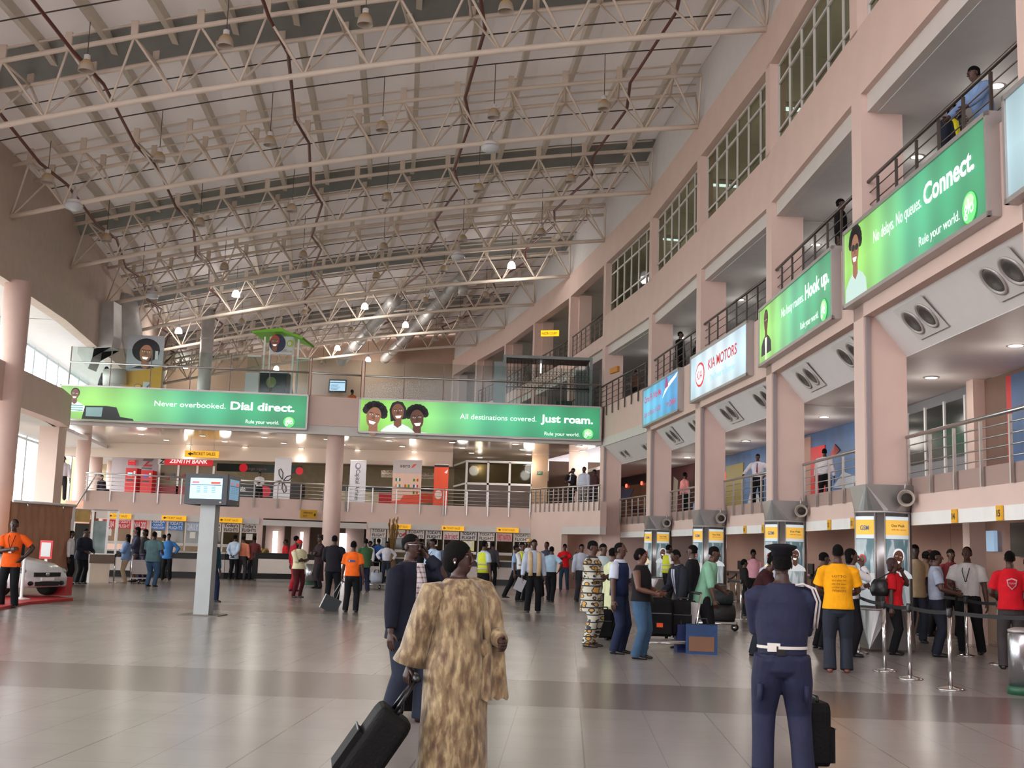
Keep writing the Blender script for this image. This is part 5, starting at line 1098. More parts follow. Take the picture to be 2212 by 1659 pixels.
PP = [  # label, feet px, feet py, head py, facing, options
 ('man in orange polo and lanyard with hand on hip, at the far left picture edge', 15, 1312, 1121, 12, dict(top=(226, 92, 30), bot=BK, sleeve='s', arms=('fold', 'hip'), skin=0, px=190, lanyard=(60, 40, 40), hair='crop', tuck=False)),
 ('man in white shirt half hidden behind the paper screen by the booth', 146, 1262, 1145, 100, dict(top=WH, bot=BK, px=90)),
 ('bald man in dark suit leaning toward the glass booth', 172, 1261, 1141, 70, dict(top=(36, 38, 50), bot=BK, jacket=WH, hair='crop', lean=.12, arms=('fwd', 'fwd'), wide=1.15, px=110, tuck=False)),
 ('man in pale blue shirt talking with the bald man in dark suit', 187, 1256, 1147, -80, dict(top=(130, 180, 214), bot=BK, arms=('fwd', 'out'), px=100)),
 ('woman in dark top with long hair behind the blue-shirted suitcase holder', 288, 1257, 1138, -60, dict(top=(60, 58, 76), bot=(44, 46, 66), skirt=.3, skin=2, hair='long', female=True, arms=('fold', 'fold'), px=100)),
 ('woman in blue blouse and khaki trousers reaching for a suitcase handle', 268, 1259, 1154, -70, dict(top=(110, 136, 176), bot=(170, 150, 124), hair='long', female=True, arms=('out', 'fold'), wide=1.15, px=110, skin=2, tuck=False, hem=.47, shoe=(190, 160, 150))),
 ('woman with shoulder-length black hair behind the man in jeans', 306, 1256, 1143, -30, dict(top=(40, 36, 40), bot=(56, 50, 70), hair='bob', female=True, px=90)),
 ('big man in grey-green shirt and jeans with a luggage trolley, from behind', 326, 1267, 1148, 165, dict(top=(84, 110, 116), botm=DENIM, arms=('fwd', 'fwd'), wide=1.3, sleeve='s', tuck=False, hem=.45, px=115)),
 ('man in bright blue shirt walking from the blue ticket windows', 358, 1254, 1152, 10, dict(top=(62, 116, 176), bot=BK, arms=('down', 'hip'), px=100, tuck=False)),
 ('person in yellow at the blue ticket windows', 349, 1243, 1154, 170, dict(top=(196, 190, 50), bot=(50, 50, 54), px=80)),
 ('person in teal coat half hidden behind the monitor post', 452, 1300, 1156, 60, dict(top=(32, 66, 84), bot=(30, 40, 66), arms=('down', 'down'), px=130, feet=((.05, .1), (-.05, -.09)), tuck=False)),
 ('man in pale blue shirt with hands clasped behind his back, by the ticket counter', 503, 1246, 1155, 172, dict(top=(178, 192, 212), bot=BK, arms=('back', 'back'), px=90, tuck=False)),
 ('person in peach top at the counter beside the man with clasped hands', 522, 1232, 1158, 178, dict(top=(226, 140, 110), bot=(60, 56, 60), px=75, skin=2)),
 ('man in maroon shirt holding a blue bag at the ticket counter', 545, 1238, 1158, -150, dict(top=(120, 62, 62), bot=(40, 40, 50), arms=('fwd', 'fold'), px=80, tuck=False)),
 ('woman in cream blouse and red headscarf with folded hands, before the white desk', 641, 1291, 1167, 55, dict(top=(214, 208, 172), bot=(72, 26, 30), arms=('fold', 'fold'), female=True, wide=1.2, cap=('wrap', (180, 50, 40)), hair='bob', tuck=False, hem=.5, px=120, sleeve='e', legm=(.06, .05, .042, .036, .034))),
 ('person in red top and trousers behind the woman with the red headscarf', 634, 1277, 1157, 140, dict(top=(160, 28, 44), bot=(170, 40, 50), px=110)),
 ('clerk in red top sitting low behind the white enquiry desk', 613, 1240, 1165, -60, dict(top=(210, 40, 46), bot=BK, px=75)),
 ('man in long dark robe and round cap beside the middle column', 686, 1271, 1157, -50, dict(top=(52, 36, 40), robe=.14, arms=('fold', 'fold'), cap=('kufi', (56, 40, 40)), px=115, skin=1)),
 ('man in black shirt and trousers from behind, beside the round column', 716, 1302, 1156, 176, dict(top=(30, 28, 36), bot=BK, arms=('fwd', 'fwd'), wide=1.15, px=140, tuck=False, sleeve='l')),
 ('man in orange T-shirt from behind, carrying a dark laptop bag', 757, 1322, 1168, 178, dict(top=(232, 104, 34), bot=BK, sleeve='s', arms=('down', 'low'), px=150, extra=back_badge, hair='crop', tuck=False, hem=.5)),
 ('man in green shirt with a pale green cloth over one shoulder', 785, 1279, 1163, -155, dict(top=(64, 98, 66), bot=(36, 40, 62), px=110, arms=('fold', 'fold'), scarf=(170, 196, 150), tuck=False, shoe=(90, 40, 40))),
 ('man in white shirt and dark jeans with hands on hips', 832, 1262, 1169, 14, dict(top=(208, 204, 214), botm=DDEN, arms=('hip', 'hip'), px=90, hair='crop')),
 ('person in white top left of the man with hands on hips', 796, 1250, 1168, -40, dict(top=WH, bot=(60, 60, 70), px=75)),
 ('person in blue shirt beside the dried flower arrangement', 815, 1243, 1163, 160, dict(top=(40, 80, 140), bot=BK, px=75)),
 ('man in dark clothes standing behind the man on the phone', 905, 1272, 1163, 150, dict(top=(24, 24, 30), bot=BK, px=110)),
 ('man in pale blue shirt and lanyard right of the man on the phone', 930, 1312, 1163, -40, dict(top=(166, 186, 212), bot=BK, px=150, arms=('down', 'down'), lanyard=(40, 46, 70), sleeve='l', head=-20)),
 ('man in slate blue shirt and jeans partly hidden behind the woman in lace', 962, 1268, 1172, 20, dict(top=(90, 96, 124), botm=DENIM, px=100)),
 ('man in yellow safety vest right of the woman in lace', 1042, 1314, 1167, 130, dict(top=(176, 196, 206), bot=BK, vest='hi', sleeve='s', px=145, hair='crop')),
 ('man in dark grey standing at the ticket windows beside the yellow vest', 1062, 1254, 1172, 165, dict(top=(64, 60, 68), bot=BK, px=85)),
 ('man in blue short sleeves striding to the right', 1112, 1296, 1177, 80, dict(top=(136, 166, 200), bot=BK, sleeve='s', px=115, feet=((.05, .05), (-.05, -.2)), arms=('down', 'fwd'))),
 ('man in white shirt, dark tie and open yellow vest reading a paper', 1125, 1300, 1171, 50, dict(top=WH, bot=BK, px=125, tie=(40, 40, 70), scarf=(214, 220, 60), arms=('fold', 'fold'), sleeve='l')),
 ('man in white round cap standing behind the beige-vested man', 1140, 1280, 1164, 10, dict(top=WH, bot=BK, cap=('kufi', (226, 190, 120)), px=110)),
 ('man in beige open waistcoat holding a sheet of paper', 1150, 1323, 1165, 12, dict(top=(176, 188, 210), bot=BK, px=155, arms=('down', 'down'), scarf=(200, 174, 136), sleeve='l', hair='crop')),
 ('bald man in dark shirt behind the beige waistcoat', 1178, 1290, 1170, -30, dict(top=(60, 62, 76), bot=BK, px=115, hair='crop')),
 ('man in pale blue shirt with a strap bag, walking away past the beige waistcoat', 1189, 1300, 1180, 160, dict(top=(166, 194, 216), bot=BK, px=120, sleeve='s', arms=('hip', 'down'), feet=((.05, .05), (-.05, -.06)))),
 ('girl in red T-shirt and short jeans with both hands raised', 1218, 1268, 1175, -8, dict(top=(206, 24, 34), bot=(44, 58, 76), sleeve='s', arms=('chest', 'wave'), px=90, female=True, hair='up', skin=2, shoe=(150, 60, 56), legm=(.058, .05, .040, .039, .032), tuck=False, hem=.5)),
 ('person in pale shirt with a shoulder bag, by the corner column', 1254, 1300, 1175, 20, dict(top=WB, bot=(50, 50, 56), px=110, skin=2)),
 ('man in patterned grey and gold kaftan looking down at his hands', 1276, 1397, 1168, 68, dict(topm=KAF, botm=KAF, arms=('fold', 'fold'), px=230, tuck=False, hem=.33, wide=1.15, nod=.25, sleeve='l', skin=1, shoe=(60, 44, 40), legm=(.068, .06, .055, .05, .048))),
 ('man in pale striped shirt behind the patterned kaftan', 1300, 1352, 1174, 40, dict(top=(186, 206, 214), bot=(60, 60, 64), px=150, wide=1.15)),
 ('person in pale yellow tunic beside the navy waistcoat', 1322, 1382, 1183, 120, dict(top=(196, 200, 160), robe=.3, px=170)),
 ('bald man in navy waistcoat and white short sleeves', 1336, 1412, 1172, 62, dict(top=WB, bot=(30, 38, 62), vest=(32, 42, 74), sleeve='s', arms=('down', 'fwd'), px=240, hair='crop', tuck=True, skin=1)),
 ('woman in black sleeveless top and blue jeans with a black shoulder bag', 1382, 1423, 1185, 66, dict(top=(24, 22, 26), botm=DENIM, sleeve='n', arms=('fwd', 'fwd'), px=240, female=True, hair='up', wide=1.12, tuck=False, hem=.52, skin=2, extra=strapbag(1, (22, 22, 24), .28, (.15, .07, .19), .03), legm=(.064, .057, .048, .045, .05))),
 ('man in yellow safety vest leaning by the second farthest poster column', 1440, 1306, 1176, 112, dict(top=WH, bot=BK, vest='hi', sleeve='s', arms=('fwd', 'fwd'), px=135, lean=.08)),
 ('man in dark suit and striped tie bending over his luggage trolley', 1474, 1402, 1186, -62, dict(top=(34, 36, 46), bot=BK, jacket=WB, tie=(110, 100, 120), px=190, lean=.22, arms=('fwd', 'low'), hair='crop', nod=.35, tuck=False)),
 ('man in black suit with white collar behind the trolley', 1494, 1380, 1177, -110, dict(top=(24, 24, 30), bot=BK, jacket=WH, px=180, tuck=False)),
 ('man in mint green shirt leaning over a trolley of bags', 1520, 1404, 1177, 72, dict(top=(130, 180, 152), bot=(28, 28, 32), px=220, lean=.24, arms=('low', 'fwd'), tuck=False, hem=.44, wide=1.1, sleeve='e')),
 ('woman in yellow safety vest at the check-in barrier', 1546, 1312, 1190, 120, dict(top=(190, 186, 160), bot=BK, vest='hi', px=115, hair='up', female=True, arms=('fwd', 'fwd'))),
 ('man in maroon top and dark jeans bending forward at the check-in line', 1632, 1416, 1192, 72, dict(top=(56, 26, 30), botm=DDEN, px=200, lean=.42, arms=('reach', 'reach'), tuck=False, wide=1.1, hair='crop')),
 ('man in white shirt with dark straps facing the check-in desks', 1668, 1384, 1192, 150, dict(top=WB, bot=BK, px=180, hair='crop')),
 ('clerk in pink blouse behind the check-in monitor', 1627, 1320, 1187, 0, dict(top=(222, 164, 178), bot=BK, px=95, hair='up', female=True, skin=1)),
 ('man in bright yellow T-shirt with small print on its back, at the barrier', 1812, 1452, 1176, 172, dict(top=(236, 164, 22), botm=DDEN, sleeve='s', arms=('fwd', 'fwd'), px=270, tuck=False, hem=.49, hair='crop', skin=1, wide=1.1, feet=((.07, -.02), (-.06, 0)), shoe=(110, 60, 46), extra=shirt_print([('LOTTO', .018), ('you play we', .014), ('pay the team', .014), ('of the year', .014), ('WINNERS', .018)], (90, 56, 30)), legm=(.066, .058, .05, .048, .052))),
 ('dark-haired person in white turned right, just beyond the yellow T-shirt', 1842, 1418, 1186, 80, dict(top=(196, 196, 200), bot=BK, px=190, hair='bob', arms=('chin', 'fold'))),
 ('woman in red top with auburn bob and black handbag, hand at her mouth', 1932, 1414, 1206, 72, dict(top=(200, 30, 40), bot=BK, sleeve='s', arms=('bag', 'chin'), px=210, female=True, hair='bob_red', skin=1, wide=1.12, tuck=False, hem=.51, extra=strapbag(-1, (20, 19, 22), .16, (.15, .08, .14), .13))),
 ('man in beige T-shirt with two printed faces, facing the barrier', 1980, 1388, 1176, 8, dict(top=(206, 184, 150), bot=(54, 60, 74), sleeve='s', arms=('down', 'down'), px=160, tuck=False, skin=0)),
 ('man in grey short-sleeved shirt facing right at the barrier', 2026, 1418, 1189, 76, dict(top=(150, 160, 178), bot=(30, 34, 46), sleeve='s', arms=('fwd', 'fwd'), px=225, hair='short', tuck=True)),
 ('man in white short-sleeved shirt with black lanyard pouch', 2094, 1412, 1181, -30, dict(top=(206, 204, 204), bot=BK, sleeve='s', arms=('fwd', 'down'), px=230, hair='crop', lanyard=(24, 24, 28), wide=1.12, feet=((.11, .0), (-.05, .03)))),
 ('man in maroon shirt at the check-in desk under the wall screen', 2058, 1378, 1186, 6, dict(top=(92, 30, 36), bot=BK, px=130)),
 ('man in black leaning at the check-in desk behind the grey shirt', 1999, 1374, 1190, 120, dict(top=(30, 28, 34), bot=BK, px=130, lean=.1)),
 ('bald pale-skinned man at the desk between the beige and grey shirts', 2012, 1368, 1187, 60, dict(top=(120, 110, 120), bot=BK, px=130, hair='none', skin=2)),
 ('man in red team shirt with a white shield emblem, at the right picture edge', 2188, 1446, 1190, 168, dict(top=(206, 28, 42), bot=(66, 60, 62), sleeve='s', arms=('down', 'fwd'), px=250, tuck=False, hem=.5, hair='short', extra=shield, belt=(170, 150, 130))),
 ('man in grey cut off by the right picture edge', 2226, 1400, 1203, 150, dict(top=(130, 130, 144), bot=BK, px=190)),
 ('person in dark clothes hunched behind the officer\'s cap', 1772, 1402, 1192, 100, dict(top=(26, 26, 30), bot=BK, px=180, lean=.12)),
 ('seated woman in black with yellow trim by the check-in barrier', 1608, 1330, 1212, 100, dict(top=(30, 28, 28), bot=BK, px=110, hair='up')),
]
for lab, px, fy, hy, th, kw in PP:
    f, h = gp(px, fy, hy); h = min(max(h, 1.50), 1.95)
    person(lab, f, h, th, **kw)
def up(lab, ux, hy, Y, zf, th, **kw):
    """figure on an upper floor: head top at the pixel"""
    q = at(ux, hy, Y); h = min(max(q.z-zf, 1.55), 1.85); person(lab, V((q.x, Y, zf)), h, th, **kw)
up('man in white shirt, hand at ear, at the head of the left stairs', 139, 985, 47.0, 3.0, 20, top=(214, 206, 212), bot=(40, 34, 36), arms=('phone', 'down'), px=70)
up('person in dark clothes seated behind the left end of the balcony rail', 222, 1016, 54.5, 3.36, 60, top=(54, 44, 52), bot=(40, 34, 40), px=60, seat=.24)
up('man in white shirt at the airline desk behind the left balcony', 562, 1020, 55.2, 3.36, 30, top=WH, bot=BK, arms=('fwd', 'fold'), px=60)
up('person in dark suit beside the round column on the back balcony', 729, 1010, 53.5, 3.36, 160, top=(44, 38, 44), bot=BK, px=60, jacket=WB)
up('man in black suit with hand at chin leaning on the corner balcony rail', 1238, 1011, 51.2, 3.4, -60, top=(30, 26, 28), bot=BK, arms=('chin', 'fold'), px=70, jacket=WB, tuck=False)
up('man in white shirt between two others at the corner balcony', 1262, 1008, 50.6, 3.4, -40, top=WB, bot=(130, 124, 130), px=70, wide=1.1)
up('person in dark red at the corner balcony, beside the square column', 1284, 1014, 49.2, 3.4, -60, top=(70, 40, 46), bot=(50, 44, 60), px=70)
def gal(lab, ux, hy, i, d, zf, th, **kw):
    o, rz, L = bay(i); e = V((math.cos(rz), math.sin(rz), 0)); n = V((-e.y, e.x, 0)); a = o+n*d; b = a+e*L; q = onplane(ux, hy, (a.x, a.y), (b.x, b.y))
    h = min(max(q.z-zf, 1.5), 1.85); person(lab, V((q.x, q.y, zf)), h, th, **kw)
gal('person in pink top on the balcony behind the third square column', 1480, 1020, 6, 2.6, 3.05, 120, top=(206, 130, 130), bot=BK, px=60)
gal('man in white shirt leaning on the balcony rail between the square columns', 1637, 986, 5, 1.5, 3.05, -20, top=(200, 196, 206), bot=BK, px=85, arms=('out', 'hip'), tie=(120, 40, 40), wide=1.1)
gal('man in white shirt at the red balcony door, facing away', 1781, 970, 4, 2.4, 3.05, 160, top=(206, 200, 206), bot=BK, px=100, wide=1.1)
gal('man in black on the upper gallery, just left of the Connect box', 1816, 410, 4, .75, 7.5, 60, top=(22, 20, 24), bot=BK, px=120)
gal('man in dark jacket with yellow scarf on the upper gallery', 2056, 120, 3, 1.0, 7.5, 40, top=(30, 34, 46), bot=BK, px=170, scarf=(206, 196, 40), jacket=(206, 196, 40), wide=1.15)
gal('person in black beside the yellow scarf on the upper gallery', 2076, 140, 3, 1.35, 7.5, 30, top=(24, 24, 28), bot=BK, px=170)
gal('man in pale blue shirt leaning on the top right gallery rail', 2124, 84, 3, .85, 7.5, -75, top=(120, 146, 186), bot=BK, px=180, lean=.25, arms=('reach', 'reach'), wide=1.1)
gal('man in black suit on the gallery above the sky-blue airline box', 1470, 716, 6, .7, 7.5, 60, top=(24, 22, 28), bot=BK, px=80, jacket=WH)
gal('man in black on the gallery behind the white car-maker box', 1506, 738, 5, 1.2, 7.5, -60, top=(26, 24, 28), bot=BK, px=80)
gal('person in brown on the gallery left of the sky-blue airline box', 1374, 800, 7, 1.0, 7.5, 30, top=(90, 66, 56), bot=BK, px=70)
up('person in dark grey at a white desk behind the left mezzanine glass', 221, 790, 49.5, 7.3, 90, top=(70, 66, 70), bot=BK, px=70, lean=.3, arms=('fwd', 'fwd'))
up('person in orange seated low behind the mezzanine glass', 761, 846, 51.0, 7.3, 150, top=(220, 110, 60), bot=BK, px=60, seat=.24)
up('person in black leaning on the phone-company kiosk counter', 628, 784, 51.5, 7.3, -60, top=(28, 24, 26), bot=BK, px=70, lean=.4, arms=('fwd', 'fwd'), wide=1.5, hair='bob')
for k, (t, b, strap, col) in enumerate(BAGS):
    g = thing('handbag', ('black shoulder bag hanging at the hip of the woman in jeans', 'black handbag on the shoulder of the woman in red')[k], 'handbag', t.location, t.rotation_euler.z)
    cm = mat('black_leather', (22, 22, 24), .4, bump=.3, bscale=14); b.build('bag_body', cm, g); MB().tube(strap, .012, n=6).build('strap', cm, g)
# ================================================================== COLUMNS WITH CURVED POSTERS
PMETAL = mat('column_cladding_steel', (150, 148, 148), .34, .85, vary=.06)
def poster_mat():
    m, nt, p = nodes_of('curved_poster_print', .25); x, z = gen_x(nt)
    nz = nt.nodes.new('ShaderNodeTexNoise'); nz.inputs['Scale'].default_value = 2.2; tc = nt.nodes.new('ShaderNodeTexCoord'); nt.links.new(tc.outputs['Generated'], nz.inputs['Vector'])
    a = ramp(nt, z, [(0, (196, 206, 208)), (.34, (176, 194, 200)), (.36, (92, 116, 122)), (.74, (92, 116, 122)), (.75, (200, 208, 212)), (.79, (236, 186, 84)), (.955, (236, 190, 92)), (.96, (214, 228, 236))], 'CONSTANT')
    b = ramp(nt, nz.outputs[0], [(.44, (86, 112, 120)), (.5, (206, 214, 218)), (.6, (196, 202, 206))]); lo = math_(nt, 'LESS_THAN', z, .74)
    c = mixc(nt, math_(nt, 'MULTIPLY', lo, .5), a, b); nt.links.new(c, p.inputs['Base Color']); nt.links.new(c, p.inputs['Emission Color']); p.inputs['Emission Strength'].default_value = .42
    return m
POST = poster_mat()
def arc(mb, r, a0, a1, z0, z1, n=14, th=.012):
    vs = [V((rr*math.sin(a), -rr*math.cos(a), z)) for z in (z0, z1) for rr in (r, r+th) for a in [a0+(a1-a0)*k/n for k in range(n+1)]]
    q = n+1; fs = []
    for k in range(n): fs += [(q+k, q+k+1, 3*q+k+1, 3*q+k), (k, 2*q+k, 2*q+k+1, k+1), (k, k+1, q+k+1, q+k), (2*q+k, 3*q+k, 3*q+k+1, 2*q+k+1)]
    fs += [(0, q, 3*q, 2*q), (n, 2*q+n, 3*q+n, q+n)]
    return mb.add(vs, fs, None, True)
for i in range(3, 7):
    o, rz, L = bay(i); e = V((math.cos(rz), math.sin(rz), 0)); n = V((-e.y, e.x, 0)); c = o+e*.28+n*.40
    t = thing('poster_column', ('steel-clad poster column nearest the viewer', 'steel-clad poster column second from the right', 'steel-clad poster column third from the right', 'steel-clad poster column farthest away, by the safety vests')[i-3], 'poster column', c, 0, 'poster columns')
    r = .49; k = MB(); k.lathe((0, 0, 0), [(r, .72), (r, 2.42)], n=36); k.build('drum', PMETAL, t)
    for z0, z1, rev in ((2.42, 2.9, False), (.04, .72, True)):                    # facetted transition between round drum and square shaft
        q = MB(); N = 8; cs = [V((math.sin(2*PI*j/32)*r, -math.cos(2*PI*j/32)*r, 0)) for j in range(32)]; hs = .40 if not rev else .36
        sq = [V((-hs*1.02, -hs, 0)), V((hs*1.02, -hs, 0)), V((hs*1.02, hs, 0)), V((-hs*1.02, hs, 0))]; sq = [M.Rotation(rz+PI/2, 3, 'Z') @ v for v in sq]
        sa = sorted(range(4), key=lambda j: (math.atan2(sq[j].x, -sq[j].y)) % (2*PI)); za, zb = (z0, z1) if not rev else (z1, z0)
        vs = [v+V((0, 0, za)) for v in cs]+[sq[j]*1.12+V((0, 0, zb)) for j in sa]; fs = []
        an = [(math.atan2(sq[j].x, -sq[j].y)) % (2*PI) for j in sa]; near = [min(range(4), key=lambda b_: abs(((2*PI*(j+.5)/32-an[b_]+PI) % (2*PI))-PI)) for j in range(32)]
        for j in range(32):
            fs.append((j, (j+1) % 32, 32+near[j]))
            if near[j] != near[(j+1) % 32]: fs.append(((j+1) % 32, 32+near[(j+1) % 32], 32+near[j]))
        fs.append((35, 34, 33, 32)); q.add(vs, fs); q.build('cap' if not rev else 'base', PMETAL, t)
    for z in (2.42, .72): MB().lathe((0, 0, z), [(r+.01, -.02), (r+.02, 0), (r+.01, .02)], n=36).build('ring', ALU, t)
    for s, (a0, a1) in enumerate(((-1.45, -.55), (-.20, .75))):
        w_ = arc(MB(), r+.004, a0, a1, .78, 2.34).build('poster', POST, t); am = (a0+a1)/2
        for rr_ in (a0-.02, a1+.0): arc(MB(), r+.002, rr_, rr_+.04, .74, 2.4, 2, .03).build('poster_frame', ALU, t)
        T = M.Rotation(am, 4, 'Z') @ M.Translation((0, -r-.022, 0)); b = bust(t, 0, 0, .27 if s else .2, 0, (220, 224, 228) if s else (170, 40, 40), (206, 212, 216) if s else (226, 196, 150), 'short', .2, lit=.5, cut=-.35)
        b.data.transform(T @ M.Translation((-.02, 0, 1.62 if s else 1.55))); b.name = 'poster_portrait'
        if s: text('One Walk', t, -.14, 2.16, .045, .26, INK, y=0, T=T, bold=.01); text('with the nation', t, -.14, 2.1, .03, .28, paint((150, 70, 40)), y=0, T=T)
        else: text('GSM', t, -.06, 2.1, .08, .2, paint((60, 100, 150)), y=0, T=T, bold=.02)
    t2 = thing('horn_loudspeaker', 'round horn loudspeaker on the %s poster column' % ('nearest', 'second', 'third', 'farthest')[i-3], 'loudspeaker', c+V((.24, -.62, 2.66)), 0, 'horn loudspeakers')
    MB().lathe((0, 0, 0), [(.05, .1), (.09, .02), (.135, -.04), (.15, -.05), (.13, -.03), (.07, .02), (.03, .05)], n=24, axis=(.2, 1, 0)).build('horn', mat('horn_beige', (176, 166, 156), .45, vary=.03), t2); MB().tube([(.015, .02, 0), (.005, -.03, 0)], [.085, .09], n=20).build('throat', DARK, t2); MB().tube([(0, .05, .1), (0, .02, .3)], .02, n=6).build('bracket', ALU, t2)
# ================================================================== PENDANT LAMPS
def shade_mat():
    m, nt, p = nodes_of('frosted_amber_shade', .35); x, z = gen_x(nt); c = ramp(nt, z, [(0, (206, 196, 190)), (.35, (206, 190, 170)), (.8, (206, 172, 118)), (1, (186, 150, 96))]); nt.links.new(c, p.inputs['Base Color'])
    p.inputs['Transmission Weight'].default_value = .25; return m
SHADE = shade_mat(); LIT = glow((255, 250, 255), 6.0)
sp = [(.085, .30), (.10, .285), (.155, .22), (.185, .13), (.195, .03), (.2, 0), (.19, .0), (.183, .04), (.17, .14), (.14, .21), (.08, .27)]
pm_s = MB().lathe((0, 0, 0), sp, n=24).mesh('shade', SHADE); pm_l = MB().lathe((0, 0, 0), sp, n=24).mesh('shade_lit', LIT)
pm_c = MB().lathe((0, 0, .28), [(.075, 0), (.08, .02), (.08, .14), (.05, .16)], n=16).mesh('lamp_cap', WHITE); pm_r = MB().tube([(0, 0, .42), (0, 0, 2.6)], .012, n=6).mesh('rod', DSTEEL)
LAMPS = [(27.0, [(187, 142), (488, 88), (789, 42), (1093, 13)], ''), (33.8, [(103, 385), (344, 339), (583, 304), (826, 272), (1067, 245), (1305, 226)], ''), (40.6, [(230, 513), (432, 479), (631, 449), (836, 425), (1034, 405), (1233, 385)], ''),
         (47.4, [(307, 604), (485, 575), (655, 549), (829, 532), (1000, 515), (1170, 501)], ''), (54.2, [(510, 634), (660, 614), (813, 594), (959, 580), (1105, 572)], '04'), (61.0, [(386, 714), (522, 694), (657, 675), (788, 661), (919, 648), (1050, 636)], '03'),
         (67.8, [(397, 749), (520, 741), (642, 726), (758, 712), (876, 701), (993, 690)], '4'), (74.6, [(509, 773), (620, 762), (729, 751), (941, 731)], '2'), (80.5, [(400, 791), (597, 795), (698, 781), (795, 776)], '013')]
for r, (Y, ps, lit) in enumerate(LAMPS):
    for k, (px, py) in enumerate(ps):
        q = at(px, py, Y); q.z -= .15; on = str(k) in lit
        t = thing('pendant_lamp', '%s pendant lamp, %s from left in the %s row from top' % ('lit white' if on else 'unlit amber', ORD[k], ORD[r]), 'pendant lamp', q, 0, 'pendant lamps')
        obj('shade', pm_l if on else pm_s, t); obj('cap', pm_c, t); obj('rod', pm_r, t)
        if on:
            l = bpy.data.lights.new('pendant_lamp_light', 'POINT'); l.energy = 160; l.shadow_soft_size = .2; l.color = (1, .94, .86); lo = bpy.data.objects.new('pendant_lamp_light', l); COL.objects.link(lo); lo.location = q+V((0, 0, -.12))
dm_ = MB().lathe((0, 0, 0), [(.26, .06), (.30, .0), (.26, -.1), (.12, -.16), (.02, -.17)], n=24).mesh('dome', mat('pale_dome', (206, 210, 214), .3, vary=.02)); dc_ = MB().lathe((0, 0, .05), [(.25, 0), (.24, .12), (.1, .15), (.02, .6)], n=20).mesh('dome_mount', WHITE)
for k, (px, py, Y) in enumerate(((159, 444, 35.2), (1059, 319, 35.2), (329, 638, 48.8), (990, 554, 48.8), (938, 633, 62.4))):
    t = thing('dome_loudspeaker', 'pale domed loudspeaker under a roof truss, %s' % ('left of the second lamp row', 'right of the second lamp row', 'left end of the fifth lamp row', 'near the right wall below the third lamp row', 'deep in the hall by the round ducts')[k], 'loudspeaker', at(px, py, Y), 0, 'dome loudspeakers'); obj('dome', dm_, t); obj('mount', dc_, t)
# ================================================================== DUCTS
DUCT = mat('galvanised_duct', (186, 184, 182), .5, .3, vary=.12, vscale=2)
def duct(label, a, b, r, ribs=7, drop=None):
    t = thing('air_duct', label, 'air duct', (0, 0, 0), 0, 'round air ducts'); MB().tube([a, b], r, n=24).build('pipe', DUCT, t)
    d = (b-a)
    for k in range(ribs+1): c = a+d*(k/ribs); u = d.normalized()*.04; MB().tube([c-u, c+u], r*1.06, n=24).build('flange', DUCT, t)
    if drop: MB().tube([a+V((0, .3, -r)), a+V((0, .3, -r-drop))], r*.75, n=20).build('outlet', DUCT, t)
duct('round silvery duct under the roof, middle one running to the back wall', at(852, 650, 62), at(738, 780, 81.5), .36)
duct('round silvery duct under the roof nearest the right wall, with a short outlet', at(1000, 600, 60), at(832, 775, 81.5), .33, 8, .5)
a = at(452, 668, 60); duct('upright round duct behind the left mezzanine glass', a, V((a.x, 60, 7.35)), .34, 4); 
t = thing('supply_duct', 'big square silvery supply duct bending above the left mezzanine glass', 'air duct', (0, 0, 0)); k = MB()
def rect(px, py, w_, h_, Y, ax=V((1, 0, 0)), up_=V((0, 0, 1))): c = at(px, py, Y); return [c+ax*(sx_*w_/2)+up_*(sz_*h_/2) for sx_, sz_ in ((-1, -1), (1, -1), (1, 1), (-1, 1))]
def rects(k, rs):
    vs = [v for r in rs for v in r]; fs = [(4*i+j, 4*i+(j+1) % 4, 4*i+4+(j+1) % 4, 4*i+4+j) for i in range(len(rs)-1) for j in range(4)]+[(3, 2, 1, 0), tuple(4*len(rs)-4+j for j in range(4))]
    k.add(vs, fs)
yy = V((0, 1, 0)); xx = V((1, 0, 0)); zz = V((0, 0, 1)); dg_ = V((.7, 0, -.7))
rects(k, [rect(236, 655, .75, .9, 48.5, xx, yy), rect(236, 730, .75, .9, 48.5, xx, yy), rect(229, 765, .95, .9, 48.5, V((.85, 0, .5)), yy), rect(205, 778, .9, .9, 48.5, V((.2, 0, .98)), yy), rect(178, 750, .7, .9, 48.5, zz, yy)])
k.build('duct_bend', DUCT, t)
k = MB(); k.tube([at(262, 660, 52), at(282, 770, 56), at(268, 838, 57)], .75, n=20); k.build('large_pipe', DUCT, t)
MB().tube([at(248, 800, 49), at(248, 832, 49)], .5, n=20).build('fan_housing', mat('pale_housing', (206, 200, 196), .4, vary=.04), t)
# ================================================================== MEZZANINE THINGS
p = at(268, 838, 49.2); t = thing('billboard', 'tall billboard of a laughing curly-haired woman above a yellow band', 'billboard', V((p.x, 49.2, 7.3)), math.radians(4)); wb = at(350, 780, 49.2).x-p.x
zt = at(310, 724, 49.2).z-7.3; MB().box(0, wb, 0, .06, .3, zt).build('panel', mat('billboard_grey', (186, 188, 196), .5, vary=.03), t); MB().box(.1, .18, .06, .12, 0, zt).build('post', ALU, t); MB().box(wb-.18, wb-.1, .06, .12, 0, zt).build('post', ALU, t)
MB().poly([(0, .3), (wb, .3), (wb, zt*.56), (wb*.45, zt*.5), (0, zt*.47)], -.03, -.0).build('yellow_band', mat('billboard_yellow', (206, 156, 52), .5, vary=.06), t)
b = bust(t, wb*.52, zt*.74, .78, 2, (22, 20, 24), (34, 34, 44), 'afro', .1, lit=.55, cut=zt*.52); MB().box(wb*.78, wb*.86, -.03, -.015, zt*.66, zt*.78).build('phone_picture', WHT, t)
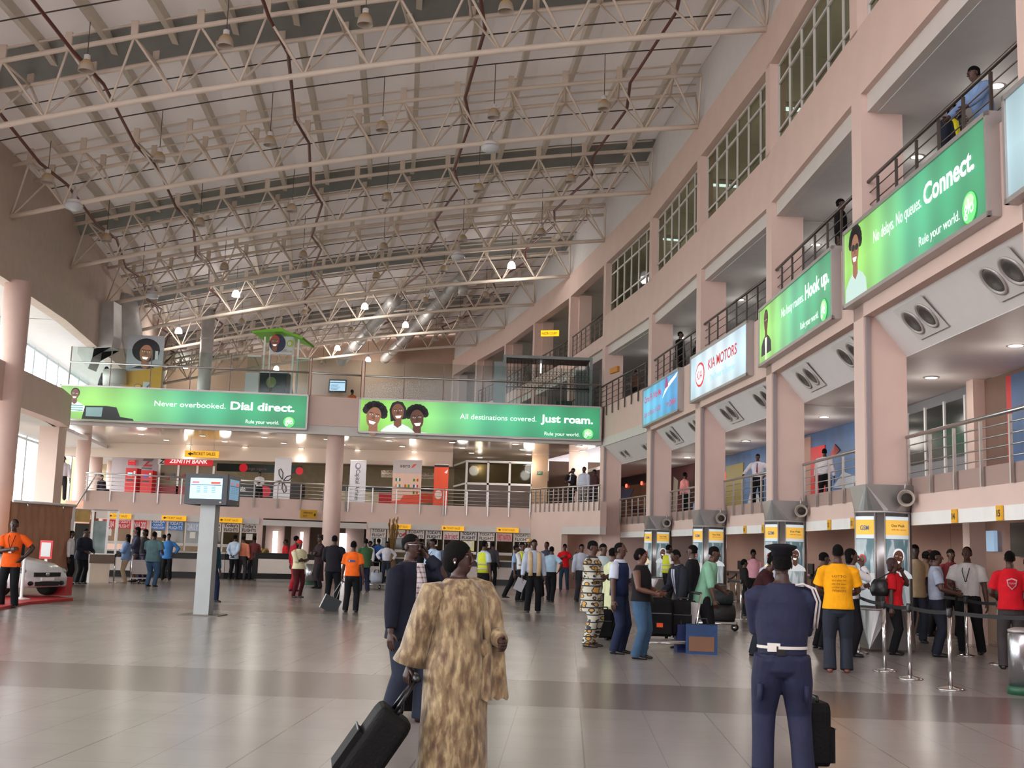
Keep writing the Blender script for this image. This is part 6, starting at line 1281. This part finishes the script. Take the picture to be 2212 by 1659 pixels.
k = MB(); k.disc(wb*.38, zt*.27, .17, .09, -.05, -.03, paint((70, 80, 110)), 20); k.disc(wb*.38, zt*.27, .14, .065, -.055, -.05, paint((226, 176, 70)), 20); k.build('emblem', INK, t); k = MB(); k.box(wb*.52, wb*.72, -.05, -.03, zt*.2, zt*.33, paint((200, 204, 206))); k.poly([(wb*.55, zt*.22), (wb*.7, zt*.31), (wb*.64, zt*.22)], -.055, -.05, paint((50, 50, 60))); k.build('emblem', WHT, t)
p = at(532, 850, 49.6); t = thing('phone_kiosk', 'white-posted phone kiosk with a bent green canopy and a red-faced sign, on the mezzanine', 'kiosk', V((p.x, 49.6, 7.3)), 0); s = 49.6/FPX
X = lambda px: (px-532)*s; Z = lambda py: at(600, py, 49.6).z-7.3
MB().poly([(X(545), Z(722)), (X(612), Z(714)), (X(615), Z(718)), (X(660), Z(733)), (X(658), Z(737)), (X(612), Z(722)), (X(547), Z(726))], -.7, 1.6).build('canopy', mat('lime_canopy', (120, 190, 40), .5, vary=.05), t)
for px in (566, 579, 631, 642): MB().box(X(px)-.04, X(px)+.04, .0, .08, 0, Z(728)).build('post', WHT, t)
MB().box(X(580), X(631), -.05, 0, Z(766), Z(727)).build('sign_panel', paint((206, 206, 210)), t); MB().disc(X(588)+.15, Z(742), .36, .4, -.07, -.05, paint((40, 44, 80))).build('picture', NAVY, t); bust(t, X(588)+.04, Z(740), .5, 1, (150, 30, 34), (60, 66, 90), 'short', 0, lit=.35, cut=Z(752), y=-.08)
k = MB(); k.disc(X(624), Z(742), .15, .16, -.07, -.05, paint((170, 186, 60))); k.disc(X(623), Z(742), .08, .09, -.08, -.07, paint((206, 206, 210))); k.build('emblem', WHT, t); text('office', t, X(604), Z(761), .13, .5, paint((120, 130, 110)), y=-.06)
MB().box(X(532), X(562), -.3, -.25, 0, Z(808)).build('white_side_panel', paint((206, 204, 206)), t); MB().box(X(564), X(624), -.3, .5, 0, Z(808)).build('counter', mat('dark_glass_counter', (44, 56, 58), .12, vary=.1), t); k = MB(); k.disc(X(590), Z(828), .22, .24, -.32, -.3, paint((104, 122, 60))); k.build('emblem', WHT, t); MB().box(X(564), X(626), -.34, .5, Z(808), Z(806)).build('counter_top', WHT, t)
for x0, x1, y0 in ((534, 565, 772), (643, 670, 775)): MB().box(X(x0), X(x1), -.28, -.27, .0, Z(y0)).build('glass_side', GLASS, t); MB().box(X(x0), X(x1), -.3, -.25, Z(y0)-.04, Z(y0)+.03).build('glass_rail', WHT, t)
p = at(708, 846, 81.9); t = thing('wall_television', 'wall television showing a pale blue timetable, on the far mezzanine wall', 'television', V((p.x, 82.2, p.z)), 0, None); w_ = at(748, 846, 82.2).x-p.x; h_ = w_*.72
MB().box(0, w_, -.1, 0, 0, h_).build('casing', BLACK, t); MB().box(.08, w_-.08, -.11, -.1, .1, h_-.08).build('screen', glow((176, 206, 232), .9), t); MB().box(.1, w_-.1, -.12, -.11, h_*.74, h_*.8).build('header', glow((60, 70, 110), .6), t)
for q in range(5): MB().box(.16, w_*(.5+.08*(q % 3)), -.12, -.11, h_*(.2+.09*q), h_*(.2+.09*q)+.03).build('text_row', glow((90, 120, 160), .7), t)
# shuttered cage kiosk
A = V((-2.86, 49.0, 7.3)); t = thing('shuttered_kiosk', 'grey mesh-shuttered kiosk with a slatted roof at the right end of the mezzanine', 'kiosk', A, math.atan2(.35, 3.9)); Wc, Hc, Dc = 3.72, 2.55, 1.5
CG = mat('grey_kiosk_panel', (128, 134, 134), .5, .2, vary=.06)
for x in (0, Wc): MB().box(x-.06, x+.06, -.06, .06, 0, Hc).build('post', CG, t); MB().box(x-.06, x+.06, Dc-.06, Dc+.06, 0, Hc).build('post', CG, t)
for y in (0, Dc): MB().box(0, Wc, y-.05, y+.05, Hc-.12, Hc).build('top_rail', CG, t)
MB().box(-.45, -.05, .1, .14, 0, Hc-.3).build('side_panel', CG, t); MB().box(Wc-.62, Wc-.08, .4, .45, 0, Hc-.5).build('side_panel', CG, t)
for k in range(22): y = .1+k*(Dc-.2)/21; MB().bar((.05, y, Hc-.1), (Wc-.05, y, Hc-.1), .05, .07).build('roof_slat', mat('slat_brown', (74, 58, 50), .5, .3), t)
for k in range(24): x = .1+k*(Wc-.2)/23; MB().tube([(x, .03, 0), (x, .03, Hc-.12)], .012, n=5).build('shutter_bar', DSTEEL, t)
for k in range(9):
    z = Hc*.42+k*.1; MB().tube([(.1+j*(Wc-.2)/46, .02, z+(.035 if (j+k) % 2 else -.035)) for j in range(47)], .010, n=4).build('shutter_link', DSTEEL, t)
MB().tube([(0, 0, Hc*.46), (Wc, 0, Hc*.46)], .03, n=6).build('mid_rail', DSTEEL, t); MB().box(Wc*.62, Wc-.7, .8, 1.6, 0, .75).build('green_counter', paint((30, 70, 56)), t); MB().box(1.6, 1.66, 1.2, 1.26, 2.0, 2.5).build('lamp', glow((255, 255, 250), 3), t)
o, rz, L = bay(8); e = V((math.cos(rz), math.sin(rz), 0)); n = V((-e.y, e.x, 0)); t = thing('yellow_sign', 'lit yellow sign reading NAZIRI COURT in the top gallery opening', 'sign', at(1168, 726, 59.2), math.radians(-12)); MB().box(0, .95, 0, .12, 0, .3).build('panel', glow((255, 196, 20), 1.1), t); text('NAZIRI COURT', t, .06, .07, .14, .82, INK, y=-.01, bold=.015)
t = thing('yellow_sign', 'dim orange sign on the gallery ceiling beside the mezzanine cage', 'sign', at(1317, 808, 46.5), math.radians(-70)); MB().box(0, .8, 0, .1, 0, .22).build('panel', paint((190, 120, 26)), t)
# ================================================================== HALL FURNITURE
g = ground(432, 1330); t = thing('monitor_post', 'square grey post carrying a cluster of flight monitors, on the open floor at left', 'monitor post', (g.x, g.y+.2, 0)); zt = at(432, 1090, g.y).z
GM = mat('grey_post_steel', (158, 164, 164), .45, .3, vary=.05)
MB().box(-.16, .16, -.16, .16, .02, zt+.5).build('post', GM, t); MB().box(-.42, .42, -.35, .35, 0, .02).build('base_plate', DSTEEL, t)
MON = mat('monitor_casing', (38, 44, 52), .35, vary=.04); CY = glow((170, 226, 246), 1.0)
def monitor(rz, off, face):
    m_ = MB(); m_.box(-.45, .45, -.09, 0, 0, .64); m_.box(-.38, .38, 0, .14, .06, .58); o_ = m_.build('monitor', MON, t, (off[0], off[1], zt), rz)
    MB().box(-.34, .34, -.096, -.09, .12, .55).build('screen', CY if face else glow((120, 160, 186), .6), o_)
    MB().box(-.32, .32, -.1, -.096, .40, .415).build('table_rule', glow((60, 70, 110), .6), o_); MB().box(-.3, -.15, -.1, -.096, .44, .48).build('title', glow((190, 110, 120), .8), o_); MB().box(.1, .3, -.1, -.096, .43, .48).build('title', glow((200, 90, 70), .8), o_)
    for q in range(4):
        for c_ in (-.2, -.05, .12): MB().box(c_, c_+.08, -.1, -.096, .36-.035*q, .372-.035*q).build('text_row', glow((80, 120, 150), .7), o_)
    MB().box(.3, .34, -.1, -.09, .04, .07).build('button', ALU, o_)
monitor(0, (0, -.28), 1); monitor(PI/2, (.28+.09, .1), 0); monitor(-PI/2, (-.28-.09, .1), 0); monitor(PI, (0, .5), 0)
# stanchions and belts
sb = MB().lathe((0, 0, 0), [(.17, 0), (.17, .012), (.12, .03), (.04, .045), (.03, .05)], n=24).mesh('base', CHROME); spm = MB().lathe((0, 0, .045), [(.028, 0), (.028, .86)], n=14).mesh('post', CHROME); shm = MB().lathe((0, 0, .9), [(.034, 0), (.036, .01), (.036, .085), (.03, .1)], n=14).mesh('belt_head', BLACK)
ST = {}
def stanchion(k, px, py, label): g = ground(px, py); t = thing('stanchion', label, 'stanchion', (g.x, g.y, 0), 0, 'belt barrier posts'); obj('base', sb, t); obj('post', spm, t); obj('belt_head', shm, t); ST[k] = g
for k, px, py, lab in (('a', 2054, 1490, 'nearest chrome barrier post, right foreground'), ('b', 1966, 1467, 'chrome barrier post second nearest, left of the nearest one'), ('c', 1911, 1450, 'chrome barrier post under the red-topped woman\'s handbag'), ('d', 1855, 1412, 'chrome barrier post beside the yellow T-shirt man'), ('e', 2089, 1418, 'chrome barrier post before the man in white short sleeves'), ('f', 2160, 1436, 'chrome barrier post left of the red team shirt'), ('g', 2250, 1512, 'chrome barrier post beyond the right picture edge'), ('h', 1601, 1338, 'chrome barrier post right of the trolley, nearer of two'), ('i', 1573, 1332, 'chrome barrier post right of the trolley, left of two'), ('j', 1590, 1300, 'chrome barrier post in front of the check-in monitor'), ('k', 1401, 1302, 'chrome barrier post with a red belt, behind the woman in jeans'),
        ('l', 245, 1259, 'barrier post by the glass booth at left'), ('m', 553, 1240, 'barrier post at the left end of the enquiry desk'), ('n', 1243, 1259, 'barrier post beside the girl in red'), ('o', 1952, 1366, 'chrome barrier post between the beige and grey shirts'), ('q', 1318, 1300, 'barrier post behind the pale yellow tunic')): stanchion(k, px, py, lab)
def belt(a, b, label, m, z=.945, dz=0):
    A, B = ST[a], ST[b]; t = MB(); d = (B-A); d.z = 0; d.normalize(); n_ = V((-d.y, d.x, 0))*.003; P = [A.lerp(B, k/8)+V((0, 0, z-.02*math.sin(PI*k/8)+dz*k/8)) for k in range(9)]
    P[0] += d*.04; P[-1] -= d*.04
    vs = [p_+n_*s_+V((0, 0, q)) for p_ in P for s_, q in ((-1, -.025), (1, -.025), (1, .025), (-1, .025))]; fs = [(4*k+j, 4*k+(j+1) % 4, 4*k+4+(j+1) % 4, 4*k+4+j) for k in range(8) for j in range(4)]+[(3, 2, 1, 0), (32, 33, 34, 35)]
    t.add(vs, fs); tag(t.build('barrier_belt', m), label, 'barrier belt', 'barrier belts')
BB = mat('black_webbing', (18, 18, 22), .7, vary=.1); RB = mat('red_webbing', (170, 26, 34), .7, vary=.1)
for a, b, lab in (('d', 'c', 'black belt beside the yellow T-shirt man'), ('c', 'b', 'black belt in front of the woman in the red top'), ('b', 'a', 'black belt between the two nearest barrier posts'), ('a', 'g', 'black belt running off the right picture edge'), ('e', 'f', 'black belt before the man in white short sleeves'), ('o', 'e', 'black belt crossing the man in the grey shirt'), ('i', 'j', 'black belt in front of the check-in monitor'), ('h', 'i', 'short black belt right of the trolley')): belt(a, b, lab, BB)
belt('q', 'k', 'red belt behind the woman in jeans', RB)
# litter bin
g = ground(2212, 1500); t = thing('litter_bin', 'silver cylindrical litter bin with a green foot at the right picture edge', 'litter bin', (g.x, g.y, 0)); MB().lathe((0, 0, .1), [(.17, 0), (.17, .62), (.15, .64)], n=28).build('body', mat('bin_steel', (170, 170, 174), .25, .9, vary=.1), t); MB().lathe((0, 0, 0), [(.19, 0), (.19, .09), (.175, .1)], n=28).build('foot', paint((30, 80, 56)), t); MB().lathe((0, 0, .74), [(.165, 0), (.17, .03), (.1, .06)], n=28).build('lid', ALU, t)
g = ground(661, 1262); t = thing('litter_bin', 'small silver litter bin behind the cream-bloused woman', 'litter bin', (g.x+.15, g.y, 0)); MB().lathe((0, 0, .08), [(.2, 0), (.2, .7)], n=24).build('body', mat('bin_steel', (170, 170, 174), .25, .9), t); MB().lathe((0, 0, 0), [(.22, 0), (.22, .08)], n=24).build('foot', paint((30, 80, 56)), t)
# luggage
def suitcase(label, loc, rz, w_, d_, h_, col=(22, 22, 25), tilt=0.0, handle=.45, grip=True, group=None, acc=None, m=None):
    t = thing('suitcase', label, 'suitcase', loc, rz, group); t.rotation_euler = (tilt, 0, rz); cm = m or mat('suitcase_%d_%d_%d' % col, tuple(int(v*.6) for v in col), .7, bump=.3, bscale=40, vary=.1, spec=.2)
    k = MB(); rr = min(w_, d_)*.22
    def rb(x, y, z0, z1, rad): k.loft([(V((0, 0, z0)), V((1, 0, 0)), V((0, 1, 0)))], n=4)
    P = []
    for cx_, cy_, a0 in ((1, 1, 0), (-1, 1, PI/2), (-1, -1, PI), (1, -1, 1.5*PI)):
        for q in range(5): a_ = a0+PI/2*q/4; P.append((cx_*(w_/2-rr)+rr*math.cos(a_), cy_*(d_/2-rr)+rr*math.sin(a_)))
    n_ = len(P); zs = [(.05, .9), (.08, 1), (h_-.06, 1), (h_-.02, .95), (h_, .85)]; vs = [V((x*s_, y*s_, z)) for z, s_ in zs for x, y in P]
    fs = [(i*n_+j, i*n_+(j+1) % n_, (i+1)*n_+(j+1) % n_, (i+1)*n_+j) for i in range(len(zs)-1) for j in range(n_)]+[tuple(range(n_))[::-1], tuple(range((len(zs)-1)*n_, len(zs)*n_))]
    k.add(vs, fs); k.build('case', cm, t)
    MB().box(-w_*.4, w_*.4, -d_/2-.035, -d_/2+.01, h_*.14, h_*.62).build('front_pocket', cm, t); MB().box(-w_*.41, w_*.41, -d_/2-.04, -d_/2-.03, h_*.62, h_*.64).build('zip', mat('zip_grey', (70, 70, 74), .4, .5), t)
    MB().tube([(-.1, 0, h_), (-.09, 0, h_+.035), (.09, 0, h_+.035), (.1, 0, h_)], .014, n=6).build('top_handle', BLACK, t)
    for s_ in (-1, 1): MB().tube([(s_*w_*.36-.02, d_/2-.03, .045), (s_*w_*.36+.02, d_/2-.03, .045)], .045, n=14).build('wheel', BLACK, t)
    if handle:
        for s_ in (-1, 1): MB().tube([(s_*.11, d_/2-.03, h_-.02), (s_*.11, d_/2-.03, h_+handle)], .012, n=8).build('pull_rod', mat('rod_black', (40, 40, 44), .3, .6), t)
        MB().tube([(-.13, d_/2-.03, h_+handle), (.13, d_/2-.03, h_+handle)], .022, n=8).build('grip', BLACK, t)
    if acc: MB().box(-.05, .05, -d_/2-.045, -d_/2-.03, h_*.3, h_*.4).build('tag', cloth(acc), t)
    return t
# the trolley case pulled by the woman in lace: handle end in her hand, wheels on the floor
hand = at(905, 1478, 7.65); wh = ground(742, 1712); d = hand-wh; ti = math.atan2(math.hypot(d.x, d.y), d.z); yaw = math.atan2(-d.x, d.y)
t = suitcase('black wheeled suitcase pulled by the woman in gold lace', (wh.x, wh.y, .03), yaw, .40, .24, .56, (20, 20, 23), 0, .0); LEN = d.length
for s_ in (-1, 1): MB().tube([(s_*.10, -.02, .54), (s_*.07, -.02, LEN-.01)], .011, n=8).build('pull_rod', mat('rod_black', (40, 40, 44), .3, .6), t)
MB().tube([(-.10, -.02, LEN), (.10, -.02, LEN)], .024, n=8).build('grip', BLACK, t)
t.rotation_mode = 'XYZ'; t.rotation_euler = (-ti, 0, yaw)
g = ground(1757, 1662); suitcase('black suitcase standing beside the uniformed officer', (g.x, g.y, 0), math.radians(96), .36, .17, .5, (18, 18, 20), 0, 0)
g = ground(898, 1545); suitcase('dark suitcase behind the man on the phone', (g.x, g.y, 0), math.radians(20), .36, .22, .42, (30, 26, 28), 0, .42)
g = ground(1300, 1383); suitcase('black suitcase beside the patterned kaftan', (g.x, g.y, 0), .2, .34, .24, .55, (20, 20, 24), 0, .0)
g = ground(206, 1255); suitcase('dark suitcase held by the woman in the blue blouse', (g.x, g.y, 0), 0, .5, .28, .55, (34, 32, 36), 0, .45)
g = ground(178, 1262, 0)
# luggage trolleys
def trolley(label, px, py, rz):
    g = gp(px, py, py-90)[0]; t = thing('luggage_trolley', label, 'luggage trolley', (g.x, g.y, 0), rz, 'luggage trolleys')
    for s_ in (-1, 1):
        MB().tube([(s_*.28, .45, .16), (s_*.28, -.4, .16)], .02, n=8).build('side_rail', CHROME, t); MB().tube([(s_*.28, .4, .16), (s_*.28, .5, .95)], .018, n=8).build('upright', CHROME, t)
        w_ = MB().tube([(s_*.26-.02, .38, .08), (s_*.26+.02, .38, .08)], .08, n=18).build('wheel', BLACK, t); MB().tube([(s_*.26-.024, .38, .08), (s_*.26+.024, .38, .08)], .04, n=14).build('hub', CHROME, w_)
    w_ = MB().tube([(-.02, -.36, .08), (.02, -.36, .08)], .08, n=18).build('wheel', BLACK, t); MB().tube([(-.024, -.36, .08), (.024, -.36, .08)], .04, n=14).build('hub', CHROME, w_)
    MB().tube([(-.28, .5, .95), (.28, .5, .95)], .022, n=8).build('handle', BLACK, t); MB().box(-.27, .27, -.4, .42, .17, .19).build('deck', ALU, t); MB().box(-.27, .27, .44, .47, .3, .8).build('front_board', mat('trolley_board', (196, 188, 184), .5, vary=.04), t); return g
def bagbox(label, loc, rz, w_, d_, h_, col, cat='bag', name='holdall', soft=True, deco=None):
    t = thing(name, label, cat, loc, rz); k = MB(); cm = mat('bag_%d_%d_%d' % col, col, .7, bump=.4, bscale=14, vary=.15)
    if soft: k.loft([(V((-w_/2, 0, h_/2)), V((0, d_*.2, 0)), V((0, 0, h_*.25))), (V((-w_*.46, 0, h_/2)), V((0, d_/2, 0)), V((0, 0, h_/2))), (V((w_*.46, 0, h_/2)), V((0, d_/2, 0)), V((0, 0, h_/2))), (V((w_/2, 0, h_/2)), V((0, d_*.2, 0)), V((0, 0, h_*.25)))], n=16)
    else: k.box(-w_/2, w_/2, -d_/2, d_/2, 0, h_)
    k.build('body', cm, t)
    for s_ in (-1, 1): MB().tube([(-w_*.22, s_*d_*.25, h_*.9), (-w_*.16, s_*d_*.1, h_*1.2), (w_*.16, s_*d_*.1, h_*1.2), (w_*.22, s_*d_*.25, h_*.9)], .012, n=6).build('strap', BLACK, t)
    if deco: MB().box(-w_*.4, w_*.4, -d_/2-.01, -d_/2, h_*.1, h_*.6).build('picture', paint(deco), t)
    return t
g = trolley('luggage trolley loaded by the man in the mint shirt', 1550, 1362, math.radians(80)); bagbox('long dark holdall on the mint-shirted man\'s trolley', V((g.x, g.y, .19)), .05, .75, .34, .36, (34, 34, 34)); bagbox('dark green holdall lying across the trolley front', V((g.x-.02, g.y, .54)), -.15, .7, .32, .30, (28, 36, 38))
g = trolley('luggage trolley beneath the suited man\'s black suitcases', 1436, 1408, math.radians(-75)); t = suitcase('tall black suitcase with an orange tag on the suited man\'s trolley', (g.x-.12, g.y, .2), .1, .46, .3, .66, (18, 18, 20), 0, .1, acc=(230, 90, 50)); suitcase('black suitcase behind the tall one on the trolley', (g.x+.32, g.y+.25, .2), -.05, .42, .28, .62, (26, 24, 26), 0, 0)
g = ground(1515, 1412); bagbox('blue carrier bag with an animal picture on the floor before the trolley', V((g.x, g.y, 0)), -.1, .5, .3, .46, (36, 66, 110), 'bag', 'carrier_bag', False, (120, 84, 60)); g = ground(1475, 1408); bagbox('dark blue carrier bag left of the animal-picture bag', V((g.x, g.y, 0)), .1, .24, .28, .44, (26, 40, 92), 'bag', 'carrier_bag', False)
trolley('luggage trolley pushed by the big man in jeans', 300, 1260, math.radians(20)); g = ground(301, 1259); g = trolley('luggage trolley near the man with hands on hips', 812, 1272, math.radians(30)); bagbox('pale bundle on the trolley near the man with hands on hips', V((g.x, g.y, .2)), 0, .4, .4, .4, (170, 176, 190))
P_ = FOLK['man in orange T-shirt from behind, carrying a dark laptop bag']; h_ = P_['W'](P_['hand'][1]); t = thing('laptop_bag', 'dark laptop bag with a white edge swinging from the orange-shirted man\'s hand', 'bag', h_+V((-.30, -.04, -.80))); t.rotation_euler = (0, math.radians(24), math.radians(14)); MB().box(-.2, .2, -.06, .06, 0, .34).build('body', mat('bag_dark_teal', (30, 40, 44), .6, vary=.1), t); MB().box(-.215, -.2, -.06, .06, 0, .34).build('white_edge', WHT, t)
for s_ in (-1, 1): MB().tube([(s_*.06, 0, .34), (.0+s_*.01, 0, .82)], .010, n=6).build('strap', mat('strap_grey', (150, 150, 150), .6), t)
def inhand(lab, side): P_ = FOLK[lab]; return P_['W'](P_['hand'][side])
h_ = inhand('man in bright blue shirt walking from the blue ticket windows', -1); bagbox('black bag hanging beside the man in bright blue', h_+V((0, -.02, -.62)), .3, .34, .13, .42, (22, 22, 24))
h_ = inhand('man in maroon shirt holding a blue bag at the ticket counter', 1); bagbox('blue plastic bag held by the man in maroon at the counter', h_+V((0, -.05, -.50)), .3, .28, .1, .34, (80, 130, 170))
h_ = inhand('man in beige open waistcoat holding a sheet of paper', -1); tag(MB().box(-.12, .12, -.003, .003, -.30, .02, T=M.Translation(h_+V((0, -.05, -.06))) @ M.Rotation(.4, 4, 'Y')).build('paper_sheet', paint((150, 150, 156))), 'sheet of grey paper held by the man in the beige waistcoat', 'paper')
# dried flowers
g = gp(845, 1246, 1120)[0]; t = thing('dried_flowers', 'tall vase of dried stalks by the right-hand ticket windows', 'plant', (g.x, g.y, 0)); MB().lathe((0, 0, 0), [(.14, 0), (.2, .1), (.22, .6), (.14, 1.1), (.17, 1.2)], n=20).build('vase', mat('vase_brown', (120, 96, 60), .5, vary=.1), t); rn = random.Random(3)
for k in range(22): a_ = rn.uniform(0, 2*PI); r_ = rn.uniform(.02, .24); zz_ = rn.uniform(1.9, 2.75); s_ = MB().tube([(math.cos(a_)*.05, math.sin(a_)*.05, 1.1), (math.cos(a_)*r_*.6, math.sin(a_)*r_*.6, 1.8), (math.cos(a_)*r_, math.sin(a_)*r_, zz_)], .014, n=5).build('stalk', mat('dry_stalk', (122, 92, 48), .8, vary=.2), t); MB().ell((math.cos(a_)*r_, math.sin(a_)*r_, zz_), (.035, .035, .09), n=7, k=5).build('seed_head', mat('seed_head', (142, 104, 54), .8, vary=.2), s_)
q, rz, L = along(551, 693, 1215, -1.9); t = thing('dried_flowers', 'small gold flower arrangement on the enquiry desk', 'plant', q+V((.3, .35, 1.11)), 0)
for k in range(12): a_ = k*.9; MB().ell((math.cos(a_)*.14*(k % 3)/2, math.sin(a_)*.1, .05+.03*(k % 4)), (.06, .06, .07), n=8, k=5).build('flower', mat('gold_flower', (150, 126, 60), .7, vary=.2), t)
# paper-covered screen, glass booth, stairs
A = ground(8, 1268); B = ground(144, 1262); d = B-A; d.z = 0; L = d.length; hz = at(144, 1092, B.y).z
t = thing('paper_screen', 'brown paper-covered screen with a white top pipe at far left', 'screen', (A.x, A.y, 0), math.atan2(d.y, d.x)); k = MB(); nx, nz_ = 40, 14; rn = random.Random(5)
vs = [V((L*i_/nx, .03*math.sin(i_*1.3)*math.sin(j_*.6+i_*.2)+rn.uniform(-.012, .012), hz*j_/nz_)) for j_ in range(nz_+1) for i_ in range(nx+1)]; n_ = len(vs); q_ = nx+1
fs = [(j_*q_+i_, j_*q_+i_+1, (j_+1)*q_+i_+1, (j_+1)*q_+i_) for j_ in range(nz_) for i_ in range(nx)]; k.add(vs+[v+V((0, .03, 0)) for v in vs], fs+[tuple(x+n_ for x in f_[::-1]) for f_ in fs], None, True); k.build('paper', mat('brown_wrapping_paper', (166, 122, 96), .8, bump=.6, bscale=4, vary=.12, vscale=1.5), t)
MB().tube([(0, -.05, hz), (L+.1, -.05, hz)], .04, n=8).build('top_pipe', WHT, t); MB().box(L-.02, L+.05, -.05, .02, 0, hz).build('end_post', WHT, t)
for x in (L*.2, L*.78): MB().tube([(x, -.06, hz), (x, -.12, hz-.16)], .025, n=6).build('clamp', CHROME, t)
Y0 = B.y+1.6; C0 = at(148, 1200, Y0); zt = at(180, 1100, Y0+1).z; t = thing('glass_booth', 'white-framed glass booth with a faded yellow header behind the paper screen', 'booth', (C0.x+.1, Y0, 0), math.radians(22)); Wb = 1.4
MB().box(0, Wb*.36, .0, .05, zt-.45, zt-.02).build('header', mat('faded_header', (150, 120, 60), .6, vary=.3, vscale=3), t); MB().box(0, .5, .5, .55, 0, zt-.5).build('dark_doorway', DARK, t)
for x in (0, .42*Wb, Wb*.78, Wb): MB().box(x-.04, x+.04, 0, .08, 0 if x < 1 else 1.0, zt).build('post', WHT, t)
for z in (zt, 1.0): MB().box(Wb*.42, Wb, 0, .08, z-.06, z).build('rail', WHT, t)
MB().box(0, Wb, 0, .06, zt-.05, zt).build('top_rail', ALU, t); MB().box(Wb*.42, Wb*.78, .03, .04, 1, zt-.4).build('pane', mat('booth_poster_glass', (126, 142, 142), .2, vary=.35, vscale=2), t); MB().box(Wb*.42, Wb, -.02, .5, .66, .96).build('counter_box', mat('counter_brown', (96, 76, 64), .6, vary=.08), t); MB().box(Wb*.45, Wb*.9, .0, .45, 0, .66).build('counter_front', paint((186, 168, 150)), t)
S0 = at(112, 1090, 45.5); t = thing('staircase', 'flight of pink-tiled stairs at far left with a steel handrail', 'staircase', (S0.x, 45.0, 0), 0); 
for k in range(12): MB().box(0, 1.25, k*.16, 2.2, k*.25, (k+1)*.25).build('step', mat('step_pink', (206, 160, 138), .6, vary=.05), t)
MB().tube([(1.0, -.1, 2.3), (1.2, 1.9, 4.2)], .03, n=8).build('handrail', ALU, t)
# show car, mat, stand
g0 = ground(2, 1296); t = thing('car', 'white car on show, its front end entering at the far left', 'car', (g0.x-.55, g0.y+1.1, .06), math.radians(-20)); CW = mat('car_white_paint', (206, 206, 210), .18, vary=.02)
def sec(x, w_, zb, zt_, zs): return [V((x, -w_, zb)), V((x, -w_*1.02, zb+.2)), V((x, -w_, zs)), V((x, -w_*.8, zt_)), V((x, 0, zt_+.03)), V((x, w_*.8, zt_)), V((x, w_, zs)), V((x, w_*1.02, zb+.2)), V((x, w_, zb))]
ss = [sec(-3.0, .84, .24, 1.36, .9), sec(-2.0, .86, .22, 1.44, .92), sec(-1.0, .87, .22, 1.38, .9), sec(-.2, .87, .22, .98, .86), sec(.5, .86, .22, .88, .76), sec(1.0, .82, .22, .80, .68), sec(1.3, .74, .24, .70, .58), sec(1.42, .66, .28, .58, .48)]
k = MB(); vs = [v for s_ in ss for v in s_]; fs = [(9*i+j, 9*i+(j+1) % 9, 9*i+9+(j+1) % 9, 9*i+9+j) for i in range(len(ss)-1) for j in range(9)]+[tuple(range(9)), tuple(range(63, 72))]; k.add(vs, fs, None, True); k.build('body', CW, t)
for s_ in (-1, 1):
    MB().ell((1.17, s_*.64, .62), (.2, .16, .09), n=14, k=8).build('headlight', mat('headlight_glass', (170, 180, 186), .08, .6), t); w_ = MB().lathe((.72, s_*.76, .315), [(.22, -.1), (.3, -.09), (.31, 0), (.3, .09), (.22, .1)], n=24, axis=(0, 1, 0)).build('wheel', mat('tyre', (20, 20, 22), .7), t); MB().lathe((.72, s_*.78, .315), [(.2, -.09), (.19, .09)], n=16, axis=(0, 1, 0)).build('rim', ALU, w_); MB().ell((1.36, s_*.5, .34), (.09, .14, .08), n=12, k=6).build('fog_lamp_recess', BLACK, t)
MB().box(1.37, 1.45, -.42, .42, .5, .6).build('grille', BLACK, t); MB().box(1.40, 1.47, -.36, .36, .28, .38).build('lower_grille', BLACK, t); MB().ell((1.45, 0, .56), (.02, .07, .05), CHROME, n=10, k=6).build('badge', CHROME, t); MB().box(-1.3, -.15, -.78, .78, .96, 1.3).build('windscreen', mat('car_glass', (40, 48, 52), .05), t); MB().box(1.42, 1.47, -.2, .2, .4, .48).build('number_plate', WHT, t)
q1 = [ground(*p_) for p_ in ((-60, 1330), (60, 1306), (158, 1297), (80, 1288), (-60, 1296))]; k = MB(); k.add([V((v.x, v.y, z)) for z in (.002, .06) for v in q1], [(4, 3, 2, 1, 0), (5, 6, 7, 8, 9)]+[(j, (j+1) % 5, 5+(j+1) % 5, 5+j) for j in range(5)]); tag(k.build('show_mat', paint((178, 40, 44))), 'red show mat under the white car', 'mat')
g = ground(96, 1294); t = tag(MB().box(-.28, .2, -.2, .2, 0, .46).build('red_block', paint((186, 40, 46)), None, (g.x, g.y+.9, .06)), 'red show block under the front of the white car', 'block')
g = ground(100, 1283); z_ = at(99, 1207, g.y+2).z; t = thing('notice_stand', 'red-framed white notice on a stand beside the white car', 'notice stand', (at(99, 1207, g.y+2).x, g.y+2, 0), math.radians(-8)); MB().box(-.04, .04, 0, .05, 0, z_).build('post', WHT, t); MB().box(-.2, .2, -.03, 0, z_, z_+.52).build('frame', RED, t); MB().box(-.15, .15, -.04, -.03, z_+.06, z_+.46).build('sheet', paint((206, 202, 204)), t)
g = ground(45, 1300); t = thing('car_barrier_post', 'white barrier post in front of the white car', 'barrier post', (g.x, g.y, .06)); MB().lathe((0, 0, 0), [(.2, 0), (.2, .02), (.04, .05), (.035, .06), (.035, .98)], n=18).build('post', WHT, t)
